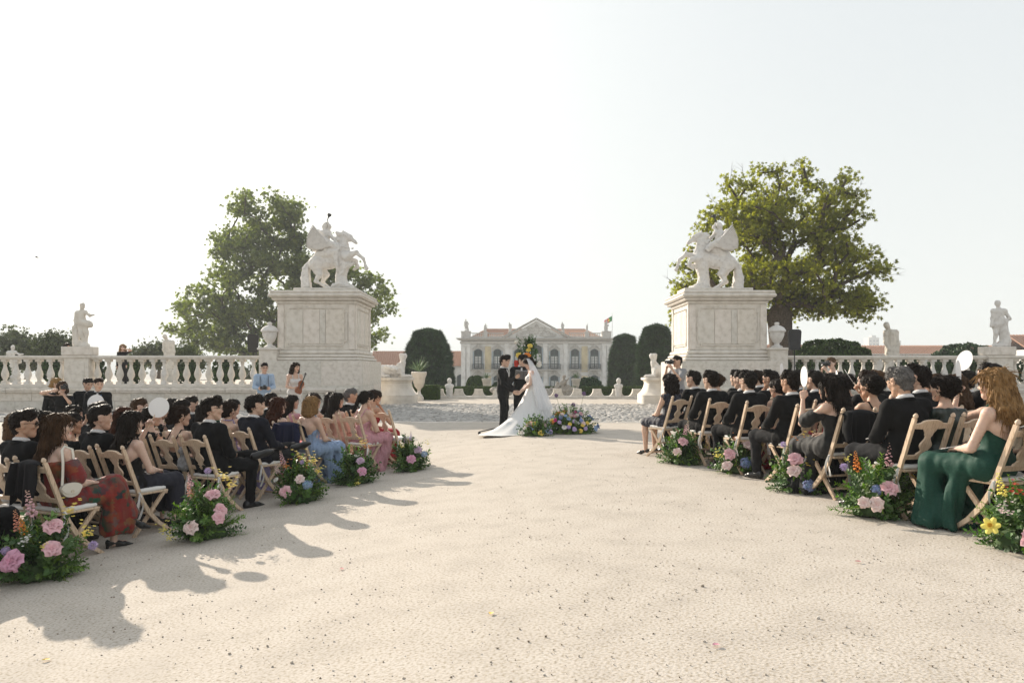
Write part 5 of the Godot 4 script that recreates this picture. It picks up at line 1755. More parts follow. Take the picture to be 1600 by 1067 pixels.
func hairmat(key: String, c: Color) -> StandardMaterial3D:
	var m := pm("hair " + key, c, 0.55, noise_tex("hair_a", 512, 0.02, [[0.0, Color(0.45, 0.42, 0.4)], [0.5, Color(0.8, 0.78, 0.75)], [1.0, Color(1, 1, 1)]], false, 1.0, 4), noise_tex("hair_n", 512, 0.05, [], true, 4.0, 3), 1.0, 0.6, false, 0.2)
	m.uv1_scale = Vector3(16, 1.6, 16)
	return m

func hand_bones(kind: String, mir: float) -> Array:
	var b := []
	var curl: float = {"relax": 0.35, "grip": 1.15, "flat": 0.12}[kind]
	for f in 4:
		var x: float = [0.030, 0.010, -0.010, -0.029][f]
		var l: float = [0.066, 0.074, 0.069, 0.053][f]
		b.append([Vector3(x * 0.6 * mir, 0.01, 0), Vector3(x * mir, 0.084 - absf(x - 0.01) * 0.2, 0), 0.0145, 0.0125])
		var p := Vector3(x * mir, 0.086 - absf(x - 0.01) * 0.2, 0)
		var a := curl * (0.55 + 0.08 * f)
		for s in 3:
			var q: Vector3 = p + Vector3(x * 0.12 * mir * (1.0 - curl * 0.5), cos(a), sin(a)).normalized() * l * [0.45, 0.32, 0.25][s]
			b.append([p, q, 0.0092 - s * 0.0007, 0.0086 - s * 0.0008, 1.0, 0.004])
			p = q
			a += curl
	b.append([Vector3(0.016 * mir, 0.015, 0.004), Vector3(0.044 * mir, 0.045, 0.016), 0.0155, 0.0115])
	b.append([Vector3(0.044 * mir, 0.045, 0.016), Vector3((0.052 - curl * 0.012) * mir, 0.076, 0.022 + curl * 0.012), 0.0105, 0.0095, 1.0, 0.005])
	b.append([Vector3((0.052 - curl * 0.012) * mir, 0.076, 0.022 + curl * 0.012), Vector3((0.05 - curl * 0.022) * mir, 0.1, 0.026 + curl * 0.02), 0.0092, 0.0078, 1.0, 0.004])
	b.append([Vector3(0, -0.03, 0), Vector3(0, 0.02, 0), 0.023, 0.022, 1.25])
	return b

func hand_mesh(kind: String, mir: float, fine: bool) -> Array:
	var key := "hand %s %s %s" % [kind, mir, fine]
	if not cache.has(key):
		cache[key] = field(hand_bones(kind, mir), 0.0052 if fine else 0.0078, 0.010)
	return cache[key]

func head_mesh(sex: String, fine: bool) -> Array:
	var key := "head %s %s" % [sex, fine]
	if cache.has(key):
		return cache[key]
	var V := func(x: float, y: float, z: float) -> Vector3: return Vector3(x, y, z)
	var jw := 1.0 if sex == "m" else 0.9
	var b := [
		[V.call(0, 0.032, -0.036), V.call(0, 0.036, 0.018), 0.081, 0.078], [V.call(0, -0.01, 0.03), V.call(0, -0.075, 0.05), 0.066, 0.042 * jw], [V.call(0, -0.02, -0.03), V.call(0, 0.0, 0.0), 0.07, 0.075],
		[V.call(-0.04 * jw, -0.06, 0.02), V.call(0, -0.092, 0.060), 0.028, 0.022], [V.call(0.04 * jw, -0.06, 0.02), V.call(0, -0.092, 0.060), 0.028, 0.022], [V.call(-0.008, -0.094, 0.066), V.call(0.008, -0.094, 0.066), 0.017, 0.017],
		[V.call(-0.032, 0.03, 0.076), V.call(0.032, 0.03, 0.076), 0.019, 0.019], [V.call(-0.042, -0.02, 0.06), V.call(-0.03, -0.03, 0.068), 0.025, 0.02], [V.call(0.042, -0.02, 0.06), V.call(0.03, -0.03, 0.068), 0.025, 0.02],
		[V.call(-0.032, 0.008, 0.098), V.call(-0.03, 0.008, 0.1), 0.013, 0.013, 1, 0.012, 1], [V.call(0.032, 0.008, 0.098), V.call(0.03, 0.008, 0.1), 0.013, 0.013, 1, 0.012, 1],
		[V.call(-0.031, 0.008, 0.079), V.call(-0.031, 0.007, 0.079), 0.0125, 0.0125, 1, 0.003], [V.call(0.031, 0.008, 0.079), V.call(0.031, 0.007, 0.079), 0.0125, 0.0125, 1, 0.003],
		[V.call(0, 0.018, 0.088), V.call(0, -0.024, 0.101), 0.009, 0.0115, 1, 0.012], [V.call(-0.011, -0.03, 0.092), V.call(0.011, -0.03, 0.092), 0.009, 0.009, 1, 0.008],
		[V.call(-0.016, -0.054, 0.087), V.call(0.016, -0.054, 0.087), 0.0065, 0.0065, 1, 0.006], [V.call(-0.014, -0.064, 0.084), V.call(0.014, -0.064, 0.084), 0.0075, 0.0075, 1, 0.006],
		[V.call(-0.081, 0.016, -0.006), V.call(-0.079, -0.026, 0.002), 0.0155, 0.011, 0.75, 0.008], [V.call(0.081, 0.016, -0.006), V.call(0.079, -0.026, 0.002), 0.0155, 0.011, 0.75, 0.008],
		[V.call(-0.088, 0.004, 0.002), V.call(-0.09, -0.006, 0.004), 0.007, 0.006, 1, 0.006, 1], [V.call(0.088, 0.004, 0.002), V.call(0.09, -0.006, 0.004), 0.007, 0.006, 1, 0.006, 1],
	]
	var colour := func(p: Vector3, n: Vector3) -> Color:
		var c := Color(1, 1, 1)
		if p.z > 0.075 and absf(p.x) < 0.024 and p.y < -0.046 and p.y > -0.072:
			c = Color(0.82, 0.5, 0.5) if sex == "f" else Color(0.86, 0.68, 0.66)
		elif p.z > 0.06 and p.y > 0.024 and p.y < 0.036 and absf(p.x) > 0.014 and absf(p.x) < 0.05:
			c = Color(0.3, 0.25, 0.24)
		elif p.z > 0.07 and absf(absf(p.x) - 0.031) < 0.013 and absf(p.y - 0.008) < 0.006:
			c = Color(0.16, 0.14, 0.15)
		return c
	cache[key] = field(b, 0.0062 if fine else 0.0092, 0.022, [], 0.0, Vector3.ONE, colour)
	return cache[key]

func hair_mesh(style: String, fine: bool) -> ArrayMesh:
	var key := "hair %s %s" % [style, fine]
	if cache.has(key):
		return cache[key]
	var V := func(x: float, y: float, z: float) -> Vector3: return Vector3(x, y, z)
	var b := []
	var cuts := []
	var bump := 0.0045
	var bf := Vector3(42, 7, 42)
	var cap := [[V.call(0, 0.036, -0.042), V.call(0, 0.042, 0.018), 0.0915, 0.087], [V.call(0, -0.02, -0.04), V.call(0, 0.0, -0.02), 0.083, 0.083]]
	var face := [[V.call(0, -0.035, 0.105), V.call(0, -0.15, 0.10), 0.088, 0.10, 1, 0.012, 1]]
	match style:
		"short", "quiff":
			b = [[V.call(0, 0.04, -0.042), V.call(0, 0.05, 0.016), 0.0855, 0.081], [V.call(0, -0.01, -0.045), V.call(0, -0.07, -0.05), 0.078, 0.050], [V.call(-0.03, 0.095, 0.01), V.call(0.03, 0.097, 0.02), 0.034, 0.034]]
			if style == "quiff":
				b += [[V.call(-0.035, 0.104, 0.05), V.call(0.03, 0.112, 0.056), 0.034, 0.036], [V.call(-0.02, 0.112, 0.02), V.call(0.03, 0.108, 0.0), 0.026, 0.022]]
			b += [[V.call(0, -0.03, 0.112), V.call(0, -0.16, 0.10), 0.092, 0.115, 1, 0.006, 1]]
			b += [[V.call(-0.112, -0.035, 0.018), V.call(-0.11, -0.14, 0.0), 0.042, 0.058, 1, 0.006, 1], [V.call(0.112, -0.035, 0.018), V.call(0.11, -0.14, 0.0), 0.042, 0.058, 1, 0.006, 1]]
			bump = 0.004
			bf = Vector3(26, 20, 26)
			cuts = [[V.call(0, -1, -0.05), 0.098]]
		"long", "longstraight":
			b = cap + [[V.call(-0.03, 0.0, -0.07), V.call(-0.04, -0.17, -0.095), 0.07, 0.062], [V.call(0.03, 0.0, -0.07), V.call(0.04, -0.17, -0.095), 0.07, 0.062], [V.call(-0.045, -0.17, -0.1), V.call(-0.05, -0.31, -0.15), 0.06, 0.05], [V.call(0.045, -0.17, -0.1), V.call(0.05, -0.31, -0.15), 0.06, 0.05], [V.call(0, -0.28, -0.15), V.call(0.01, -0.40, -0.165), 0.06, 0.028],
				[V.call(-0.07, 0.02, -0.01), V.call(-0.082, -0.13, -0.02), 0.034, 0.036], [V.call(0.07, 0.02, -0.01), V.call(0.082, -0.13, -0.02), 0.034, 0.036]]
			b += face
			bump = 0.008
			bf = Vector3(34, 3.5, 34)
		"wavy":
			b = cap
			for s in [-1.0, 1.0]:
				for k in 5:
					var a := 0.25 + k * 0.36
					var r := 0.075
					var x: float = s * sin(a) * r
					var z := -cos(a) * r * 1.05 - 0.02
					b.append([V.call(x, 0.04, z), V.call(x * 1.25, -0.12, z * 1.1 - 0.01), 0.038, 0.042])
					b.append([V.call(x * 1.25, -0.12, z * 1.1 - 0.01), V.call(x * 1.55, -0.21, z * 1.1 - 0.035), 0.042, 0.044])
					b.append([V.call(x * 1.55, -0.21, z * 1.1 - 0.035), V.call(x * 1.35, -0.31 - 0.02 * (k % 2), z * 1.15 - 0.06), 0.042, 0.024])
			b += [[V.call(0, -0.03, 0.115), V.call(0, -0.15, 0.12), 0.083, 0.09, 1, 0.012, 1]]
			bump = 0.014
			bf = Vector3(26, 11, 26)
		"bob":
			b = cap + [[V.call(-0.03, 0.0, -0.06), V.call(-0.04, -0.13, -0.07), 0.075, 0.07], [V.call(0.03, 0.0, -0.06), V.call(0.04, -0.13, -0.07), 0.075, 0.07], [V.call(-0.075, 0.02, 0.0), V.call(-0.088, -0.11, 0.0), 0.034, 0.04], [V.call(0.075, 0.02, 0.0), V.call(0.088, -0.11, 0.0), 0.034, 0.04]]
			b += face
			cuts = [[V.call(0, -1, 0.12), 0.185]]
			bump = 0.007
			bf = Vector3(36, 4, 36)
		"bobwavy":
			b = cap + [[V.call(-0.04, 0.0, -0.06), V.call(-0.055, -0.16, -0.075), 0.078, 0.066], [V.call(0.04, 0.0, -0.06), V.call(0.055, -0.16, -0.075), 0.078, 0.066], [V.call(-0.08, 0.02, 0.0), V.call(-0.095, -0.15, -0.01), 0.036, 0.044], [V.call(0.08, 0.02, 0.0), V.call(0.095, -0.15, -0.01), 0.036, 0.044]]
			b += face
			bump = 0.014
			bf = Vector3(24, 12, 24)
		"bun", "lowbun", "updo":
			var by: float = {"bun": 0.03, "lowbun": -0.06, "updo": 0.0}[style]
			b = cap + [[V.call(-0.012, by, -0.125), V.call(0.014, by - 0.01, -0.135), 0.043, 0.04, 1, 0.012], [V.call(-0.03, by + 0.015, -0.11), V.call(0.03, by - 0.02, -0.12), 0.024, 0.026, 1, 0.006]]
			if style == "updo":
				b += [[V.call(-0.03, 0.06, -0.11), V.call(0.03, 0.04, -0.115), 0.045, 0.045]]
			b += [[V.call(0, -0.035, 0.105), V.call(0, -0.15, 0.10), 0.088, 0.11, 1, 0.012, 1], [V.call(-0.105, -0.06, -0.01), V.call(-0.09, -0.16, -0.03), 0.045, 0.08, 1, 0.012, 1], [V.call(0.105, -0.06, -0.01), V.call(0.09, -0.16, -0.03), 0.045, 0.08, 1, 0.012, 1]]
			bf = Vector3(34, 12, 34)
			bump = 0.006
		"pony", "braid":
			b = cap + [[V.call(0, 0.0, -0.11), V.call(0.0, -0.03, -0.135), 0.035, 0.034]]
			if style == "pony":
				b += [[V.call(0, -0.02, -0.135), V.call(0.01, -0.14, -0.15), 0.034, 0.036], [V.call(0.01, -0.14, -0.15), V.call(0.0, -0.3, -0.165), 0.036, 0.016]]
			else:
				for k in 6:
					b.append([V.call(0.014 * (1 - 2 * (k % 2)), -0.03 - k * 0.042, -0.135 - k * 0.006), V.call(-0.012 * (1 - 2 * (k % 2)), -0.065 - k * 0.042, -0.138 - k * 0.006), 0.034 - k * 0.002, 0.03 - k * 0.002, 1, 0.006])
			b += [[V.call(0, -0.035, 0.105), V.call(0, -0.15, 0.10), 0.088, 0.11, 1, 0.012, 1], [V.call(-0.105, -0.06, -0.01), V.call(-0.09, -0.16, -0.03), 0.045, 0.08, 1, 0.012, 1], [V.call(0.105, -0.06, -0.01), V.call(0.09, -0.16, -0.03), 0.045, 0.08, 1, 0.012, 1]]
			bf = Vector3(34, 8, 34)
	var mb := MB.new()
	mb.add(field(b, 0.0065 if fine else 0.0098, 0.03, cuts, bump, bf))
	# locks and loose strands over the surface
	var r := RandomNumberGenerator.new()
	r.seed = hash(style) % 997
	var src: PackedVector3Array = mb.v.duplicate()
	var nrm: PackedVector3Array = mb.n.duplicate()
	var crop := style == "short" or style == "quiff"
	var bare := style in ["bun", "lowbun", "updo", "pony", "braid"]
	for k in (900 if fine else 220):
		var i := r.randi() % src.size()
		var p := src[i]
		var nn := nrm[i]
		var l := r.randf_range(0.018, 0.034) if crop else r.randf_range(0.05, 0.13)
		if style == "bob" or style == "bobwavy":
			l *= 0.45
			if p.y < -0.1:
				continue
		var dn: Vector3
		if crop:
			if p.y < -0.02:
				l *= 0.6
			dn = (p - Vector3(0.015, 0.12, -0.07)).normalized() + Vector3(r.randfn(), r.randfn(), r.randfn()) * 0.2
			if style == "quiff" and p.z > 0.0 and p.y > 0.06:
				dn = Vector3(0.6, 0.35, -0.3) + Vector3(r.randfn(), r.randfn(), r.randfn()) * 0.25
			dn = (dn - nn * dn.dot(nn)).normalized() + nn * r.randf_range(0.0, 0.16)
		elif bare:
			dn = (Vector3(0, 0.0, -0.14) - p).normalized()
			dn = (dn - nn * dn.dot(nn) * 0.9 + Vector3(r.randfn(), r.randfn(), r.randfn()) * 0.12).normalized()
			l *= 0.6
		else:
			dn = (Vector3(r.randfn() * 0.18, -1.0, r.randfn() * 0.18) + nn * 0.06).normalized()
			if p.y > 0.02:
				dn = (dn - nn * dn.dot(nn) + nn * 0.06).normalized()
		dn = dn.normalized()
		var w := r.randf_range(0.002, 0.0042)
		mb.tube([p - nn * 0.003, p + dn * l * 0.5 + nn * 0.0025, p + dn * l + nn * 0.002 * r.randfn()], [w, w, 0.0006], 3, false)
	cache[key] = mb.mesh()
	return cache[key]

func glasses_mesh(dark: bool) -> ArrayMesh:
	var key := "glasses %s" % dark
	if cache.has(key):
		return cache[key]
	var mb := MB.new()
	for s in [-1.0, 1.0]:
		var ring := []
		var rad := []
		for k in 13:
			var a := TAU * k / 12.0
			ring.append(Vector3(s * 0.034 + cos(a) * 0.024, 0.008 + sin(a) * 0.019, 0.104 - absf(s * 0.034 + cos(a) * 0.024) * 0.12))
			rad.append(0.0022)
		mb.tube(ring, rad, 5, false)
		mb.tube([Vector3(s * 0.058, 0.012, 0.096), Vector3(s * 0.088, 0.014, 0.05), Vector3(s * 0.088, 0.01, -0.01)], [0.002, 0.0022, 0.002], 5)
		if dark:
			mb.lathe(Transform3D(Basis(Vector3.UP, s * 0.12) * Basis(Vector3.RIGHT, PI / 2), Vector3(s * 0.034, 0.008, 0.099)), [Vector2(0.0, -0.002), Vector2(0.023, -0.001), Vector2(0.023, 0.001), Vector2(0, 0.002)], 12, 0.5, Vector2(1, 0.8))
	mb.tube([Vector3(-0.01, 0.012, 0.108), Vector3(0.01, 0.012, 0.108)], [0.0022, 0.0022], 5)
	cache[key] = mb.mesh()
	return cache[key]

# joints of a figure facing +z, seated on a chair at the origin or standing
func joints(o: Dictionary) -> Dictionary:
	var sit: bool = o.get("pose", "sit") == "sit"
	var male: bool = o.sex == "m"
	var J := {}
	var P := Vector3(0, 0.565, -0.05) if sit else Vector3(0, 0.93, 0)
	var tb := Basis.from_euler(Vector3(o.get("lean", 0.0), o.get("twist", 0.0), o.get("side", 0.0)))
	J.tb = tb
	J.P = P
	var back := -0.05 if sit else 0.0
	J.W = P + tb * Vector3(0, 0.15, back * 0.6)
	J.C = P + tb * Vector3(0, 0.33, back)
	J.N = P + tb * Vector3(0, 0.455, back * 0.8)
	var hb := tb * Basis.from_euler(Vector3(o.get("hp", 0.05), deg_to_rad(o.get("hy", 0.0)), o.get("hr", 0.0)))
	J.hb = hb
	J.H = J.N + tb * Vector3(0, 0.075, 0.005) + hb * Vector3(0, 0.1, 0.02)
	var sw := 0.185 if male else 0.16
	for s in [[-1.0, "R"], [1.0, "L"]]:
		var q: String = s[1]
		var m: float = s[0]
		var S: Vector3 = P + tb * Vector3(m * sw, 0.402, back)
		J["S" + q] = S
		var arm: String = o.get("arm" + q, "lap")
		var E: Vector3
		var Wr: Vector3
		var pal := Vector3(0, -1, 0)
		var dir := Vector3.ZERO
		match arm:
			"lap": E = Vector3(m * (sw + 0.05), 0.70, 0.0); Wr = Vector3(m * 0.09, 0.665, 0.17); pal = Vector3(-m * 0.3, -1, 0.2)
			"thigh": E = Vector3(m * (sw + 0.06), 0.71, 0.02); Wr = Vector3(m * 0.13, 0.645, 0.25)
			"fan": E = Vector3(m * (sw + 0.1), 0.80, 0.13); Wr = Vector3(m * (sw + 0.04), 1.06, 0.19); pal = Vector3(-m * 0.8, 0, 0.6)
			"shade": E = Vector3(m * (sw + 0.12), 0.86, 0.16); Wr = Vector3(m * (sw - 0.02), 1.12, 0.22); pal = Vector3(-m * 0.8, 0, -0.4)
			"chin": E = Vector3(m * 0.17, 0.74, 0.2); Wr = Vector3(m * 0.06, 0.97, 0.10); pal = Vector3(-m * 0.4, 0.2, -1)
			"hang": E = S + Vector3(m * 0.045, -0.29, -0.03); Wr = S + Vector3(m * 0.05, -0.53, 0.03); pal = Vector3(-m, 0, 0)
			"hold": E = S + Vector3(m * 0.05, -0.27, 0.02); Wr = S + Vector3(-m * 0.05, -0.30, 0.25); pal = Vector3(-m * 0.7, 0.3, -0.3)
			"join": E = S + Vector3(m * 0.04, -0.26, 0.05); Wr = S + Vector3(-m * 0.08, -0.43, 0.24); pal = Vector3(-m * 0.7, 0.5, 0)
			"book": E = S + Vector3(m * 0.06, -0.26, 0.03); Wr = S + Vector3(-m * 0.02, -0.18, 0.26); pal = Vector3(-m * 0.6, 0.3, -0.6)
			"camera": E = S + Vector3(m * 0.06, -0.17, 0.17); Wr = S + Vector3(-m * 0.09, 0.06, 0.25); pal = Vector3(-m * 0.9, 0, -0.2)
			"up": E = S + Vector3(m * 0.2, 0.1, 0.12); Wr = S + Vector3(-m * 0.02, 0.15, 0.24); pal = Vector3(-m, 0, 0)
			_: E = Vector3(m * 0.2, 0.7, 0); Wr = Vector3(m * 0.1, 0.62, 0.2)
		if sit and arm in ["lap", "thigh", "fan", "shade", "chin"]:
			var off: Vector3 = S - (Vector3(0, 0.565, -0.05) + Vector3(m * sw, 0.415, back))
			E += off * 0.8
			if arm not in ["lap", "thigh"]:
				Wr += off * 0.9
		J["E" + q] = E
		J["Wr" + q] = Wr
		J["pal" + q] = pal
		J["hand" + q] = {"lap": "relax", "thigh": "flat", "fan": "grip", "shade": "grip", "chin": "relax", "hang": "relax", "hold": "grip", "join": "relax", "book": "relax", "camera": "grip", "up": "grip"}.get(arm, "relax")
		var legs: String = o.get("legs", "flat")
		J["Hp" + q] = P + Vector3(m * 0.085, -0.02 if sit else -0.03, 0.0)
		if sit:
			var K := Vector3(m * 0.10, 0.53, 0.40)
			var A := Vector3(m * 0.10, 0.085, 0.38)
			var T := A + Vector3(m * 0.03, -0.045, 0.15)
			if male:
				K.x = m * 0.15
				A.x = m * 0.14
				T = A + Vector3(m * 0.04, -0.045, 0.16)
			if legs == "cross" + q:             # ankle over the other knee
				K = Vector3(m * 0.23, 0.60, 0.33)
				A = Vector3(-m * 0.20, 0.64, 0.44)
				T = A + Vector3(-m * 0.11, 0.02, 0.10)
			elif legs == "over" + q:            # knee over knee
				K = Vector3(-m * 0.03, 0.62, 0.42)
				A = Vector3(-m * 0.12, 0.24, 0.56)
				T = A + Vector3(-m * 0.02, -0.06, 0.14)
			elif legs == "tuck":
				A = Vector3(m * 0.06, 0.085, 0.16)
				T = A + Vector3(0, -0.05, 0.14)
			J["K" + q] = K; J["A" + q] = A; J["T" + q] = T
		else:
			var st: float = o.get("step", 0.0) * m
			J["K" + q] = Vector3(m * 0.10, 0.50, 0.03 + st * 0.5); J["A" + q] = Vector3(m * 0.105, 0.085, -0.02 + st); J["T" + q] = Vector3(m * 0.14, 0.04, 0.13 + st)
	return J

func seg(a: Vector3, b: Vector3, ra: float, rb: float, sq := 1.0, k := 0.0) -> Array:
	return [a, b, ra, rb, sq, k]

func torso_bones(J: Dictionary, male: bool, g: float, yoke := true) -> Array:
	# g: extra girth of a garment over the skin
	var tb: Basis = J.tb
	var b := []
	if male:
		b = [seg(J.P + tb * Vector3(-0.06, 0, 0), J.P + tb * Vector3(0.06, 0, 0), 0.115 + g, 0.115 + g), seg(J.P, J.W, 0.138 + g, 0.13 + g, 1.15), seg(J.W, J.C + tb * Vector3(0, -0.03, 0), 0.135 + g, 0.152 + g, 1.3),
			seg(J.C + tb * Vector3(-0.075, -0.03, 0), J.C + tb * Vector3(0.075, -0.03, 0), 0.108 + g, 0.108 + g, 1.1)]
	else:
		b = [seg(J.P + tb * Vector3(-0.075, -0.015, 0), J.P + tb * Vector3(0.075, -0.015, 0), 0.105 + g, 0.105 + g), seg(J.P, J.W, 0.125 + g, 0.095 + g, 1.15), seg(J.W, J.C + tb * Vector3(0, -0.05, 0), 0.096 + g, 0.118 + g, 1.2),
			seg(J.C + tb * Vector3(-0.055, -0.03, 0), J.C + tb * Vector3(0.055, -0.03, 0), 0.082 + g, 0.082 + g, 1.0),
			seg(J.C + tb * Vector3(-0.06, -0.07, 0.075), J.C + tb * Vector3(-0.055, -0.075, 0.08), 0.05 + g, 0.05 + g), seg(J.C + tb * Vector3(0.06, -0.07, 0.075), J.C + tb * Vector3(0.055, -0.075, 0.08), 0.05 + g, 0.05 + g)]
	if yoke:
		var r := 0.062 if male else 0.05
		b.append(seg(J.SR + tb * Vector3(0.01, -0.005, 0), J.N + tb * Vector3(-0.03, -0.035, 0), r + g, r + g))
		b.append(seg(J.SL + tb * Vector3(-0.01, -0.005, 0), J.N + tb * Vector3(0.03, -0.035, 0), r + g, r + g))
		b.append(seg(J.N + tb * Vector3(0, -0.05, -0.01), J.N + tb * Vector3(0, 0.0, 0), 0.07 + g, 0.05 + g * 0.6))
	return b

func body_arrays(J: Dictionary, o: Dictionary, fine: bool) -> Array:
	var male: bool = o.sex == "m"
	var suit: bool = o.get("wear", "suit") == "suit"
	var g := -0.012 if suit else 0.0
	var b := torso_bones(J, male, g)
	var w := 1.0 if male else 0.88
	for q in ["R", "L"]:
		b.append(seg(J["S" + q], J["E" + q], 0.050 * w + g * 0.6, 0.040 * w, 1.0, 0.03)); b.append(seg(J["E" + q], J["E" + q].lerp(J["Wr" + q], 0.35), 0.040 * w, 0.040 * w, 1.0, 0.02)); b.append(seg(J["E" + q].lerp(J["Wr" + q], 0.3), J["Wr" + q], 0.040 * w, 0.025 * w, 1.0, 0.02))
		var lw := 0.72 if (male or o.get("skirt", "") == "trousers") else 1.0
		b.append(seg(J["Hp" + q], J["K" + q], (0.085 + g) * lw, 0.054 * lw, 1.0, 0.02)); b.append(seg(J["K" + q], J["K" + q].lerp(J["A" + q], 0.35), 0.052 * lw, 0.053 * lw, 1.0, 0.02)); b.append(seg(J["K" + q].lerp(J["A" + q], 0.3), J["A" + q], 0.052 * lw, 0.032 * lw, 1.0, 0.02)); b.append(seg(J["A" + q] + Vector3(0, -0.03, 0), J["A" + q].lerp(J["T" + q], 0.7), 0.030, 0.019, 1.0, 0.015))
	b.append(seg(J.N + J.tb * Vector3(0, -0.04, 0), J.H + J.hb * Vector3(0, -0.06, -0.02), 0.058 * w, 0.050 * w, 1.0, 0.03))
	b.append(seg(J.H + J.hb * Vector3(0, -0.06, -0.02), J.H + J.hb * Vector3(0, -0.01, -0.02), 0.05 * w, 0.055, 1.0, 0.03))
	var mb := MB.new()
	var cell: float = o.get("cell", 0.015 if fine else 0.023)
	if suit:
		cell = maxf(cell, 0.02)
	mb.add(field(b, cell, 0.045))
	mb.add(head_mesh(o.sex, fine), Transform3D(J.hb * Basis.from_scale(Vector3.ONE * (1.03 if male else 0.98)), J.H))
	for s in [[-1.0, "R"], [1.0, "L"]]:
		var q: String = s[1]
		var d: Vector3 = (J["Wr" + q] - J["E" + q]).normalized()
		if o.has("dir" + q):
			d = o["dir" + q]
		var z: Vector3 = J["pal" + q]
		z = (z - d * z.dot(d)).normalized()
		var hs := 1.0 if male else 0.92
		# thumb lies on the +x side of a right hand whose palm is +z
		mb.add(hand_mesh(J["hand" + q], -s[0], fine), Transform3D(Basis(d.cross(z), d, z) * Basis.from_scale(Vector3.ONE * hs), J["Wr" + q] + d * 0.012))
		J["grip" + q] = J["Wr" + q] + d * 0.085 * hs + z * 0.022
		J["hd" + q] = Basis(d.cross(z), d, z)
	return mb.arrays()

func shoe_mesh(kind: String) -> ArrayMesh:
	var key := "shoe " + kind
	if not cache.has(key):
		var b := [[Vector3(0, 0.045, -0.045), Vector3(0, 0.03, 0.10), 0.044, 0.04], [Vector3(0, 0.03, 0.1), Vector3(0, 0.018, 0.17), 0.04, 0.022], [Vector3(0, 0.07, -0.035), Vector3(0, 0.05, 0.03), 0.042, 0.036]]
		if kind == "heel":
			b = [[Vector3(0, 0.03, 0.10), Vector3(0, 0.018, 0.17), 0.033, 0.014], [Vector3(0, 0.075, -0.04), Vector3(0, 0.035, 0.09), 0.031, 0.03], [Vector3(0, 0.07, -0.05), Vector3(0, 0.0, -0.06), 0.02, 0.012], [Vector3(0, 0.11, -0.02), Vector3(0, 0.1, -0.02), 0.04, 0.03, 1, 0.01, 1]]
		var mb := MB.new()
		mb.add(field(b, 0.009, 0.02, [[Vector3(0, -1, 0), 0.002]]))
		cache[key] = mb.mesh()
	return cache[key]

func skirt_bones(J: Dictionary, o: Dictionary) -> Array:
	var kind: String = o.get("skirt", "long")
	var b := []
	var sit: bool = o.get("pose", "sit") == "sit"
	if sit:
		for q in ["R", "L"]:
			b.append(seg(J["Hp" + q], J["K" + q] + Vector3(0, 0.0, 0.0), 0.112, 0.075, 1.0, 0.06))
		b.append(seg(J.P + Vector3(0, -0.03, 0.08), (J.KR + J.KL) * 0.5 + Vector3(0, 0.0, 0.0), 0.10, 0.075, 1.0, 0.06))
		if kind == "long":
			for q in ["R", "L"]:
				b.append(seg(J["K" + q], J["A" + q].lerp(J["T" + q], 0.3) * Vector3(1.15, 0, 1) + Vector3(0, 0.05, -0.03), 0.078, 0.10, 1.0, 0.06))
				b.append(seg(J["Hp" + q] + Vector3(0, -0.02, 0.18), Vector3(J["A" + q].x * 1.3, 0.1, J["A" + q].z - 0.14), 0.07, 0.08, 1.0, 0.07))
			b.append(seg((J.KR + J.KL) * 0.5 + Vector3(0, -0.03, 0.02), Vector3(0, 0.06, J.AR.z + 0.06), 0.105, 0.15, 1.0, 0.08))
			b.append(seg(Vector3(-0.2, 0.03, J.AR.z), Vector3(0.2, 0.03, J.AR.z), 0.06, 0.06, 1.0, 0.09))
			b.append(seg(Vector3(-0.15, 0.03, J.AR.z - 0.2), Vector3(0.15, 0.03, J.AR.z - 0.2), 0.05, 0.05, 1.0, 0.09))
		elif kind == "midi":
			for q in ["R", "L"]:
				b.append(seg(J["K" + q], J["K" + q].lerp(J["A" + q], 0.8), 0.08, 0.09, 1.0, 0.05))
			b.append(seg((J.KR + J.KL) * 0.5, (J.AR + J.AL) * 0.5 + Vector3(0, 0.05, -0.06), 0.075, 0.13, 1.0, 0.08))
		elif kind == "mid":
			for q in ["R", "L"]:
				b.append(seg(J["K" + q], J["K" + q].lerp(J["A" + q], 0.72), 0.078, 0.10, 1.0, 0.07))
			b.append(seg((J.KR + J.KL) * 0.5, (J.AR + J.AL) * 0.5 + Vector3(0, 0.16, -0.04), 0.07, 0.13, 1.0, 0.08))
	else:
		b.append(seg(J.P, J.P + Vector3(0, -0.35, 0), 0.145, 0.17, 1.1))
		if kind == "long":
			b.append(seg(J.P + Vector3(0, -0.35, 0), Vector3(0, 0.05, 0), 0.17, 0.2, 1.1))
	return b

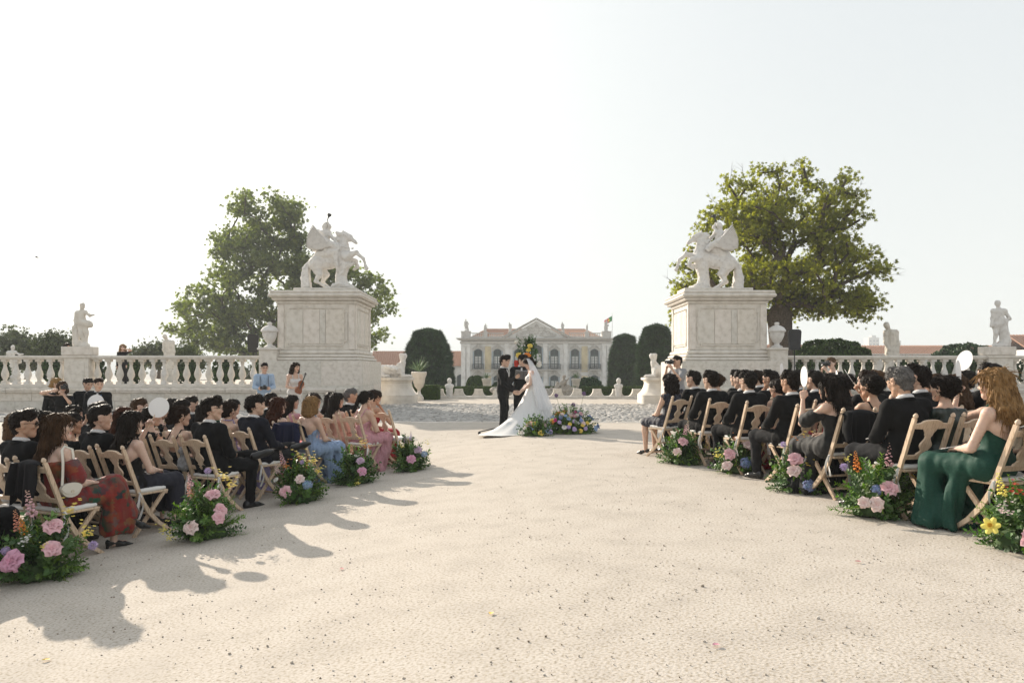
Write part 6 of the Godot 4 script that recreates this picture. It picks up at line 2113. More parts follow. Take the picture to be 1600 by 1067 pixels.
func add_person(called_label: String, xf: Transform3D, o: Dictionary, group := "") -> Node3D:
	var r := Node3D.new()
	r.name = numbered("person")
	add_child(r)
	r.transform = xf
	tag(r, called_label, "person", group)
	var sc: float = o.get("scale", 1.0)
	var male: bool = o.sex == "m"
	var fine: bool = o.get("fine", false)
	var key: String = o.get("key", "")
	var built: Dictionary
	if key != "" and cache.has("person " + key):
		built = cache["person " + key]
	else:
		built = build_person(o, fine)
		if key != "":
			cache["person " + key] = built
	var J: Dictionary = built.J
	for part in built.parts:
		var m: Material = part[2]
		var tint: Dictionary = o.get("mats", {})
		if tint.has(part[0]):
			m = tint[part[0]]
		if part[0] == "body":
			m = skin(o.get("skin", 0))
		obj(part[0], part[1], m, r, part[3])
	var hx := Transform3D(J.hb * Basis.from_scale(Vector3.ONE * (1.03 if male else 0.98)), J.H)
	var hst: String = o.get("hair", "short")
	obj("hair", hair_mesh(hst, fine), o.get("hairmat", hairmat("black", srgb(0.024, 0.018, 0.015))), r, hx)
	if o.has("glasses"):
		obj("sunglasses" if o.glasses == "dark" else "glasses", glasses_mesh(o.glasses == "dark"), pm("black acetate", srgb(0.01, 0.01, 0.01), 0.2), r, hx)
	r.scale = Vector3.ONE * sc
	r.set_meta("label", called_label)
	o["J"] = J
	return r

func build_person(o: Dictionary, fine: bool) -> Dictionary:
	var J := joints(o)
	var male: bool = o.sex == "m"
	var sit: bool = o.get("pose", "sit") == "sit"
	var parts := []
	var bd := MB.new()
	bd.add(body_arrays(J, o, fine))
	parts.append(["body", bd.mesh(), skin(0), Transform3D.IDENTITY])
	var cell := 0.014 if fine else 0.021
	var wear: String = o.get("wear", "suit")
	if wear == "suit" or wear == "shirt":
		var b := torso_bones(J, true, 0.012)
		for q in ["R", "L"]:
			var mm := -1.0 if q == "R" else 1.0
			var upto: Vector3 = J["E" + q].lerp(J["Wr" + q], 0.94)
			if o.get("sleeves", "long") == "short":
				b.append(seg(J["S" + q], J["S" + q].lerp(J["E" + q], 0.75), 0.066, 0.062, 1.0, 0.03))
			else:
				b.append(seg(J["S" + q], J["E" + q], 0.068, 0.054, 1.0, 0.03)); b.append(seg(J["E" + q], upto, 0.055, 0.043, 1.0, 0.02))
			if sit:
				b.append(seg(J.P + Vector3(mm * 0.07, 0.05, -0.03), J.P + Vector3(mm * 0.1, -0.06, 0.06), 0.115, 0.10, 1.0, 0.05))
			elif wear == "suit":
				b.append(seg(J.P + Vector3(mm * 0.05, 0.05, 0), J.P + Vector3(mm * 0.065, -0.14, 0), 0.115, 0.118, 1.05, 0.05))
		var jk := MB.new()
		jk.add(field(b, cell, 0.04, [[J.tb * Vector3(0, 1, -0.1).normalized(), (J.tb * Vector3(0, 1, -0.1).normalized()).dot(J.N + J.tb * Vector3(0, 0.018, -0.02))]], 0.007 if fine else 0.006, Vector3(9, 6, 9)))
		# lapels and a rolled collar on the jacket
		if wear == "suit":
			var ring := []
			var rr := []
			for k in 13:
				var a := -2.3 + 4.6 * k / 12.0
				ring.append(J.N + J.tb * Vector3(sin(a) * 0.074, 0.012 - 0.075 * pow(absf(a) / 2.3, 3.0), -cos(a) * 0.072 - 0.005))
				rr.append(0.017)
			jk.tube(ring, rr, 6, true, 1.3)
		parts.append(["suit_jacket" if wear == "suit" else "shirt", jk.mesh(), o.get("cloth", cloth("black suit", srgb(0.007, 0.007, 0.008), 0.9, 0.0)), Transform3D.IDENTITY])
		if wear == "suit":
			var cb := MB.new()
			var ring2 := []
			var r2 := []
			for k in 15:
				var a := -2.75 + 5.5 * k / 14.0
				ring2.append(J.N + J.tb * Vector3(sin(a) * 0.060, 0.040 - 0.035 * pow(absf(a) / 2.75, 2.0), -cos(a) * 0.058 + 0.004))
				r2.append(0.015)
			cb.tube(ring2, r2, 6, true, 1.6)
			cb.add(field([seg(J.N + J.tb * Vector3(0, -0.02, 0.06), J.C + J.tb * Vector3(0, -0.02, 0.112), 0.03, 0.035)], 0.015, 0.02))
			parts.append(["shirt_collar", cb.mesh(), cloth("white shirt", srgb(0.74, 0.73, 0.72), 0.85), Transform3D.IDENTITY])
			var tie := MB.new()
			var tc: Vector3 = J.N + J.tb * Vector3(0, 0.004, 0.082)
			for s in [-1.0, 1.0]:
				tie.tube([tc, tc + J.tb * Vector3(s * 0.03, 0.003, -0.002), tc + J.tb * Vector3(s * 0.055, 0.0, -0.006)], [0.009, 0.018, 0.02], 8, true, 0.5)
			parts.append(["bow_tie", tie.mesh(), cloth("black suit", srgb(0.007, 0.007, 0.008)), Transform3D.IDENTITY])
		var tr := []
		for q in ["R", "L"]:
			tr.append(seg(J["Hp" + q], J["K" + q], 0.10, 0.073, 1.0, 0.05)); tr.append(seg(J["K" + q], J["A" + q] + (J["K" + q] - J["A" + q]).normalized() * 0.03, 0.071, 0.056, 1.0, 0.03))
		tr.append(seg(J.P + Vector3(-0.05, -0.01, 0), J.P + Vector3(0.05, -0.01, 0), 0.118, 0.118))
		var tm := MB.new()
		tm.add(field(tr, cell, 0.04, [], 0.007, Vector3(8, 8, 8)))
		parts.append(["trousers", tm.mesh(), o.get("legcloth", cloth("black suit", srgb(0.007, 0.007, 0.008), 0.9, 0.1)), Transform3D.IDENTITY])
	elif wear == "none":
		pass
	else:
		var g := 0.015
		var cuts := []
		var b := torso_bones(J, false, g, wear in ["sleeveless", "sleeves"])
		var up: Vector3 = J.tb * Vector3(0, 1, 0)
		match wear:
			"strapless":
				cuts.append([J.tb * Vector3(0, 1, 0), up.dot(J.C) + 0.0])
			"lowback":
				var n: Vector3 = J.tb * Vector3(0, 1, -0.95)
				cuts.append([n, n.dot(J.C + J.tb * Vector3(0, 0.01, 0.08))])
			"sleeveless", "sleeves":
				cuts.append([J.tb * Vector3(0, 1, 0), up.dot(J.N) - 0.012])
		if wear == "sleeves":
			for q in ["R", "L"]:
				b.append(seg(J["S" + q], J["E" + q], 0.062, 0.056, 1.0, 0.03))
				if o.get("longsleeve", false):
					b.append(seg(J["E" + q], J["E" + q].lerp(J["Wr" + q], 0.9), 0.054, 0.042, 1.0, 0.02))
		if wear == "offshoulder":
			cuts.append([J.tb * Vector3(0, 1, -0.25), (J.tb * Vector3(0, 1, -0.25)).dot(J.C + J.tb * Vector3(0, 0.01, 0))])
			for q in ["R", "L"]:
				b.append(seg(J["S" + q].lerp(J["E" + q], 0.22), J["S" + q].lerp(J["E" + q], 0.8), 0.075, 0.08, 1.0, 0.02))
		var trousers: bool = o.get("skirt", "long") == "trousers"
		if not trousers:
			b += skirt_bones(J, o)
		cuts.append([Vector3(0, -1, 0), -0.012])
		cuts += o.get("cuts", [])
		var dm := MB.new()
		var fa: Array = field(b, cell, 0.04, cuts, o.get("fold", 0.008), o.get("foldf", Vector3(11, 2.6, 11)))
		if o.get("skirt", "long") in ["long", "midi"]:
			var fv: PackedVector3Array = fa[0]
			var zc := 0.26 if sit else 0.0
			var y0 := 0.52 if sit else 0.9
			var fs: float = float(fv.size() % 17)
			for i in fv.size():
				var q := fv[i]
				var am := clampf((y0 - q.y) / y0, 0.0, 1.0) * 0.026
				var an := atan2(q.x, q.z - zc)
				fv[i] += fa[1][i] * am * (sin(an * 9.0 + fs + 1.5 * sin(q.y * 5.0)) * 0.6 + sin(an * 17.0 + fs * 2.0) * 0.4)
				fv[i].y = maxf(fv[i].y, 0.006)
			fa[0] = fv
			fa[1] = normals(fv, fa[3])
		dm.add(fa)
		if wear == "lowback" or o.get("straps", false):
			for m in [-1.0, 1.0]:
				var a0: Vector3 = J.C + J.tb * Vector3(m * 0.075, -0.005, 0.105)
				var a1: Vector3 = J.N + J.tb * Vector3(m * 0.085, -0.005, 0.0)
				var a2: Vector3 = J.C + J.tb * Vector3(m * 0.07, -0.02, -0.125)
				if o.get("halter", false):
					a1 = J.N + J.tb * Vector3(m * 0.06, 0.03, -0.0)
					a2 = J.N + J.tb * Vector3(m * 0.01, 0.045, -0.062)
				if o.get("crossback", false):
					dm.tube([a1, a1.lerp(a2, 0.3) + J.tb * Vector3(0, 0, -0.05), J.C + J.tb * Vector3(-m * 0.07, -0.12, -0.118), J.W + J.tb * Vector3(m * 0.07, 0.03, -0.115), J.W + J.tb * Vector3(-m * 0.06, -0.05, -0.12)], [0.006, 0.006, 0.006, 0.006, 0.006], 5)
				dm.tube([a0, a1 + J.tb * Vector3(0, 0.012, 0.035), a1 + J.tb * Vector3(0, 0.012, -0.03), a2], [0.011, 0.011, 0.011, 0.01], 6, true, 0.45)
		parts.append(["dress", dm.mesh(), o.get("cloth", cloth("black dress", srgb(0.015, 0.014, 0.016))), Transform3D.IDENTITY])
		if trousers:
			var tr := []
			for q in ["R", "L"]:
				tr.append(seg(J["Hp" + q], J["K" + q], 0.105, 0.085, 1.0, 0.05)); tr.append(seg(J["K" + q], J["K" + q].lerp(J["A" + q], 0.62), 0.085, 0.1, 1.0, 0.03))
			tr.append(seg(J.P + Vector3(-0.06, -0.01, 0), J.P + Vector3(0.06, -0.01, 0), 0.118, 0.118))
			var tm := MB.new()
			tm.add(field(tr, cell, 0.04, [], 0.008, Vector3(9, 5, 9)))
			parts.append(["trousers", tm.mesh(), o.get("legcloth", cloth("dark slate", srgb(0.03, 0.03, 0.04))), Transform3D.IDENTITY])
	# shoes
	for q in ["R", "L"]:
		var f: Vector3 = J["T" + q] - J["A" + q]
		var fl := Vector3(f.x, 0, f.z).normalized()
		var xf := Transform3D(Basis(Vector3.UP.cross(fl).normalized(), Vector3.UP, fl), J["A" + q] + Vector3(0, -0.085, 0))
		if J["A" + q].y > 0.2:
			var fy := (f + Vector3(0, 0.03, 0)).normalized()
			var shin: Vector3 = (J["K" + q] - J["A" + q]).normalized()
			var up2 := (shin - fy * shin.dot(fy)).normalized()
			xf = Transform3D(Basis(up2.cross(fy), up2, fy), J["A" + q] - up2 * 0.07)
		parts.append(["shoe", shoe_mesh("heel" if not male else "flat"), o.get("shoemat", pm("black leather", srgb(0.012, 0.012, 0.012), 0.3)), xf])
		if male:
			var sk := MB.new()
			sk.tube([J["A" + q] + Vector3(0, -0.03, 0), J["A" + q].lerp(J["K" + q], 0.25)], [0.040, 0.046], 10)
			parts.append(["sock", sk.mesh(), o.get("sock", cloth("black suit", srgb(0.007, 0.007, 0.008))), Transform3D.IDENTITY])
	return {"J": J, "parts": parts}

# ==================================================================== who sits where
func hm(k: String) -> StandardMaterial3D:
	match k:
		"black": return hairmat("black", srgb(0.024, 0.018, 0.015))
		"dark": return hairmat("dark brown", srgb(0.035, 0.02, 0.013))
		"red": return hairmat("red brown", srgb(0.075, 0.027, 0.014))
		"brown": return hairmat("brown", srgb(0.085, 0.048, 0.026))
		"fair": return hairmat("light brown", srgb(0.15, 0.09, 0.05))
		"blond": return hairmat("blond", srgb(0.42, 0.27, 0.12))
		"honey": return hairmat("honey blond", srgb(0.36, 0.22, 0.10))
		"grey": return hairmat("grey", srgb(0.20, 0.20, 0.205))
	return hairmat("black", srgb(0.024, 0.018, 0.015))

func cl(k: String) -> StandardMaterial3D:
	var c: Dictionary = {"black": srgb(0.009, 0.0085, 0.0095), "navy": srgb(0.014, 0.018, 0.045), "lavender": srgb(0.34, 0.29, 0.47), "blue": srgb(0.30, 0.40, 0.58), "pink": srgb(0.66, 0.34, 0.38), "peach": srgb(0.72, 0.42, 0.32), "red": srgb(0.33, 0.02, 0.025), "green": srgb(0.012, 0.062, 0.043), "darkgreen": srgb(0.012, 0.05, 0.03), "purple": srgb(0.07, 0.035, 0.14), "white": srgb(0.72, 0.70, 0.68), "beige": srgb(0.55, 0.43, 0.32), "coral": srgb(0.7, 0.18, 0.17), "charcoal": srgb(0.03, 0.03, 0.032), "slate": srgb(0.028, 0.028, 0.04), "plum": srgb(0.10, 0.03, 0.07), "lilac": srgb(0.44, 0.36, 0.55), "sky": srgb(0.38, 0.50, 0.66), "grey": srgb(0.30, 0.30, 0.31)}
	return cloth(k, c[k], 0.8, 0.2)

func printed(key: String, blobs: Array, base: Color, sz := 256, scale := 2.2, count := 160, seed_at := 3, r0 := 6, r1 := 30) -> StandardMaterial3D:
	# a dyed print: soft brush marks in several colours
	if mats.has(key):
		return mats[key]
	var im := Image.create_empty(sz, sz, false, Image.FORMAT_RGB8)
	im.fill(base)
	var r := RandomNumberGenerator.new()
	r.seed = seed_at
	for k in count:
		var c: Color = blobs[r.randi() % blobs.size()]
		var x := r.randi() % sz
		var y := r.randi() % sz
		var rx := r.randi_range(r0, r1)
		var ry := r.randi_range(r0, r1)
		for j in range(-ry, ry + 1):
			for i in range(-rx, rx + 1):
				var d := sqrt(pow(float(i) / rx, 2.0) + pow(float(j) / ry, 2.0)) + 0.35 * fnoise.get_noise_2d((x + i) * 0.07, (y + j) * 0.07)
				if d < 1.0:
					var px := posmod(x + i, sz)
					var py := posmod(y + j, sz)
					im.set_pixel(px, py, im.get_pixel(px, py).lerp(c, clampf((1.0 - d) * 4.0, 0.0, 1.0)))
	var m := pm(key, Color.WHITE, 0.8, ImageTexture.create_from_image(im), null, scale)
	m.rim_enabled = true
	m.rim = 0.15
	return m

func person_seat(side: float, row: int, j: int, o: Dictionary, who: String) -> Node3D:
	var s := seat_at(side, row, j)
	var off: Vector3 = o.get("off", Vector3.ZERO)
	s.origin += s.basis * off
	s.basis = Basis(Vector3.UP, deg_to_rad(o.get("yaw", 0.0))) * s.basis
	var lab := "%s, %s, %s" % [who, ORD[j], row_name(side, row)]
	var g := ("guests seated left of the aisle" if side < 0 else "guests seated right of the aisle")
	if side < 0:
		o["hy"] = -(o.get("hy", 26.0) as float)
	return add_person(lab, s, o, g)

func man(x: Dictionary = {}) -> Dictionary:
	var o := {"sex": "m", "wear": "suit", "hair": "short", "hy": 24.0, "armL": "thigh", "armR": "thigh"}
	o.merge(x, true)
	return o

func woman(x: Dictionary = {}) -> Dictionary:
	var o := {"sex": "f", "wear": "lowback", "hair": "long", "hy": 24.0, "scale": 0.97}
	o.merge(x, true)
	if x.has("c"):
		o["cloth"] = cl(x.c)
		o["mats"] = {"dress": cl(x.c)}
	if x.has("hc"):
		o["hairmat"] = hm(x.hc)
	return o

func hand_fan(world: Transform3D, label: String) -> void:
	var f := thing("hand_fan", label, "hand fan", Vector3.ZERO, 0.0, "white hand fans")
	f.transform = world
	var mb := MB.new()
	mb.tube([Vector3(0, -0.06, 0), Vector3(0, 0.1, 0)], [0.006, 0.005], 6)
	obj("handle", mb.mesh(), wood(2), f)
	var bl := MB.new()
	var poly := PackedVector2Array()
	for k in 22:
		var a := TAU * k / 22.0
		poly.append(Vector2(cos(a) * 0.105, 0.19 + sin(a) * 0.115))
	bl.prism(poly, 0.003, Transform3D(Basis.IDENTITY, Vector3(0, 0, 0.007)))
	obj("blade", bl.mesh(), pm("white card", srgb(0.76, 0.75, 0.74), 0.8), f)

func fan_in(p: Node3D, o: Dictionary, q: String, label: String, tilt := Vector3.ZERO) -> void:
	var J: Dictionary = o.J
	var d: Vector3 = (J["Wr" + q] - J["E" + q]).normalized()
	var up := (d + Vector3(0, 0.5, 0)).normalized()
	var fwd := Vector3(0, 0, 1)
	fwd = (fwd - up * fwd.dot(up)).normalized()
	var b := Basis(up.cross(fwd), up, fwd) * Basis.from_euler(tilt)
	hand_fan(p.transform * Transform3D(b, J["grip" + q]), label)

func programme(p: Node3D, o: Dictionary, label: String, round_fan := false) -> void:
	var J: Dictionary = o.J
	var at: Vector3 = (J.gripL + J.gripR) * 0.5 + Vector3(0, 0.035, 0.03)
	var mb := MB.new()
	if round_fan:
		var poly := PackedVector2Array()
		for k in 22:
			poly.append(Vector2(cos(TAU * k / 22.0) * 0.115, sin(TAU * k / 22.0) * 0.105))
		mb.prism(poly, 0.004, Transform3D(Basis(Vector3.RIGHT, -PI / 2), Vector3.ZERO))
	else:
		mb.box(Vector3(0, 0, 0), Vector3(0.13, 0.004, 0.19))
		mb.box(Vector3(0.004, 0.007, 0.003), Vector3(0.13, 0.003, 0.19), Basis(Vector3.FORWARD, 0.06))
	var m := obj("programme", mb.mesh(), pm("white card", srgb(0.76, 0.75, 0.74), 0.8))
	m.transform = p.transform * Transform3D(Basis.from_euler(Vector3(0.25, 0.2, 0)), at)
	tag(m, label, "paper fan" if round_fan else "programme", "white ceremony programmes")

func build_people() -> void:
	var L := -1.0
	var R := 1.0
	var o: Dictionary
	var p: Node3D
	# ---- left block, row by row from the camera
	person_seat(L, 8, 0, man({"key": "mL0"}), "man in black suit outside the left edge")
	person_seat(L, 8, 1, woman({"key": "wL2", "wear": "sleeveless", "hair": "bun", "c": "black"}), "woman in sleeveless black outside the left edge")
	person_seat(L, 0, 0, man({"fine": true, "legs": "flat", "armR": "lap", "armL": "lap", "skin": 1}), "man with black trousered knees by the flowers")
	person_seat(L, 0, 1, woman({"key": "wL2", "wear": "sleeveless", "c": "navy", "hair": "bun"}), "woman in navy dress, mostly outside the picture")
	# first row: the woman in the red printed dress
	var red := printed("red green brush print", [Color(0.46, 0.08, 0.06), Color(0.06, 0.28, 0.19), Color(0.52, 0.13, 0.08), Color(0.33, 0.25, 0.25), Color(0.50, 0.29, 0.14), Color(0.10, 0.12, 0.16), Color(0.07, 0.20, 0.15)], Color(0.47, 0.09, 0.065), 256, 1.5, 75, 3, 8, 26)
	o = woman({"fine": true, "wear": "offshoulder", "hair": "longstraight", "hc": "brown", "hy": 34.0, "hp": 0.0, "legs": "overL", "skirt": "midi", "cuts": [[Vector3(0, -1, 0), -0.15]], "armL": "thigh", "glasses": "clear", "skin": 3, "off": Vector3(0.02, 0, 0.03), "yaw": -6.0, "scale": 1.0})
	o["cloth"] = red
	p = person_seat(L, 1, 0, o, "long haired woman in red and green off-shoulder printed dress")
	programme(p, o, "white programme in the lap of the woman in the red printed dress")
	handbag(p, o)
	person_seat(L, 1, 1, man({"key": "mL1", "hy": 40.0, "glasses": "dark", "hair": "quiff", "skin": 1, "off": Vector3(0.06, 0.03, 0.05)}), "man in black suit with bow tie and sunglasses")
	person_seat(L, 1, 2, woman({"key": "wL1", "wear": "lowback", "c": "navy", "hair": "bob", "hc": "fair", "hy": 40.0, "glasses": "dark", "skin": 3, "off": Vector3(-0.1, 0.05, 0.22)}), "pale woman in profile with sunglasses")
	person_seat(L, 1, 3, man({"key": "mL0"}), "man in black suit past the picture's left edge")
	# second row
	o = woman({"fine": true, "wear": "lowback", "crossback": true, "hair": "longstraight", "hy": 28.0, "skirt": "trousers", "c": "black", "skin": 3, "armL": "shade", "armR": "lap", "off": Vector3(0.02, 0, 0.0)})
	o["legcloth"] = cl("slate")
	p = person_seat(L, 2, 0, o, "dark haired woman in black lace-up top shading her eyes")
	fan_in(p, o, "L", "white paddle fan raised by the woman in the lace-up black top", Vector3(0.2, 0.7, 0.1))
	person_seat(L, 2, 1, man({"key": "mL2", "hy": 36.0, "hair": "quiff", "off": Vector3(0.02, 0.02, 0.0)}), "man in black suit with swept-back black hair")
	person_seat(L, 2, 2, woman({"key": "wL3", "c": "black", "wear": "sleeves", "hair": "lowbun", "hy": 38.0, "skin": 2}), "woman in black dress half hidden behind the printed dress")
	o = woman({"key": "wL4", "c": "black", "hair": "long", "wear": "sleeves", "hy": 20.0, "fine": true})
	p = person_seat(L, 2, 3, o, "woman with very long wavy black hair in black")
	# third row
	o = man({"fine": true, "hair": "quiff", "hy": 36.0, "legs": "crossL", "glasses": "clear", "armL": "thigh", "armR": "lap", "skin": 0, "lean": 0.02, "scale": 1.03})
	o["sock"] = cl("blue sock") if false else cloth("blue sock", srgb(0.03, 0.06, 0.14))
	person_seat(L, 3, 0, o, "man in glasses and blue socks, ankle on knee")
	person_seat(L, 3, 1, woman({"key": "wL5", "fine": true, "wear": "lowback", "c": "black", "hair": "lowbun", "hc": "dark", "hy": 30.0, "skin": 0}), "woman with wavy low bun in open-back black dress")
	person_seat(L, 3, 2, woman({"key": "wL2", "wear": "sleeveless", "c": "black", "hair": "pony", "hy": 32.0}), "woman with ponytail in sleeveless black dress")
	person_seat(L, 3, 3, woman({"key": "wL1", "c": "purple", "hair": "long", "hc": "red"}), "woman with red-brown hair in dark purple dress")
	person_seat(L, 3, 4, man({"key": "mL2", "hair": "quiff", "hy": 36.0}), "man in black suit with thick black hair")
	o = woman({"key": "wL6", "c": "black", "hair": "bob", "wear": "sleeveless", "armL": "shade", "hy": 30.0})
	p = person_seat(L, 3, 5, o, "dark haired woman shading her face with a white fan")
	fan_in(p, o, "L", "white paddle fan behind the long black hair on the far left", Vector3(0.3, 0.6, 0))
	# fourth row
	o = man({"fine": true, "hy": 30.0, "legs": "crossL", "armL": "lap", "armR": "thigh", "skin": 0, "cloth": cloth("midnight suit", srgb(0.013, 0.014, 0.022), 0.9, 0.0), "legcloth": cloth("charcoal wool", srgb(0.022, 0.022, 0.024), 0.9, 0.0), "scale": 1.02})
	o["sock"] = cloth("blue sock", srgb(0.03, 0.06, 0.14))
	person_seat(L, 4, 0, o, "man in midnight suit with leg crossed high")
	person_seat(L, 4, 1, woman({"fine": true, "c": "lavender", "hair": "lowbun", "hc": "dark", "wear": "lowback", "halter": true, "hy": 12.0, "skin": 0, "fold": 0.02}), "woman with low bun in backless lavender dress")
	person_seat(L, 4, 2, woman({"key": "wL1", "c": "black", "hair": "bob"}), "dark haired woman behind the man with glasses")
	person_seat(L, 4, 3, man({"key": "mL0", "hair": "short"}), "man in black suit, dark head only")
	person_seat(L, 4, 4, woman({"key": "wL2", "wear": "sleeveless", "c": "black", "hair": "bun", "glasses": "clear", "hy": 32.0}), "woman with glasses in sleeveless black")
	person_seat(L, 4, 5, man({"key": "mL1", "hair": "short", "hairmat": hm("brown"), "skin": 3, "hy": 40.0}), "man with cropped brown hair in black suit")
	# fifth row
	o = woman({"fine": true, "c": "blue", "hair": "bob", "hc": "honey", "wear": "lowback", "halter": true, "hy": 8.0, "fold": 0.02, "skin": 0, "off": Vector3(-0.12, 0, 0.05)})
	p = person_seat(L, 5, 0, o, "blond bobbed woman in backless pale blue dress")
	programme(p, o, "white programme in the lap of the blond woman in pale blue")
	person_seat(L, 5, 1, woman({"key": "wL7", "fine": true, "c": "coral", "hair": "wavy", "hc": "red", "wear": "strapless", "hy": 30.0, "skin": 3}), "woman with long curly red-brown hair in coral dress")
	person_seat(L, 5, 2, woman({"key": "wL8", "c": "white", "wear": "strapless", "hair": "updo", "hc": "dark", "hy": 26.0}), "woman with pinned-up hair and bare shoulders")
	person_seat(L, 5, 3, woman({"key": "wL1", "c": "purple", "hair": "bob"}), "dark haired woman in purple dress")
	person_seat(L, 5, 4, woman({"key": "wL3", "c": "darkgreen", "wear": "sleeves", "hair": "long", "hc": "dark", "hy": 38.0}), "woman with long dark hair in dark green dress")
	person_seat(L, 5, 5, man({"key": "mL2", "hair": "short", "hy": 36.0}), "man in black suit with tall dark hair")
	person_seat(L, 5, 6, woman({"key": "wL4", "c": "black", "wear": "sleeves", "hair": "longstraight", "hy": 20.0}), "woman with straight long black hair")
	# sixth row
	o = woman({"fine": true, "c": "pink", "hair": "braid", "hy": 22.0, "hp": 0.22, "wear": "lowback", "straps": true, "fold": 0.022, "skin": 0, "armL": "chin", "armR": "lap", "lean": 0.1, "legs": "tuck", "yaw": -4.0, "off": Vector3(0, 0, 0.05)})
	person_seat(L, 6, 0, o, "woman with braided black hair in open-back pink dress")
	person_seat(L, 6, 1, woman({"key": "wL7", "c": "peach", "hair": "longstraight", "wear": "strapless", "hy": 30.0}), "woman with straight black hair in peach dress")
	person_seat(L, 6, 2, woman({"key": "wL1", "c": "lilac", "hair": "longstraight", "hc": "dark", "hy": 40.0}), "woman with long dark hair in lilac dress")
	person_seat(L, 6, 3, woman({"key": "wL3", "c": "pink", "wear": "sleeves", "hair": "long", "hy": 38.0}), "dark haired woman in pink shawl")
	person_seat(L, 6, 4, man({"key": "mL0", "hair": "short"}), "man in black suit with short dark hair")
	# frontmost left row: the aisle chair is empty
	o = woman({"key": "wLr", "c": "red", "hair": "updo", "hc": "dark", "hy": 14.0, "hp": 0.2, "wear": "strapless", "armR": "chin", "armL": "lap", "lean": 0.12, "skin": 2})
	person_seat(L, 7, 1, o, "woman with pinned-up dark hair in dark red dress")
	person_seat(L, 7, 2, man({"key": "mL1", "hair": "short", "hairmat": hm("grey"), "hy": 30.0, "skin": 1}), "grey haired man in black suit")
	person_seat(L, 7, 3, woman({"key": "wL3", "c": "plum", "wear": "sleeves", "hair": "long", "hy": 38.0}), "woman in plum dress beside the grey haired man")
	person_seat(L, 7, 4, woman({"key": "wL1", "c": "lavender", "hair": "bob", "hy": 40.0}), "woman in lavender dress at the far side")
	# ---- right block, from the altar towards the camera
	var navyprint := printed("navy floral print", [Color(0.12, 0.14, 0.22), Color(0.30, 0.33, 0.42), Color(0.05, 0.06, 0.12), Color(0.45, 0.47, 0.52)], Color(0.05, 0.06, 0.13), 256, 4.0, 120, 9, 3, 9)
	o = woman({"fine": true, "wear": "sleeveless", "hair": "bobwavy", "hy": 12.0, "skirt": "short", "skin": 0, "hc": "black", "armL": "lap"})
	o["cloth"] = navyprint
	person_seat(R, 1, 0, o, "woman with wavy black bob in navy printed dress")
	person_seat(R, 1, 1, man({"key": "mR0"}), "man in black suit, dark hair")
	person_seat(R, 1, 2, woman({"key": "wR1", "c": "beige", "wear": "sleeves", "hair": "bun", "hc": "brown"}), "woman in beige dress")
	person_seat(R, 1, 3, man({"key": "mR1", "hy": 30.0, "hair": "quiff"}), "man in black suit with swept hair")
	person_seat(R, 1, 4, man({"key": "mR0", "hairmat": hm("dark")}), "man in black suit, brown hair")
	person_seat(R, 2, 0, man({"fine": true, "key": "mRf", "hy": 14.0, "skin": 0, "cloth": cloth("charcoal suit", srgb(0.009, 0.009, 0.0095), 0.9, 0.0)}), "man in black suit, short dark hair")
	person_seat(R, 2, 1, man({"key": "mR0", "hair": "short"}), "man in black suit behind his neighbour")
	o = man({"key": "mRc", "hy": 30.0, "hair": "quiff", "glasses": "dark", "armL": "chin", "armR": "thigh", "skin": 2})
	person_seat(R, 2, 2, o, "man with sunglasses, hand at his cheek")
	o = man({"key": "mRs", "hy": 20.0, "armL": "shade"})
	p = person_seat(R, 2, 3, o, "man shading his face with a fan")
	fan_in(p, o, "L", "white paddle fan before the dark suited man in the second right row", Vector3(0.1, 0.6, 0.3))
	person_seat(R, 2, 4, woman({"key": "wR2", "c": "black", "hair": "long"}), "long haired woman in black")
	o = man({"fine": true, "hy": 10.0, "skin": 0, "hair": "short", "cloth": cloth("charcoal suit", srgb(0.009, 0.009, 0.0095), 0.9, 0.0)})
	person_seat(R, 3, 0, o, "man in black suit with clipped neckline and white collar")
	person_seat(R, 3, 1, woman({"key": "wR3", "c": "red", "wear": "strapless", "hair": "bun", "scale": 0.92, "lean": 0.15}), "woman in red dress, bent low")
	o = man({"key": "mRs", "hy": 20.0, "armL": "shade"})
	person_seat(R, 3, 2, o, "man in black suit, one hand raised")
	person_seat(R, 3, 3, woman({"key": "wR1", "c": "black", "wear": "sleeves", "hair": "lowbun", "hc": "black"}), "woman with black low bun")
	person_seat(R, 3, 4, man({"key": "mR1", "hy": 30.0, "hairmat": hm("fair"), "skin": 3, "glasses": "clear"}), "pale man with glasses and light brown hair")
	person_seat(R, 3, 5, woman({"key": "wR2", "c": "white", "hair": "long", "hc": "fair"}), "fair haired woman in white")
	o = man({"fine": true, "hy": 14.0, "skin": 2, "hair": "short", "armL": "thigh", "off": Vector3(0.02, 0, 0.08), "cloth": cloth("charcoal suit", srgb(0.009, 0.009, 0.0095), 0.9, 0.0), "legcloth": cloth("charcoal wool", srgb(0.022, 0.022, 0.024), 0.9, 0.0)})
	person_seat(R, 4, 0, o, "man in charcoal suit, polished black shoes forward")
	o = woman({"key": "wR3", "c": "red", "wear": "strapless", "hair": "bob", "lean": 0.15, "scale": 0.92})
	p = person_seat(R, 4, 1, o, "woman in red dress behind the lace sleeve")
	person_seat(R, 4, 2, man({"key": "mR1", "hy": 30.0, "hairmat": hm("dark"), "hair": "short", "skin": 3, "glasses": "clear"}), "man with dark brown hair and glasses")
	person_seat(R, 4, 3, woman({"key": "wR2", "c": "black", "hair": "longstraight", "scale": 1.03}), "woman with long straight black hair")
	person_seat(R, 4, 4, woman({"key": "wR1", "c": "navy", "wear": "sleeves", "hair": "wavy", "hc": "brown"}), "woman with wavy brown hair in navy")
	person_seat(R, 4, 5, man({"key": "mR0"}), "man in black suit")
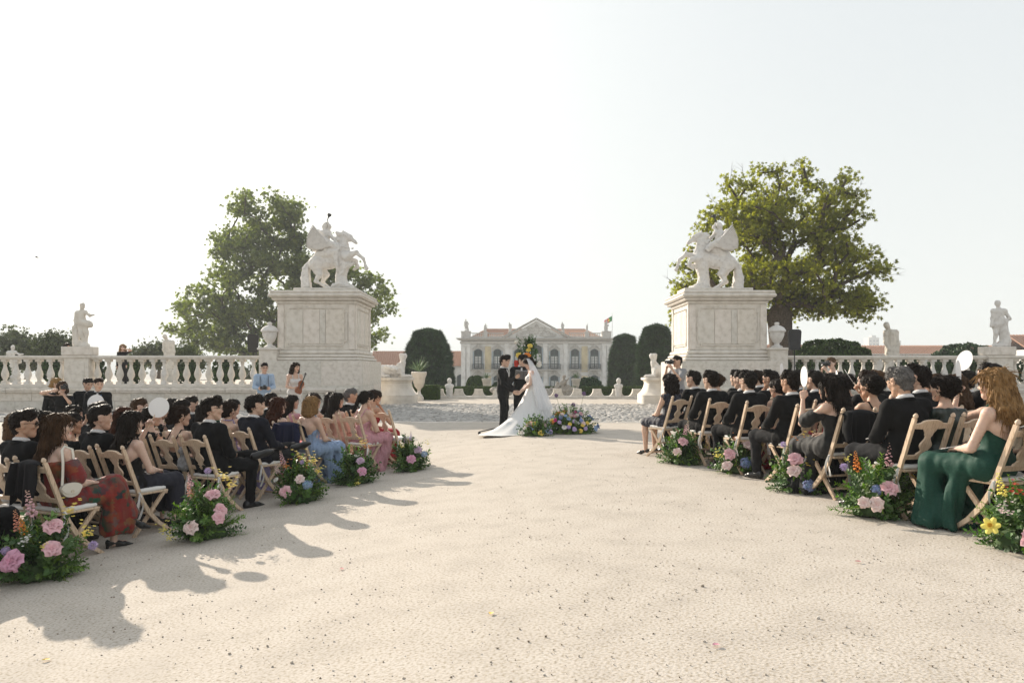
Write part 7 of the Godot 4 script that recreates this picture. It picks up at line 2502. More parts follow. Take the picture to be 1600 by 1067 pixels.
	var lace := printed("black lace", [Color(0.012, 0.012, 0.013), Color(0.16, 0.13, 0.11), Color(0.02, 0.02, 0.02), Color(0.01, 0.01, 0.01), Color(0.06, 0.05, 0.045)], Color(0.015, 0.015, 0.015), 256, 5.0, 260, 14, 2, 7)
	o = woman({"fine": true, "wear": "offshoulder", "hair": "longstraight", "hy": 16.0, "armL": "fan", "armR": "lap", "skin": 0, "off": Vector3(0.06, 0, 0.02)})
	o["cloth"] = lace
	p = person_seat(R, 5, 0, o, "woman with long black hair in off-shoulder black lace")
	fan_in(p, o, "L", "white paddle fan raised by the woman in black lace", Vector3(0.1, 1.2, -0.4))
	o = woman({"fine": true, "key": "wRf", "wear": "lowback", "c": "black", "hair": "bun", "hy": 20.0, "armL": "fan", "armR": "shade", "skin": 1, "off": Vector3(0.12, 0, 0.0)})
	p = person_seat(R, 5, 1, o, "woman with bare shoulders and dark bun")
	fan_in(p, o, "L", "first of two crossed white fans, nearer the aisle, beside the grey haired guest", Vector3(0.2, 0.9, -0.9))
	fan_in(p, o, "R", "second of two crossed white fans, farther from aisle, beside the grey haired guest", Vector3(0.2, 0.9, 0.9))
	o = man({"fine": true, "key": "mRg", "hy": 26.0, "hair": "quiff", "glasses": "dark", "skin": 0, "scale": 1.04, "cloth": cloth("charcoal suit", srgb(0.009, 0.009, 0.0095), 0.9, 0.0)})
	person_seat(R, 5, 2, o, "man with black quiff and sunglasses")
	person_seat(R, 5, 3, woman({"key": "wR2", "c": "white", "hair": "wavy", "hc": "brown", "hy": 24.0}), "woman with wavy brown hair in white")
	o = man({"key": "mRs", "hy": 20.0, "armL": "shade", "glasses": "dark", "scale": 1.06})
	p = person_seat(R, 5, 4, o, "man with sunglasses behind raised fans")
	fan_in(p, o, "L", "white paddle fan held up by the man at the far right edge", Vector3(0.1, 1.5, -0.4))
	o = man({"fine": true, "hy": 8.0, "hp": 0.25, "hair": "short", "hairmat": hm("grey"), "skin": 1, "lean": 0.06, "armL": "lap", "armR": "lap", "cloth": cloth("charcoal suit", srgb(0.009, 0.009, 0.0095), 0.9, 0.0), "legcloth": cloth("charcoal wool", srgb(0.022, 0.022, 0.024), 0.9, 0.0), "off": Vector3(0.02, 0, 0.05), "scale": 1.03})
	p = person_seat(R, 6, 0, o, "grey haired man in charcoal suit looking down")
	programme(p, o, "round white fan in the lap of the grey haired man in charcoal", true)
	var sequin := printed("green sequins", [Color(0.05, 0.16, 0.11), Color(0.03, 0.09, 0.07), Color(0.12, 0.26, 0.19), Color(0.02, 0.06, 0.05)], Color(0.04, 0.11, 0.08), 256, 6.0, 500, 19, 2, 5)
	sequin.roughness = 0.4
	o = woman({"fine": true, "wear": "sleeves", "hair": "updo", "hc": "black", "hy": 20.0, "armL": "fan", "armR": "lap", "skin": 0, "off": Vector3(0.12, 0, 0.04)})
	o["cloth"] = sequin
	p = person_seat(R, 6, 1, o, "woman in green sequin sleeves with upswept black hair")
	fan_in(p, o, "L", "white paddle fan raised by the woman in green sequins", Vector3(0.1, 1.1, -0.35))
	o = woman({"fine": true, "wear": "lowback", "c": "black", "hair": "bobwavy", "hy": 20.0, "armL": "shade", "skin": 0, "glasses": "dark", "off": Vector3(0.1, 0, 0.0)})
	p = person_seat(R, 6, 2, o, "woman with black wavy hair, sunglasses and bare shoulders")
	fan_in(p, o, "L", "white paddle fan held high by the woman in sunglasses at far right", Vector3(0.1, 0.5, -0.5))
	var silk := cl("green")
	silk.roughness = 0.65
	o = woman({"fine": true, "wear": "lowback", "straps": true, "hair": "wavy", "hc": "honey", "hy": 22.0, "hp": 0.1, "armL": "lap", "armR": "lap", "skin": 3, "glasses": "dark", "scale": 1.02, "yaw": 8.0, "off": Vector3(0.05, 0, 0.04), "fold": 0.006})
	o["cloth"] = silk
	p = person_seat(R, 7, 0, o, "wavy honey blond woman in long dark green silk dress")
	programme(p, o, "white paper disc fan in the lap of the woman in green silk", true)
	person_seat(R, 7, 1, woman({"key": "wR2", "c": "black", "hair": "bob"}), "woman in black past the picture's right edge")
	build_couple()
	build_staff()

func handbag(p: Node3D, o: Dictionary) -> void:
	var b := thing("handbag", "small cream saddle handbag on the shoulder of the printed dress woman", "handbag")
	b.transform = p.transform
	var J: Dictionary = o.J
	var at: Vector3 = J.SR + Vector3(-0.085, -0.31, 0.0)
	var m := pm("cream leather", srgb(0.62, 0.58, 0.50), 0.5)
	var poly := PackedVector2Array()
	for k in 20:
		var a := TAU * k / 20.0
		poly.append(Vector2(cos(a) * 0.085, sin(a) * (0.075 if sin(a) < 0 else 0.05)))
	var x := Transform3D(Basis(Vector3.UP, PI / 2), at)
	var mb := MB.new()
	mb.prism(poly, 0.05, x)
	obj("pouch", mb.mesh(), m, b)
	var fl := MB.new()
	var p2 := PackedVector2Array()
	for k in 20:
		var a := TAU * k / 20.0
		p2.append(Vector2(cos(a) * 0.088, 0.012 + sin(a) * (0.055 if sin(a) < 0 else 0.045)))
	fl.prism(p2, 0.012, x * Transform3D(Basis.IDENTITY, Vector3(0, 0, -0.031)))
	obj("flap", fl.mesh(), m, b)
	var st := MB.new()
	var sh: Vector3 = J.SR
	st.tube([at + Vector3(0.0, 0.035, 0.07), at + Vector3(0.01, 0.12, 0.06), sh + Vector3(-0.062, -0.08, 0.045), sh + Vector3(-0.04, 0.035, 0.04), sh + Vector3(0.01, 0.062, 0.0), sh + Vector3(-0.035, 0.035, -0.045), sh + Vector3(-0.06, -0.08, -0.05), at + Vector3(0.01, 0.12, -0.06), at + Vector3(0.0, 0.035, -0.07)], [0.012, 0.012, 0.012, 0.012, 0.012, 0.012, 0.012, 0.012, 0.012], 6, true, 0.4)
	obj("strap", st.mesh(), m, b)
	var ck := MB.new()
	ck.lathe(Transform3D(Basis(Vector3.FORWARD, PI / 2), at + Vector3(-0.038, -0.02, 0)), [Vector2(0.012, -0.004), Vector2(0.012, 0.004), Vector2(0, 0.005)], 10)
	obj("clasp", ck.mesh(), pm("gold metal", srgb(0.6, 0.45, 0.2), 0.3), b)

func face_to(x: float, z: float, deg: float) -> Transform3D:
	return Transform3D(Basis(Vector3.UP, deg_to_rad(deg)), Vector3(x, gy(x, z), z))

func build_couple() -> void:
	var o := man({"pose": "stand", "fine": true, "hy": -8.0, "hp": 0.2, "armL": "join", "armR": "join", "skin": 0, "hair": "quiff", "scale": 1.03, "cloth": cloth("dinner jacket", srgb(0.010, 0.010, 0.011), 0.85, 0.1)})
	add_person("groom in black dinner suit and bow tie holding the bride's hands", face_to(-0.2, -16.75, 76.0), o)
	o = man({"pose": "stand", "fine": true, "hp": 0.42, "armL": "book", "armR": "book", "skin": 0, "hair": "quiff", "scale": 1.05, "cloth": cloth("dinner jacket", srgb(0.010, 0.010, 0.011), 0.85, 0.1)})
	var p := add_person("celebrant in black suit reading from a grey book behind the couple", face_to(0.22, -17.7, 8.0), o)
	var bk := thing("book", "open grey book held by the celebrant", "book")
	var J: Dictionary = o.J
	bk.transform = p.transform * Transform3D(Basis(Vector3.RIGHT, -0.85), (J.gripL + J.gripR) * 0.5 + Vector3(0, 0.03, 0.02))
	var gm := pm("grey book cloth", srgb(0.10, 0.105, 0.11), 0.7)
	for s in [-1.0, 1.0]:
		var c := MB.new()
		c.box(Vector3(s * 0.098, 0.0, 0.0), Vector3(0.19, 0.006, 0.25), Basis(Vector3.FORWARD, -s * 0.12))
		obj("cover", c.mesh(), gm, bk)
		var pg := MB.new()
		pg.box(Vector3(s * 0.095, 0.014, 0.0), Vector3(0.175, 0.014, 0.235), Basis(Vector3.FORWARD, -s * 0.12), 0.003)
		obj("pages", pg.mesh(), pm("white card", srgb(0.76, 0.75, 0.74), 0.8), bk)
	# the bride
	var silk := cloth("white satin", srgb(0.82, 0.81, 0.79), 0.55, 0.3)
	o = woman({"pose": "stand", "fine": true, "wear": "strapless", "skirt": "short", "hair": "lowbun", "hc": "dark", "hy": 4.0, "hp": 0.42, "armL": "join", "armR": "join", "skin": 3, "scale": 1.0, "lean": 0.05})
	o["cloth"] = silk
	o["cuts"] = [[Vector3(0, -1, 0), -0.72]]
	var at := Vector3(0.46, 0, -16.75)
	at.y = gy(at.x, at.z)
	p = add_person("bride in white strapless ball gown with long veil, head bowed", Transform3D(Basis(Vector3.UP, deg_to_rad(-84.0)), at), o)
	var inv := p.transform.affine_inverse()
	# ball skirt with a train that trails towards the camera
	var tr := Vector3(-0.62, 0, 0.79)
	var rows := []
	var n := 120
	var r := RandomNumberGenerator.new()
	r.seed = 8
	var ph := PackedFloat32Array()
	for k in 9:
		ph.append(r.randf() * TAU)
	for i in 48:
		var t := i / 47.0
		var row := []
		for k in n:
			var a := TAU * k / n
			var d := Vector3(cos(a), 0, sin(a))
			var tow := maxf(0.0, d.dot(tr))
			var fold := sin(a * 15.0 + ph[0] + t * 0.8) * 0.5 + sin(a * 24.0 + ph[1] - t) * 0.35 + sin(a * 8.0 + ph[2]) * 0.5
			var reach := 0.60 + 0.28 * pow(tow, 2.0) + 0.72 * pow(tow, 7.0)
			var u := pow(t, 0.85)
			var rad := 0.125 + (reach - 0.125) * (0.45 * u + 0.55 * pow(u, 1.8 + 1.2 * pow(tow, 4.0)))
			rad *= 1.0 + 0.06 * t * fold * (1.0 - 0.5 * pow(tow, 6.0))
			var y := 1.03 * pow(1.0 - t, 1.0 + 0.55 * pow(tow, 4.0)) + 0.007
			if y < 0.25:
				y += 0.03 * maxf(0.0, fold) * (1.0 - t) * 2.0 * minf(1.0, y * 30.0)
			row.append(inv * (at + Vector3(0, y, 0) + d * rad + Vector3(0.03, 0, 0) * (1.0 - t)))
		rows.append(row)
	var mb := MB.new()
	sheet(mb, rows, 0.0, true)
	obj("gown_skirt", mb.mesh(), silk, p)
	# veil: thin, from the crown down the back
	var veil := StandardMaterial3D.new()
	veil.resource_name = "veil tulle"
	veil.albedo_color = Color(0.95, 0.95, 0.96, 0.42)
	veil.transparency = BaseMaterial3D.TRANSPARENCY_ALPHA
	veil.roughness = 0.9
	veil.cull_mode = BaseMaterial3D.CULL_DISABLED
	for layer in 2:
		rows = []
		var Jb: Dictionary = o.J
		var top: Vector3 = Jb.H + Jb.hb * Vector3(0, 0.075, -0.075)
		for i in 26:
			var t := i / 25.0
			var row := []
			for k in 31:
				var a := lerpf(-1.75, 1.75, k / 30.0)
				var w := 0.07 + 0.30 * pow(t, 0.7) + 0.03 * layer
				var f := 1.0 + 0.07 * sin(a * 11.0 + layer * 2.0 + t) * minf(1.0, t * 3.0)
				var c := top + Vector3(0, -1.52 * t * (0.75 + 0.2 * layer) + 0.045 * sin(t * 9.0) * (1.0 - t) * 0.0, -0.10 * sqrt(t) - 0.20 * t)
				row.append(c + Vector3(sin(a) * w * f, 0.02 * (1.0 - absf(a) / 1.75) * (1.0 - t), -cos(a) * w * f * 0.8 + 0.07))
			rows.append(row)
		mb = MB.new()
		sheet(mb, rows, 0.0)
		obj("veil", mb.mesh(), veil, p)

func camera_thing(world: Transform3D, label: String) -> void:
	var c := thing("camera", label, "camera")
	c.transform = world
	var m := pm("camera black", srgb(0.015, 0.015, 0.015), 0.45)
	var b := MB.new()
	b.box(Vector3.ZERO, Vector3(0.135, 0.09, 0.06), Basis.IDENTITY, 0.01)
	b.box(Vector3(0, 0.055, 0.0), Vector3(0.05, 0.035, 0.055), Basis.IDENTITY, 0.008)
	b.box(Vector3(-0.055, 0, 0.025), Vector3(0.03, 0.085, 0.03), Basis.IDENTITY, 0.008)
	obj("camera_body", b.mesh(), m, c)
	var l := MB.new()
	l.lathe(Transform3D(Basis(Vector3.RIGHT, PI / 2), Vector3(0, 0, 0.03)), [Vector2(0.036, 0), Vector2(0.038, 0.05), Vector2(0.04, 0.06), Vector2(0.043, 0.12), Vector2(0.036, 0.125), Vector2(0.0, 0.11)], 18)
	obj("lens", l.mesh(), m, c)

func stander(label: String, x: float, z: float, deg: float, y: float, o: Dictionary) -> Node3D:
	var t := face_to(x, z, deg)
	t.origin.y = y if y > -5.0 else t.origin.y
	return add_person(label, t, o)

func build_staff() -> void:
	var o: Dictionary
	var p: Node3D
	var y := -9.0
	# photographer by the left balustrade
	o = man({"pose": "stand", "wear": "shirt", "armL": "hold", "armR": "hold", "skin": 0, "hair": "short", "hp": 0.15, "hy": 10.0, "scale": 0.95, "cloth": cl("sky"), "legcloth": cl("beige"), "glasses": "clear"})
	p = stander("photographer in pale blue shirt standing before the left balustrade", -6.07, -18.0, 20.0, y, o)
	camera_thing(p.transform * Transform3D(Basis(Vector3.UP, -0.6), (o.J.gripL + o.J.gripR) * 0.5 + Vector3(0, 0.02, 0.06)), "black camera held at the waist by the photographer in pale blue")
	var br := MB.new()
	for s in [-1.0, 1.0]:
		br.tube([o.J.P + Vector3(s * 0.1, 0.05, 0.16), o.J.C + Vector3(s * 0.1, 0.0, 0.145), o.J.N + Vector3(s * 0.1, 0.0, 0.03), o.J.C + Vector3(s * 0.08, 0, -0.14)], [0.022, 0.022, 0.022, 0.022], 6, true, 0.3)
	obj("camera_harness", br.mesh(), cl("slate"), p)
	# violinist
	o = woman({"pose": "stand", "wear": "strapless", "straps": true, "hair": "bobwavy", "hc": "dark", "armL": "hold", "armR": "hold", "hp": 0.2, "hy": 20.0, "c": "white", "skin": 0, "scale": 0.96})
	p = stander("violinist in white dress with dark curly hair before the left pedestal", -5.32, -18.0, 35.0, y, o)
	violin(p.transform * Transform3D(Basis.from_euler(Vector3(0.0, 0.3, -0.45)), o.J.gripL + Vector3(-0.06, 0.03, 0.08)))
	# photographer beside the right pedestal
	o = man({"pose": "stand", "wear": "shirt", "sleeves": "short", "armL": "camera", "armR": "camera", "skin": 1, "hair": "short", "hy": 0.0, "scale": 1.0, "cloth": cl("grey"), "legcloth": cl("slate")})
	p = stander("photographer in grey t-shirt aiming his camera beside the right pedestal", 3.75, -16.6, -62.0, y, o)
	camera_thing(p.transform * Transform3D(Basis.IDENTITY, o.J.H + o.J.hb * Vector3(0, -0.005, 0.17)), "black camera raised to the eye of the photographer in grey")
	o = woman({"pose": "stand", "wear": "sleeves", "longsleeve": true, "hair": "bun", "hc": "fair", "armL": "camera", "armR": "camera", "c": "black", "lean": 0.3, "hp": -0.2, "skin": 3})
	p = stander("photographer in black bending forward behind the right guests", 6.75, -15.2, -72.0, y, o)
	camera_thing(p.transform * Transform3D(Basis.IDENTITY, o.J.H + o.J.hb * Vector3(0, -0.005, 0.17)), "black camera of the bending photographer behind the right guests")
	# staff in dark suits on the left, standing before the wall
	o = woman({"pose": "stand", "wear": "sleeves", "longsleeve": true, "hair": "lowbun", "hc": "blond", "c": "black", "skin": 3, "armL": "hang", "armR": "hang", "hp": 0.1, "scale": 0.93})
	stander("blond waitress in black jacket, leftmost of four standing before the wall", -9.0, -14.5, 60.0, y, o)
	o = woman({"pose": "stand", "wear": "sleeves", "hair": "bob", "hc": "brown", "c": "black", "skin": 0, "armL": "camera", "armR": "up", "hp": 0.0, "scale": 0.9})
	p = stander("photographer with raised elbow and brown hair before the left wall", -8.75, -14.3, 20.0, y, o)
	camera_thing(p.transform * Transform3D(Basis.IDENTITY, o.J.H + o.J.hb * Vector3(0, -0.005, 0.17)), "black camera of the photographer with raised elbow")
	o = man({"pose": "stand", "hair": "short", "skin": 0, "armL": "hang", "armR": "hang", "hp": 0.3, "scale": 0.92})
	stander("waiter with short dark hair and head bowed before the left wall", -8.5, -14.7, 30.0, y, o)
	o = man({"pose": "stand", "hair": "short", "hairmat": hm("dark"), "skin": 0, "armL": "join", "armR": "join", "hp": 0.1, "scale": 0.93})
	p = stander("assistant in black jacket with blue lanyard before the left wall", -8.05, -14.3, 20.0, y, o)
	var lan := MB.new()
	for s in [-1.0, 1.0]:
		lan.tube([o.J.N + Vector3(s * 0.075, 0.02, 0.0), o.J.C + Vector3(s * 0.06, 0.04, 0.135), o.J.W + Vector3(0, 0.05, 0.165)], [0.011, 0.011, 0.011], 5, true, 0.3)
	obj("lanyard", lan.mesh(), cloth("lanyard blue", srgb(0.05, 0.18, 0.4)), p)
	# two people on the terrace behind the balustrade
	o = woman({"pose": "stand", "wear": "sleeves", "longsleeve": true, "hair": "wavy", "hc": "honey", "c": "black", "skin": 3, "glasses": "dark", "armL": "up", "armR": "hang", "scale": 0.9, "hp": -0.05, "hy": 12.0})
	stander("woman in dark jacket and sunglasses leaning on the left balustrade", -14.35, -27.1, 10.0, 0.84, o)
	o = man({"pose": "stand", "wear": "shirt", "hair": "short", "hairmat": hm("dark"), "skin": 2, "cloth": cl("white"), "legcloth": cl("slate"), "armL": "hang", "armR": "hang", "scale": 0.92})
	stander("man in white shirt behind the balustrade beside the one-armed statue", -16.55, -27.3, 120.0, 0.84, o)

func violin(world: Transform3D) -> void:
	var v := thing("violin", "brown violin held upright by the woman in white", "violin")
	v.transform = world
	var half := [Vector2(0.0, -0.18), Vector2(0.07, -0.172), Vector2(0.1, -0.13), Vector2(0.098, -0.085), Vector2(0.07, -0.04), Vector2(0.055, 0.0), Vector2(0.065, 0.04), Vector2(0.082, 0.075), Vector2(0.078, 0.12), Vector2(0.05, 0.155), Vector2(0.0, 0.165)]
	var poly := PackedVector2Array()
	for q in half:
		poly.append(q)
	for k in range(half.size() - 2, 0, -1):
		poly.append(Vector2(-half[k].x, half[k].y))
	var mb := MB.new()
	mb.prism(poly, 0.038)
	obj("violin_body", mb.mesh(), pm("varnished maple", srgb(0.19, 0.055, 0.018), 0.25), v)
	var nk := MB.new()
	nk.box(Vector3(0, 0.2, 0.02), Vector3(0.026, 0.28, 0.02), Basis.IDENTITY, 0.004)
	nk.box(Vector3(0, 0.06, 0.028), Vector3(0.03, 0.22, 0.01), Basis.IDENTITY, 0.003)
	nk.lathe(Transform3D(Basis(Vector3.FORWARD, PI / 2), Vector3(-0.012, 0.37, 0.01)), [Vector2(0.02, 0), Vector2(0.02, 0.024), Vector2(0, 0.026)], 10)
	for k in 4:
		nk.tube([Vector3(-0.035 if k % 2 == 0 else 0.035, 0.33 + 0.012 * k, 0.012), Vector3(0, 0.33 + 0.012 * k, 0.012)], [0.006, 0.004], 6)
	obj("neck", nk.mesh(), pm("ebony", srgb(0.015, 0.012, 0.01), 0.35), v)

# ==================================================================== flowers
func petal_rows(l: float, w: float, cup: float, curl: float) -> Array:
	var rows := []
	for y in 5:
		var t := y / 4.0
		var ww := w * sin(PI * (0.12 + 0.66 * t))
		var row := []
		for x in 5:
			var s := x / 2.0 - 1.0
			row.append(Vector3(s * ww, t * l - 0.1 * l * s * s * t, -cup * (1.0 - s * s) * l * sin(t * PI * 0.8) + curl * l * t * t * t))
		rows.append(row)
	return rows

func bloom(kind: String) -> ArrayMesh:
	var key := "bloom " + kind
	if cache.has(key):
		return cache[key]
	var mb := MB.new()
	var r := RandomNumberGenerator.new()
	r.seed = hash(kind) % 991
	match kind:
		"rose", "peony":
			var n := 36 if kind == "rose" else 46
			for k in n:
				var t := float(k) / n
				var a := k * 2.39996
				var open := lerpf(0.02, 0.85, pow(t, 1.7)) + r.randfn() * 0.07
				var l := lerpf(0.34, 0.72, t)
				var tint := r.randf_range(0.9, 1.06)
				mb.col = Color(tint, tint * lerpf(0.72, 1.05, t), tint * lerpf(0.78, 1.03, t))
				var one := MB.new()
				one.col = mb.col
				sheet(one, petal_rows(l, lerpf(0.15, 0.40, t), 0.4, 0.26 * t), 0.012)
				var b := Basis(Vector3.UP, a) * Basis(Vector3.RIGHT, open)
				mb.add(one.arrays(), Transform3D(b, Vector3(sin(a), 0, cos(a)) * 0.05 * t + Vector3(0, -0.08 * t, 0)))
		"hydrangea":
			for k in 90:
				var y := 1.0 - 1.35 * (k + 0.5) / 90.0
				var a := k * 2.39996
				var rr := sqrt(maxf(0.0, 1.0 - y * y))
				var d := Vector3(cos(a) * rr, y, sin(a) * rr)
				var u := d.cross(Vector3.UP if absf(d.y) < 0.9 else Vector3.RIGHT).normalized()
				var w := d.cross(u)
				var t := r.randf_range(0.75, 1.15)
				mb.col = Color(t * r.randf_range(0.9, 1.5), t * r.randf_range(0.9, 1.25), t)
				var c := d * r.randf_range(0.36, 0.52)
				var tw := r.randf() * TAU
				for q in 4:
					var e := u * cos(tw + q * PI / 2) + w * sin(tw + q * PI / 2)
					var f := u * cos(tw + q * PI / 2 + PI / 2) + w * sin(tw + q * PI / 2 + PI / 2)
					mb.quad(c, c + (e * 0.7 + f * 0.45) * 0.10 + d * 0.03, c + e * 0.13 + d * 0.04, c + (e * 0.7 - f * 0.45) * 0.10 + d * 0.03)
		"daffodil":
			for k in 6:
				var one := MB.new()
				sheet(one, petal_rows(0.6, 0.19, 0.12, 0.05), 0.01)
				mb.add(one.arrays(), Transform3D(Basis(Vector3.UP, k * TAU / 6.0 + 0.1) * Basis(Vector3.RIGHT, 1.35), Vector3.ZERO))
			mb.col = Color(1.0, 0.82, 0.6)
			mb.lathe(Transform3D.IDENTITY, [Vector2(0.09, 0.0), Vector2(0.12, 0.2), Vector2(0.18, 0.34), Vector2(0.15, 0.34), Vector2(0.09, 0.1), Vector2(0.0, 0.05)], 10)
		"snapdragon":
			for k in 26:
				var t := k / 25.0
				var a := k * 2.39996
				var s := lerpf(0.17, 0.05, t)
				var c := Vector3(cos(a), 0, sin(a)) * s * 0.9 + Vector3(0, t * 1.5, 0)
				mb.col = Color(1, 1, 1).lerp(Color(0.9, 1.25, 0.7), clampf(t * 2.0 - 1.0, 0, 1))
				for q in 3:
					var one := MB.new()
					one.col = mb.col
					sheet(one, petal_rows(s * 1.1, s * 0.55, 0.4, 0.3), 0.008)
					mb.add(one.arrays(), Transform3D(Basis(Vector3.UP, PI / 2 - a + (q - 1) * 0.7) * Basis(Vector3.RIGHT, 1.0 + 0.4 * (q % 2)), c))
		"globe":
			for k in 70:
				var y := 1.0 - 2.0 * (k + 0.5) / 70.0
				var a := k * 2.39996
				var rr := sqrt(maxf(0.0, 1.0 - y * y))
				var d := Vector3(cos(a) * rr, y, sin(a) * rr)
				mb.tube([d * 0.25, d * r.randf_range(0.42, 0.54)], [0.05, 0.035], 4, true)
		"spray":                                                   # loose heads of small yellow flowers
			for k in 22:
				var c := Vector3(r.randfn() * 0.32, absf(r.randfn()) * 0.45, r.randfn() * 0.32)
				mb.col = Color.WHITE * r.randf_range(0.7, 1.1)
				for q in 5:
					var a := q * TAU / 5.0 + k
					var e := Vector3(cos(a), 0.35, sin(a)) * 0.14
					var f := Vector3(-sin(a), 0, cos(a)) * 0.06
					mb.quad(c, c + e * 0.6 - f, c + e, c + e * 0.6 + f)
	cache[key] = mb.mesh()
	return cache[key]

func petal_mat(k: String) -> StandardMaterial3D:
	var c: Dictionary = {"pink": srgb(0.72, 0.44, 0.47), "blush": srgb(0.76, 0.60, 0.56), "mauve": srgb(0.50, 0.36, 0.46), "rosepink": srgb(0.64, 0.33, 0.44), "blue": srgb(0.24, 0.31, 0.53), "paleblue": srgb(0.32, 0.43, 0.60), "yellow": srgb(0.76, 0.58, 0.12), "lemon": srgb(0.78, 0.68, 0.16), "orange": srgb(0.72, 0.24, 0.04), "red": srgb(0.52, 0.06, 0.04), "magenta": srgb(0.60, 0.04, 0.22), "white": srgb(0.76, 0.74, 0.68), "lilac": srgb(0.48, 0.38, 0.60), "purple": srgb(0.22, 0.13, 0.28), "coral": srgb(0.74, 0.32, 0.22)}
	var m := pm("petal " + k, c[k], 0.6, null, null, 1.0, 1.0, true, 0.3)
	m.cull_mode = BaseMaterial3D.CULL_DISABLED
	m.backlight_enabled = true
	m.backlight = Color(c[k].r, c[k].g, c[k].b) * 0.5
	return m

func leaf_spray(kind: int) -> ArrayMesh:       # 0 rounded glossy leaves on a stem, 1 ferny fine leaves, 2 ruscus blades
	var key := "leafspray %d" % kind
	if cache.has(key):
		return cache[key]
	var mb := MB.new()
	var r := RandomNumberGenerator.new()
	r.seed = 60 + kind
	mb.col = Color(0.6, 0.7, 0.4)
	mb.tube([Vector3.ZERO, Vector3(0.03, 0.5, 0.02), Vector3(0, 1.0, 0.08)], [0.014, 0.01, 0.004], 4, false)
	var n: int = [13, 22, 15][kind]
	for k in n:
		var t := (k + 1.0) / n
		var a := k * 2.39996 if kind != 1 else k * PI + r.randf() * 0.6
		var l: float = [0.26, 0.2, 0.3][kind] * r.randf_range(0.75, 1.15) * (1.1 - 0.4 * t)
		var w: float = [0.115, 0.035, 0.06][kind] * l / 0.26
		var c := Vector3(0.03 * sin(t * 3.0), t, 0.08 * t * t)
		var d := Vector3(cos(a), 0.35 + 0.5 * t, sin(a)).normalized()
		var s := d.cross(Vector3.UP).normalized()
		var nn := s.cross(d)
		var tt := r.randf_range(0.65, 1.15)
		mb.col = Color(tt, tt, tt * r.randf_range(0.8, 1.1))
		var m0 := c + d * l * 0.3 + nn * 0.02
		var m1 := c + d * l * 0.7 + nn * 0.015
		mb.quad(c, m0 - s * w, m0 - nn * 0.012, m0 + s * w)
		mb.quad(m0 - s * w, m1 - s * w * 0.75, m1 - nn * 0.01, m0 - nn * 0.012)
		mb.quad(m0 - nn * 0.012, m1 - nn * 0.01, m1 + s * w * 0.75, m0 + s * w)
		mb.quad(m1 - s * w * 0.75, c + d * l, m1 + s * w * 0.75, m1 - nn * 0.01)
	cache[key] = mb.mesh()
	return cache[key]

func foliage(parent: Node, size: Vector3, n: int, seed_at: int, l := 0.22) -> void:
	var r := RandomNumberGenerator.new()
	r.seed = seed_at
	var mm := [leafmat("florist leaf dark", srgb(0.06, 0.13, 0.042), 0.4), leafmat("florist leaf bright", srgb(0.16, 0.25, 0.07), 0.5), leafmat("florist leaf mid", srgb(0.10, 0.18, 0.065), 0.45)]
	for kind in 3:
		var xs := []
		for k in n / 3:
			var a := r.randf() * TAU
			var el := pow(r.randf(), 1.25) * 1.45
			var d := Vector3(cos(a) * cos(el), sin(el), sin(a) * cos(el))
			var s := l * r.randf_range(0.6, 1.2) * (1.0 + 0.35 * sin(el))
			var base := Vector3(d.x * size.x, d.y * size.y, d.z * size.z) * r.randf_range(0.3, 0.72) + Vector3(0, 0.02, 0)
			var y := (d + Vector3(r.randfn(), r.randfn() + 0.15, r.randfn()) * 0.3).normalized()
			y.y = maxf(y.y, -0.05)
			var x := y.cross(Vector3(r.randfn(), r.randfn(), r.randfn())).normalized()
			xs.append(Transform3D(Basis(x, y.normalized(), x.cross(y.normalized())).scaled(Vector3.ONE * s), base))
		var o := multi("greenery", leaf_spray(kind), mm[kind], xs, parent, leaf_tints(xs.size(), seed_at + kind, 0.6, 1.35, 0.3))
		o.name = ["greenery", "fern", "ruscus"][kind]
	var core := MB.new()
	core.add(field([[Vector3(-size.x * 0.35, 0.03, 0), Vector3(size.x * 0.35, 0.03, 0), size.y * 0.22, size.y * 0.22], [Vector3(0, 0.04, -size.z * 0.3), Vector3(0, 0.04, size.z * 0.3), size.y * 0.22, size.y * 0.22]], 0.03, 0.05, [[Vector3(0, -1, 0), -0.004]], 0.02, Vector3(14, 14, 14)))
	obj("moss_base", core.mesh(), pm("moss", srgb(0.05, 0.085, 0.03), 1.0), parent)

# blooms: [kind, colour, x, y, z, size]; x right, z towards the camera
func put_blooms(parent: Node, list: Array, seed_at: int, centre := Vector3(0, 0.05, 0)) -> void:
	var r := RandomNumberGenerator.new()
	r.seed = seed_at
	for q in list:
		var p := Vector3(q[2], q[3], q[4])
		var kind: String = q[0]
		var d := (p - centre)
		d = (d.normalized() + Vector3(0, 0.25, 0.45) + Vector3(r.randfn(), r.randfn(), r.randfn()) * 0.15).normalized()
		if kind == "snapdragon" or kind == "spray":
			d = (Vector3(d.x * 0.5, 1.0, d.z * 0.4)).normalized()
		var x := d.cross(Vector3.FORWARD.rotated(Vector3.UP, r.randf() * TAU)).normalized()
		var nm: String = {"rose": "rose", "peony": "peony", "hydrangea": "hydrangea", "daffodil": "daffodil", "snapdragon": "snapdragon", "globe": "globe_thistle", "spray": "yellow_filler_flower"}[kind]
		var o := obj(nm, bloom(kind), petal_mat(q[1]), parent, Transform3D(Basis(x, d, x.cross(d)).scaled(Vector3.ONE * q[5]), p))
		if kind in ["globe", "snapdragon", "daffodil"]:
			var sm := MB.new()
			var e := o.transform.affine_inverse() * (centre + Vector3(p.x * 0.4, 0.05, p.z * 0.4))
			sm.tube([Vector3.ZERO, e * 0.5 + Vector3(0.05, 0, 0), e], [0.03, 0.035, 0.04], 4, false)
			obj("stem", sm.mesh(), pm("stem green", srgb(0.06, 0.11, 0.03), 0.7), o)

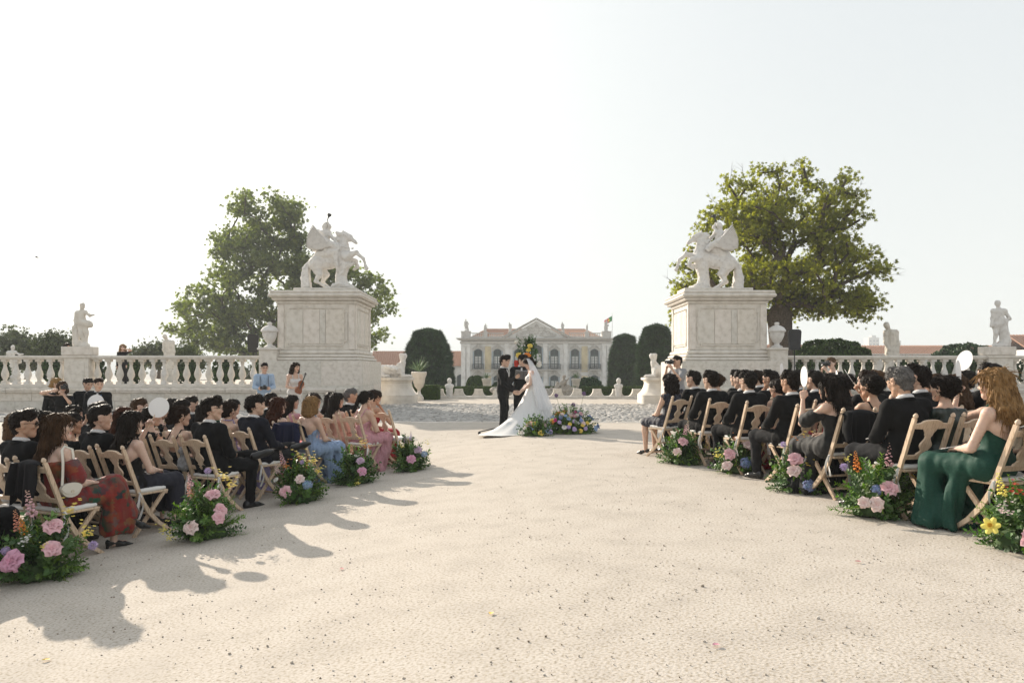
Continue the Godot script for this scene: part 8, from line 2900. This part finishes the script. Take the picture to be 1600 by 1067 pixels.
func aisle_flowers(label: String, x: float, z: float, seed_at: int, sc: float, list: Array) -> void:
	var o := thing("flower_arrangement", label, "flower arrangement", Vector3(x, gy(x, z), z), 0.0, "flower arrangements along the aisle")
	foliage(o, Vector3(0.30, 0.43, 0.27) * sc, 190, seed_at, 0.175)
	put_blooms(o, list, seed_at)

func build_flowers() -> void:
	aisle_flowers("flowers with big pink roses and a yellow daffodil, nearest on the left", -3.86, -6.02, 301, 1.05, [["rose", "rosepink", 0.0, 0.2, 0.3, 0.155], ["rose", "pink", 0.22, 0.27, 0.2, 0.12], ["peony", "pink", 0.16, 0.42, 0.1, 0.13], ["daffodil", "lemon", -0.27, 0.2, 0.25, 0.105], ["snapdragon", "pink", -0.07, 0.5, 0.0, 0.15], ["snapdragon", "coral", -0.1, 0.42, 0.12, 0.11], ["snapdragon", "orange", -0.03, 0.4, 0.16, 0.1], ["spray", "yellow", 0.2, 0.5, -0.08, 0.13], ["spray", "yellow", 0.36, 0.34, 0.0, 0.11], ["spray", "white", 0.02, 0.33, 0.22, 0.08], ["hydrangea", "lilac", -0.12, 0.28, 0.24, 0.07], ["globe", "lilac", 0.44, 0.27, 0.02, 0.08], ["spray", "lemon", 0.18, 0.3, 0.24, 0.05]])
	aisle_flowers("flowers with three pink roses and yellow sprigs, second on the left", -3.02, -7.25, 302, 1.05, [["rose", "blush", 0.0, 0.16, 0.3, 0.12], ["rose", "pink", 0.2, 0.3, 0.18, 0.11], ["rose", "pink", 0.12, 0.42, 0.12, 0.12], ["peony", "pink", 0.22, 0.24, 0.24, 0.1], ["snapdragon", "coral", -0.12, 0.4, 0.05, 0.11], ["snapdragon", "pink", -0.14, 0.5, 0.0, 0.1], ["globe", "lilac", 0.02, 0.66, 0.0, 0.07], ["spray", "yellow", 0.16, 0.56, 0.0, 0.13], ["spray", "yellow", 0.26, 0.5, 0.06, 0.12], ["spray", "lemon", -0.3, 0.1, 0.2, 0.1], ["spray", "lemon", -0.2, 0.05, 0.3, 0.08]])
	aisle_flowers("flowers with a pale rose, blue hydrangea and yellow blossoms, third on the left", -2.63, -9.12, 303, 1.0, [["rose", "pink", -0.08, 0.16, 0.3, 0.125], ["rose", "blush", 0.06, 0.3, 0.22, 0.1], ["hydrangea", "paleblue", 0.16, 0.24, 0.24, 0.12], ["spray", "yellow", 0.0, 0.5, 0.0, 0.14], ["spray", "yellow", 0.16, 0.46, 0.02, 0.14], ["spray", "orange", -0.14, 0.42, 0.06, 0.1], ["snapdragon", "pink", -0.2, 0.46, 0.02, 0.12], ["snapdragon", "blush", -0.26, 0.36, 0.06, 0.1], ["globe", "lilac", 0.05, 0.5, 0.1, 0.06], ["rose", "white", -0.24, 0.28, 0.16, 0.06], ["spray", "yellow", 0.26, 0.36, 0.1, 0.1]])
	aisle_flowers("leafy flowers with one low pink rose and orange buds, fourth on the left", -2.22, -10.35, 304, 1.0, [["rose", "rosepink", 0.16, 0.2, 0.28, 0.11], ["peony", "mauve", 0.12, 0.33, 0.18, 0.1], ["spray", "yellow", 0.1, 0.54, 0.0, 0.14], ["spray", "orange", 0.18, 0.5, 0.05, 0.11], ["snapdragon", "coral", -0.02, 0.42, 0.06, 0.1], ["spray", "lemon", 0.12, 0.04, 0.34, 0.06], ["rose", "white", 0.06, 0.4, 0.12, 0.06]])
	aisle_flowers("loose twiggy flowers with a pink rose beside the empty chair, farthest left", -1.58, -11.35, 305, 0.9, [["rose", "rosepink", 0.06, 0.2, 0.28, 0.12], ["peony", "mauve", 0.14, 0.32, 0.16, 0.11], ["hydrangea", "paleblue", 0.24, 0.27, 0.16, 0.1], ["snapdragon", "mauve", -0.06, 0.42, 0.02, 0.11], ["snapdragon", "lilac", 0.02, 0.46, 0.0, 0.1], ["spray", "lemon", 0.26, 0.4, 0.04, 0.09], ["spray", "lemon", -0.1, 0.36, 0.12, 0.08], ["spray", "white", 0.1, 0.46, 0.06, 0.07]])
	aisle_flowers("bright green flowers with pink roses, farthest on the right", 2.45, -10.5, 306, 0.86, [["rose", "pink", -0.06, 0.32, 0.2, 0.12], ["rose", "blush", -0.14, 0.2, 0.26, 0.1], ["snapdragon", "blush", 0.04, 0.46, 0.04, 0.11], ["snapdragon", "pink", -0.0, 0.42, 0.1, 0.1], ["spray", "yellow", 0.26, 0.34, 0.06, 0.1], ["spray", "orange", 0.2, 0.4, 0.0, 0.08], ["spray", "lemon", 0.28, 0.24, 0.14, 0.08]])
	aisle_flowers("flowers with blue hydrangea low and peach roses, second farthest right", 2.92, -9.55, 307, 0.92, [["hydrangea", "blue", 0.04, 0.16, 0.25, 0.15], ["rose", "pink", -0.16, 0.26, 0.24, 0.13], ["peony", "blush", 0.08, 0.36, 0.18, 0.14], ["rose", "blush", -0.2, 0.12, 0.28, 0.11], ["snapdragon", "pink", 0.06, 0.48, 0.04, 0.12], ["spray", "orange", -0.04, 0.44, 0.1, 0.09], ["spray", "yellow", 0.24, 0.42, 0.06, 0.1], ["spray", "lemon", -0.28, 0.22, 0.16, 0.1], ["spray", "yellow", 0.26, 0.36, 0.12, 0.08]])
	aisle_flowers("flowers with two pink peonies, golden sprigs and blue hydrangea, middle right", 3.17, -8.12, 308, 0.9, [["peony", "pink", -0.13, 0.36, 0.24, 0.13], ["peony", "blush", -0.16, 0.24, 0.28, 0.125], ["hydrangea", "blue", 0.0, 0.1, 0.27, 0.14], ["spray", "yellow", 0.06, 0.5, 0.02, 0.14], ["spray", "yellow", 0.18, 0.4, 0.1, 0.14], ["spray", "yellow", 0.0, 0.3, 0.26, 0.1], ["spray", "orange", -0.04, 0.5, 0.1, 0.1], ["snapdragon", "blush", 0.14, 0.5, 0.04, 0.12], ["globe", "lilac", -0.2, 0.52, 0.08, 0.07], ["globe", "mauve", 0.16, 0.28, 0.26, 0.06]])
	aisle_flowers("broad flowers with an open pink rose and tall pink snapdragon, second nearest right", 3.33, -6.72, 309, 1.0, [["rose", "pink", -0.02, 0.28, 0.26, 0.125], ["peony", "blush", -0.16, 0.16, 0.32, 0.11], ["rose", "blush", -0.25, 0.17, 0.3, 0.09], ["hydrangea", "blue", -0.1, 0.27, 0.22, 0.1], ["snapdragon", "pink", 0.08, 0.46, 0.06, 0.14], ["snapdragon", "orange", -0.2, 0.42, 0.06, 0.12], ["globe", "lilac", -0.34, 0.46, 0.1, 0.075], ["spray", "yellow", 0.3, 0.34, 0.1, 0.12], ["snapdragon", "lemon", 0.24, 0.4, 0.0, 0.12], ["spray", "lemon", -0.26, 0.5, 0.0, 0.06]])
	aisle_flowers("large flowers with pink peonies, blue hyacinth and a yellow daffodil, nearest right", 3.83, -5.45, 310, 1.15, [["peony", "pink", -0.2, 0.14, 0.32, 0.15], ["rose", "pink", 0.12, 0.24, 0.3, 0.16], ["rose", "pink", 0.02, 0.42, 0.16, 0.15], ["hydrangea", "blue", -0.08, 0.26, 0.26, 0.11], ["hydrangea", "blue", -0.16, 0.24, 0.26, 0.08], ["daffodil", "lemon", -0.42, 0.22, 0.22, 0.11], ["snapdragon", "pink", 0.0, 0.5, 0.02, 0.14], ["spray", "red", -0.16, 0.42, 0.1, 0.1], ["snapdragon", "lemon", -0.2, 0.4, 0.02, 0.12], ["spray", "blush", -0.3, 0.3, 0.18, 0.08]])
	# ground flowers at the couple's feet
	var r := RandomNumberGenerator.new()
	r.seed = 77
	var cols := ["yellow", "blue", "magenta", "orange", "blush", "mauve", "lilac", "white", "yellow", "mauve", "pink", "paleblue", "blush", "lemon", "white", "pink"]
	for k in 2:
		var o := thing("flower_arrangement", ["large mound of mixed bright flowers on the ground right of the bride", "small low mound of mixed flowers at the hem of the bride's train"][k], "flower arrangement", Vector3([1.28, 0.5][k], 0.0, [-15.95, -15.45][k]), 0.0, "flower mounds at the couple's feet")
		o.position.y = gy(o.position.x, o.position.z)
		var size := Vector3([0.60, 0.32][k], [0.46, 0.26][k], [0.42, 0.28][k])
		foliage(o, size * 1.08, [380, 150][k], 320 + k, 0.18)
		var list := []
		for q in [58, 18][k]:
			var a := r.randf_range(-0.35, PI + 0.35)
			var el := r.randf_range(0.12, 1.35)
			var d := Vector3(cos(a) * cos(el), sin(el), sin(a) * cos(el))
			var kind: String = ["rose", "peony", "hydrangea", "rose", "spray", "rose", "peony"][r.randi() % 7]
			list.append([kind, cols[r.randi() % cols.size()], d.x * size.x, maxf(0.07, d.y * size.y), d.z * size.z, r.randf_range(0.07, 0.105)])
		if k == 0:
			for q in [[-0.32, 0.82], [0.28, 0.86], [0.05, 0.62]]:
				list.append(["globe", "purple", q[0], q[1], 0.0, 0.1])
		put_blooms(o, list, 330 + k)
	# tall stand of flowers behind the celebrant
	var st := thing("flower_stand", "tall stand of red, orange and green flowers behind the celebrant", "flower stand", Vector3(0.44, 0.0, -18.8))
	var sb := MB.new()
	sb.tube([Vector3(0, 0, 0), Vector3(0, 2.1, 0)], [0.02, 0.015], 8)
	sb.lathe(Transform3D.IDENTITY, [Vector2(0.18, 0), Vector2(0.18, 0.015), Vector2(0.03, 0.03)], 16)
	obj("post", sb.mesh(), pm("dark metal", srgb(0.03, 0.03, 0.03), 0.5), st)
	var fx := []
	var fr := RandomNumberGenerator.new()
	fr.seed = 91
	for k in 120:
		var t := pow(fr.randf(), 0.8)
		var h := 1.42 + t * 0.72
		var wd := lerpf(0.32, 0.16, t)
		var y := Vector3(fr.randfn() * 0.7, 0.7 + fr.randfn() * 0.5, fr.randfn() * 0.7).normalized()
		var x := y.cross(Vector3(fr.randfn(), fr.randfn(), fr.randfn())).normalized()
		fx.append(Transform3D(Basis(x, y, x.cross(y)).scaled(Vector3.ONE * fr.randf_range(0.12, 0.2)), Vector3(fr.randfn() * wd * 0.55 - 0.08 * (1.0 - t), h, fr.randfn() * wd * 0.5)))
	multi("greenery", leaf_spray(0), leafmat("florist leaf dark", srgb(0.06, 0.13, 0.042), 0.4), fx, st, leaf_tints(120, 92))
	put_blooms(st, [["rose", "red", -0.28, 1.55, 0.2, 0.17], ["peony", "orange", -0.05, 1.72, 0.25, 0.17], ["rose", "yellow", -0.25, 1.76, 0.2, 0.14], ["hydrangea", "white", -0.15, 1.55, 0.25, 0.15], ["rose", "yellow", 0.02, 1.98, 0.18, 0.12], ["rose", "yellow", -0.02, 1.88, 0.2, 0.1], ["rose", "white", 0.22, 1.55, 0.15, 0.14], ["hydrangea", "white", -0.32, 2.1, 0.0, 0.12], ["rose", "red", -0.2, 1.45, 0.2, 0.15]], 93, Vector3(0, 1.7, -0.1))

# ==================================================================== small things
func draped(label: String, called: String, side: float, row: int, j: int, m: Material, hang_back: float, hang_front: float, w0: float, seed_at: int, lift := 0.0) -> void:
	# a garment thrown over the crest rail of a chair
	var o := thing(called, label, "jacket")
	o.transform = seat_at(side, row, j)
	var rows := []
	var r := RandomNumberGenerator.new()
	r.seed = seed_at
	var ph := r.randf() * TAU
	for i in 22:
		var t := i / 21.0
		var row_p := []
		for k in 21:
			var u := k / 20.0 * 2.0 - 1.0
			var s := t * (hang_back + hang_front) - hang_back         # along the cloth: behind < 0 < before
			var y := 0.925 + lift - absf(s) * 0.96 - 0.03 * u * u * (1.0 if absf(s) < 0.05 else 0.3)
			var z := -0.31 - 0.02 * signf(s) * -1.0
			if s < 0.0:
				z = -0.325 + 0.30 * s * -0.35 - 0.03
				z = -0.345 + 0.05 * s
			else:
				z = -0.285 + 0.33 * s
			if absf(s) < 0.035:
				z = lerpf(-0.35, -0.275, (s + 0.035) / 0.07)
			var grow := absf(s) / maxf(hang_back, 0.01)
			var f := sin(u * 9.0 + ph + s * 3.0) * 0.6 + sin(u * 17.0 + ph * 2.0) * 0.4
			row_p.append(Vector3(u * w0 * (1.0 + 0.12 * grow), y + 0.05 * grow * sin(u * 5.0 + ph) , z + f * 0.022 * minf(1.0, grow * 2.0) * (-1.0 if s < 0 else 1.0) - (0.02 if s < 0 else 0.0)))
		rows.append(row_p)
	var mb := MB.new()
	sheet(mb, rows, 0.012)
	obj("cloth", mb.mesh(), m, o)
	var sl := MB.new()
	for s in [-1.0, 1.0]:
		sl.tube([Vector3(s * w0 * 0.8, 0.9 + lift, -0.37), Vector3(s * w0 * 1.0, 0.74, -0.39), Vector3(s * w0 * 0.95, 0.925 + lift - hang_back * 0.85, -0.41)], [0.05, 0.055, 0.05], 10, true, 0.6)
	obj("sleeves", sl.mesh(), m, o)

func loudspeaker(label: String, x: float, y: float, z: float, turn: float, ground: float) -> void:
	var o := thing("loudspeaker", label, "loudspeaker", Vector3(x, y, z), turn)
	var blk := pm("speaker black", srgb(0.012, 0.012, 0.013), 0.6)
	var poly := PackedVector2Array([Vector2(-0.17, 0.04), Vector2(-0.13, 0), Vector2(0.13, 0), Vector2(0.17, 0.04), Vector2(0.2, 0.6), Vector2(0.17, 0.66), Vector2(0.1, 0.68), Vector2(-0.1, 0.68), Vector2(-0.17, 0.66), Vector2(-0.2, 0.6)])
	var mb := MB.new()
	mb.prism(poly, 0.32)
	obj("cabinet", mb.mesh(), blk, o)
	var g := PackedVector2Array()
	for p in poly:
		g.append(Vector2(p.x * 0.88, 0.34 + (p.y - 0.34) * 0.92))
	mb = MB.new()
	mb.prism(g, 0.02, Transform3D(Basis.IDENTITY, Vector3(0, 0, 0.165)))
	obj("grille", mb.mesh(), pm("speaker grille", srgb(0.025, 0.025, 0.026), 0.8, null, noise_tex("cloth_n", 512, 0.05, [], true, 3.0, 4), 12.0, 1.0), o)
	var st := thing("speaker_stand", label.replace("black loudspeaker", "black tripod stand of the loudspeaker"), "speaker stand", Vector3(x, ground, z), turn)
	mb = MB.new()
	mb.tube([Vector3(0, 0.25, 0), Vector3(0, y - ground + 0.02, 0)], [0.02, 0.017], 8)
	obj("pole", mb.mesh(), blk, st)
	for k in 3:
		var a := k * TAU / 3.0 + 0.4
		var d := Vector3(cos(a), 0, sin(a))
		mb = MB.new()
		mb.tube([Vector3(0, 0.62, 0), d * 0.5 + Vector3(0, 0.02, 0)], [0.014, 0.012], 6)
		mb.tube([Vector3(0, 0.28, 0), d * 0.28 + Vector3(0, 0.3, 0)], [0.009, 0.009], 6)
		obj("leg", mb.mesh(), blk, st)

func build_details() -> void:
	draped("navy suit jacket thrown over the chair of the blond woman in blue", "draped_jacket", -1.0, 5, 0, cloth("navy wool", srgb(0.012, 0.015, 0.045), 0.85, 0.15), 0.52, 0.2, 0.24, 5)
	draped("black jacket hanging over the back of the printed dress woman's chair", "draped_jacket", -1.0, 1, 0, cloth("black dress", srgb(0.015, 0.014, 0.016)), 0.36, 0.12, 0.13, 6)
	draped("black jacket hanging over the chair of the woman in lace", "draped_jacket", 1.0, 5, 0, cloth("black suit", srgb(0.012, 0.012, 0.013)), 0.36, 0.15, 0.22, 7)
	draped("cream shawl hanging over the chair of the woman in green silk", "draped_shawl", 1.0, 7, 0, cloth("cream silk", srgb(0.68, 0.62, 0.54), 0.7), 0.42, 0.2, 0.13, 8)
	loudspeaker("black loudspeaker behind the left balustrade beside the stone urn", -9.72, 2.06, -27.6, 0.25, 0.85)
	loudspeaker("black loudspeaker before the right balustrade beside the stone urn", 9.3, 2.05, -24.2, -0.25, 0.0)
	# grey lace pouch on a chair of the third row
	var pz := thing("pouch_bag", "small grey lace drawstring pouch hanging on a chair post left of centre", "bag")
	pz.transform = seat_at(-1.0, 3, 1)
	var pb := MB.new()
	pb.add(field([[Vector3(-0.23, 0.60, -0.2), Vector3(-0.23, 0.66, -0.21), 0.075, 0.055], [Vector3(-0.23, 0.72, -0.22), Vector3(-0.23, 0.77, -0.23), 0.02, 0.045]], 0.011, 0.03, [], 0.01, Vector3(30, 12, 30)))
	obj("pouch", pb.mesh(), cl("grey"), pz)
	var cd := MB.new()
	cd.tube([Vector3(-0.23, 0.74, -0.22), Vector3(-0.2, 0.86, -0.27), Vector3(-0.2, 0.93, -0.32)], [0.006, 0.006, 0.006], 5)
	obj("cord", cd.mesh(), cl("grey"), pz)
	# microphone stand lying by the groom, small round monitor under the front right chair
	var ms := thing("microphone_stand", "thin black stand leg on the sand left of the groom's shoes", "stand", Vector3(-0.55, 0.0, -16.1))
	var mb := MB.new()
	mb.tube([Vector3(-0.16, 0.05, 0.12), Vector3(0.28, 0.13, -0.1)], [0.014, 0.014], 6)
	mb.lathe(Transform3D(Basis.IDENTITY, Vector3(-0.16, 0.0, 0.12)), [Vector2(0.03, 0), Vector2(0.03, 0.05), Vector2(0.0, 0.06)], 10)
	obj("rod", mb.mesh(), pm("speaker black", srgb(0.012, 0.012, 0.013), 0.6), ms)
	var ft := thing("floor_light", "round black floor lamp behind the frontmost right chair", "floor lamp", Vector3(2.55, gy(2.55, -11.0), -11.0), -0.3)
	mb = MB.new()
	mb.lathe(Transform3D(Basis(Vector3.RIGHT, PI / 2 - 0.15), Vector3(0, 0.12, 0)), [Vector2(0.0, -0.05), Vector2(0.09, -0.05), Vector2(0.12, -0.02), Vector2(0.12, 0.03), Vector2(0.1, 0.04), Vector2(0.085, 0.02), Vector2(0.0, 0.02)], 20)
	obj("housing", mb.mesh(), pm("speaker black", srgb(0.012, 0.012, 0.013), 0.6), ft)
	mb = MB.new()
	mb.lathe(Transform3D(Basis(Vector3.RIGHT, PI / 2 - 0.15), Vector3(0, 0.12, 0)), [Vector2(0.05, 0.022), Vector2(0.0, 0.03)], 16)
	obj("lens", mb.mesh(), pm("grey lens", srgb(0.2, 0.2, 0.2), 0.4), ft)
	# a bird far off
	var bd := thing("bird", "tiny dark bird flying in the pale sky at far left", "bird", Vector3(-38.8, 10.6, -60.0), 0.5)
	mb = MB.new()
	mb.tube([Vector3(-0.16, 0, 0), Vector3(0, 0.01, 0), Vector3(0.14, 0.02, 0), Vector3(0.2, 0.02, 0)], [0.01, 0.05, 0.04, 0.01], 8)
	obj("body", mb.mesh(), pm("bird dark", srgb(0.06, 0.06, 0.065), 0.9), bd)
	for s in [-1.0, 1.0]:
		var wrows := []
		for i in 5:
			var t := i / 4.0
			wrows.append([Vector3(0.07 - 0.05 * t, 0.02 + 0.12 * t - 0.06 * t * t, s * 0.32 * t), Vector3(-0.07 - 0.03 * t + 0.05 * t * t, 0.02 + 0.12 * t - 0.06 * t * t, s * 0.32 * t)])
		mb = MB.new()
		sheet(mb, wrows, 0.006)
		obj("wing", mb.mesh(), pm("bird dark", srgb(0.06, 0.06, 0.065), 0.9), bd)
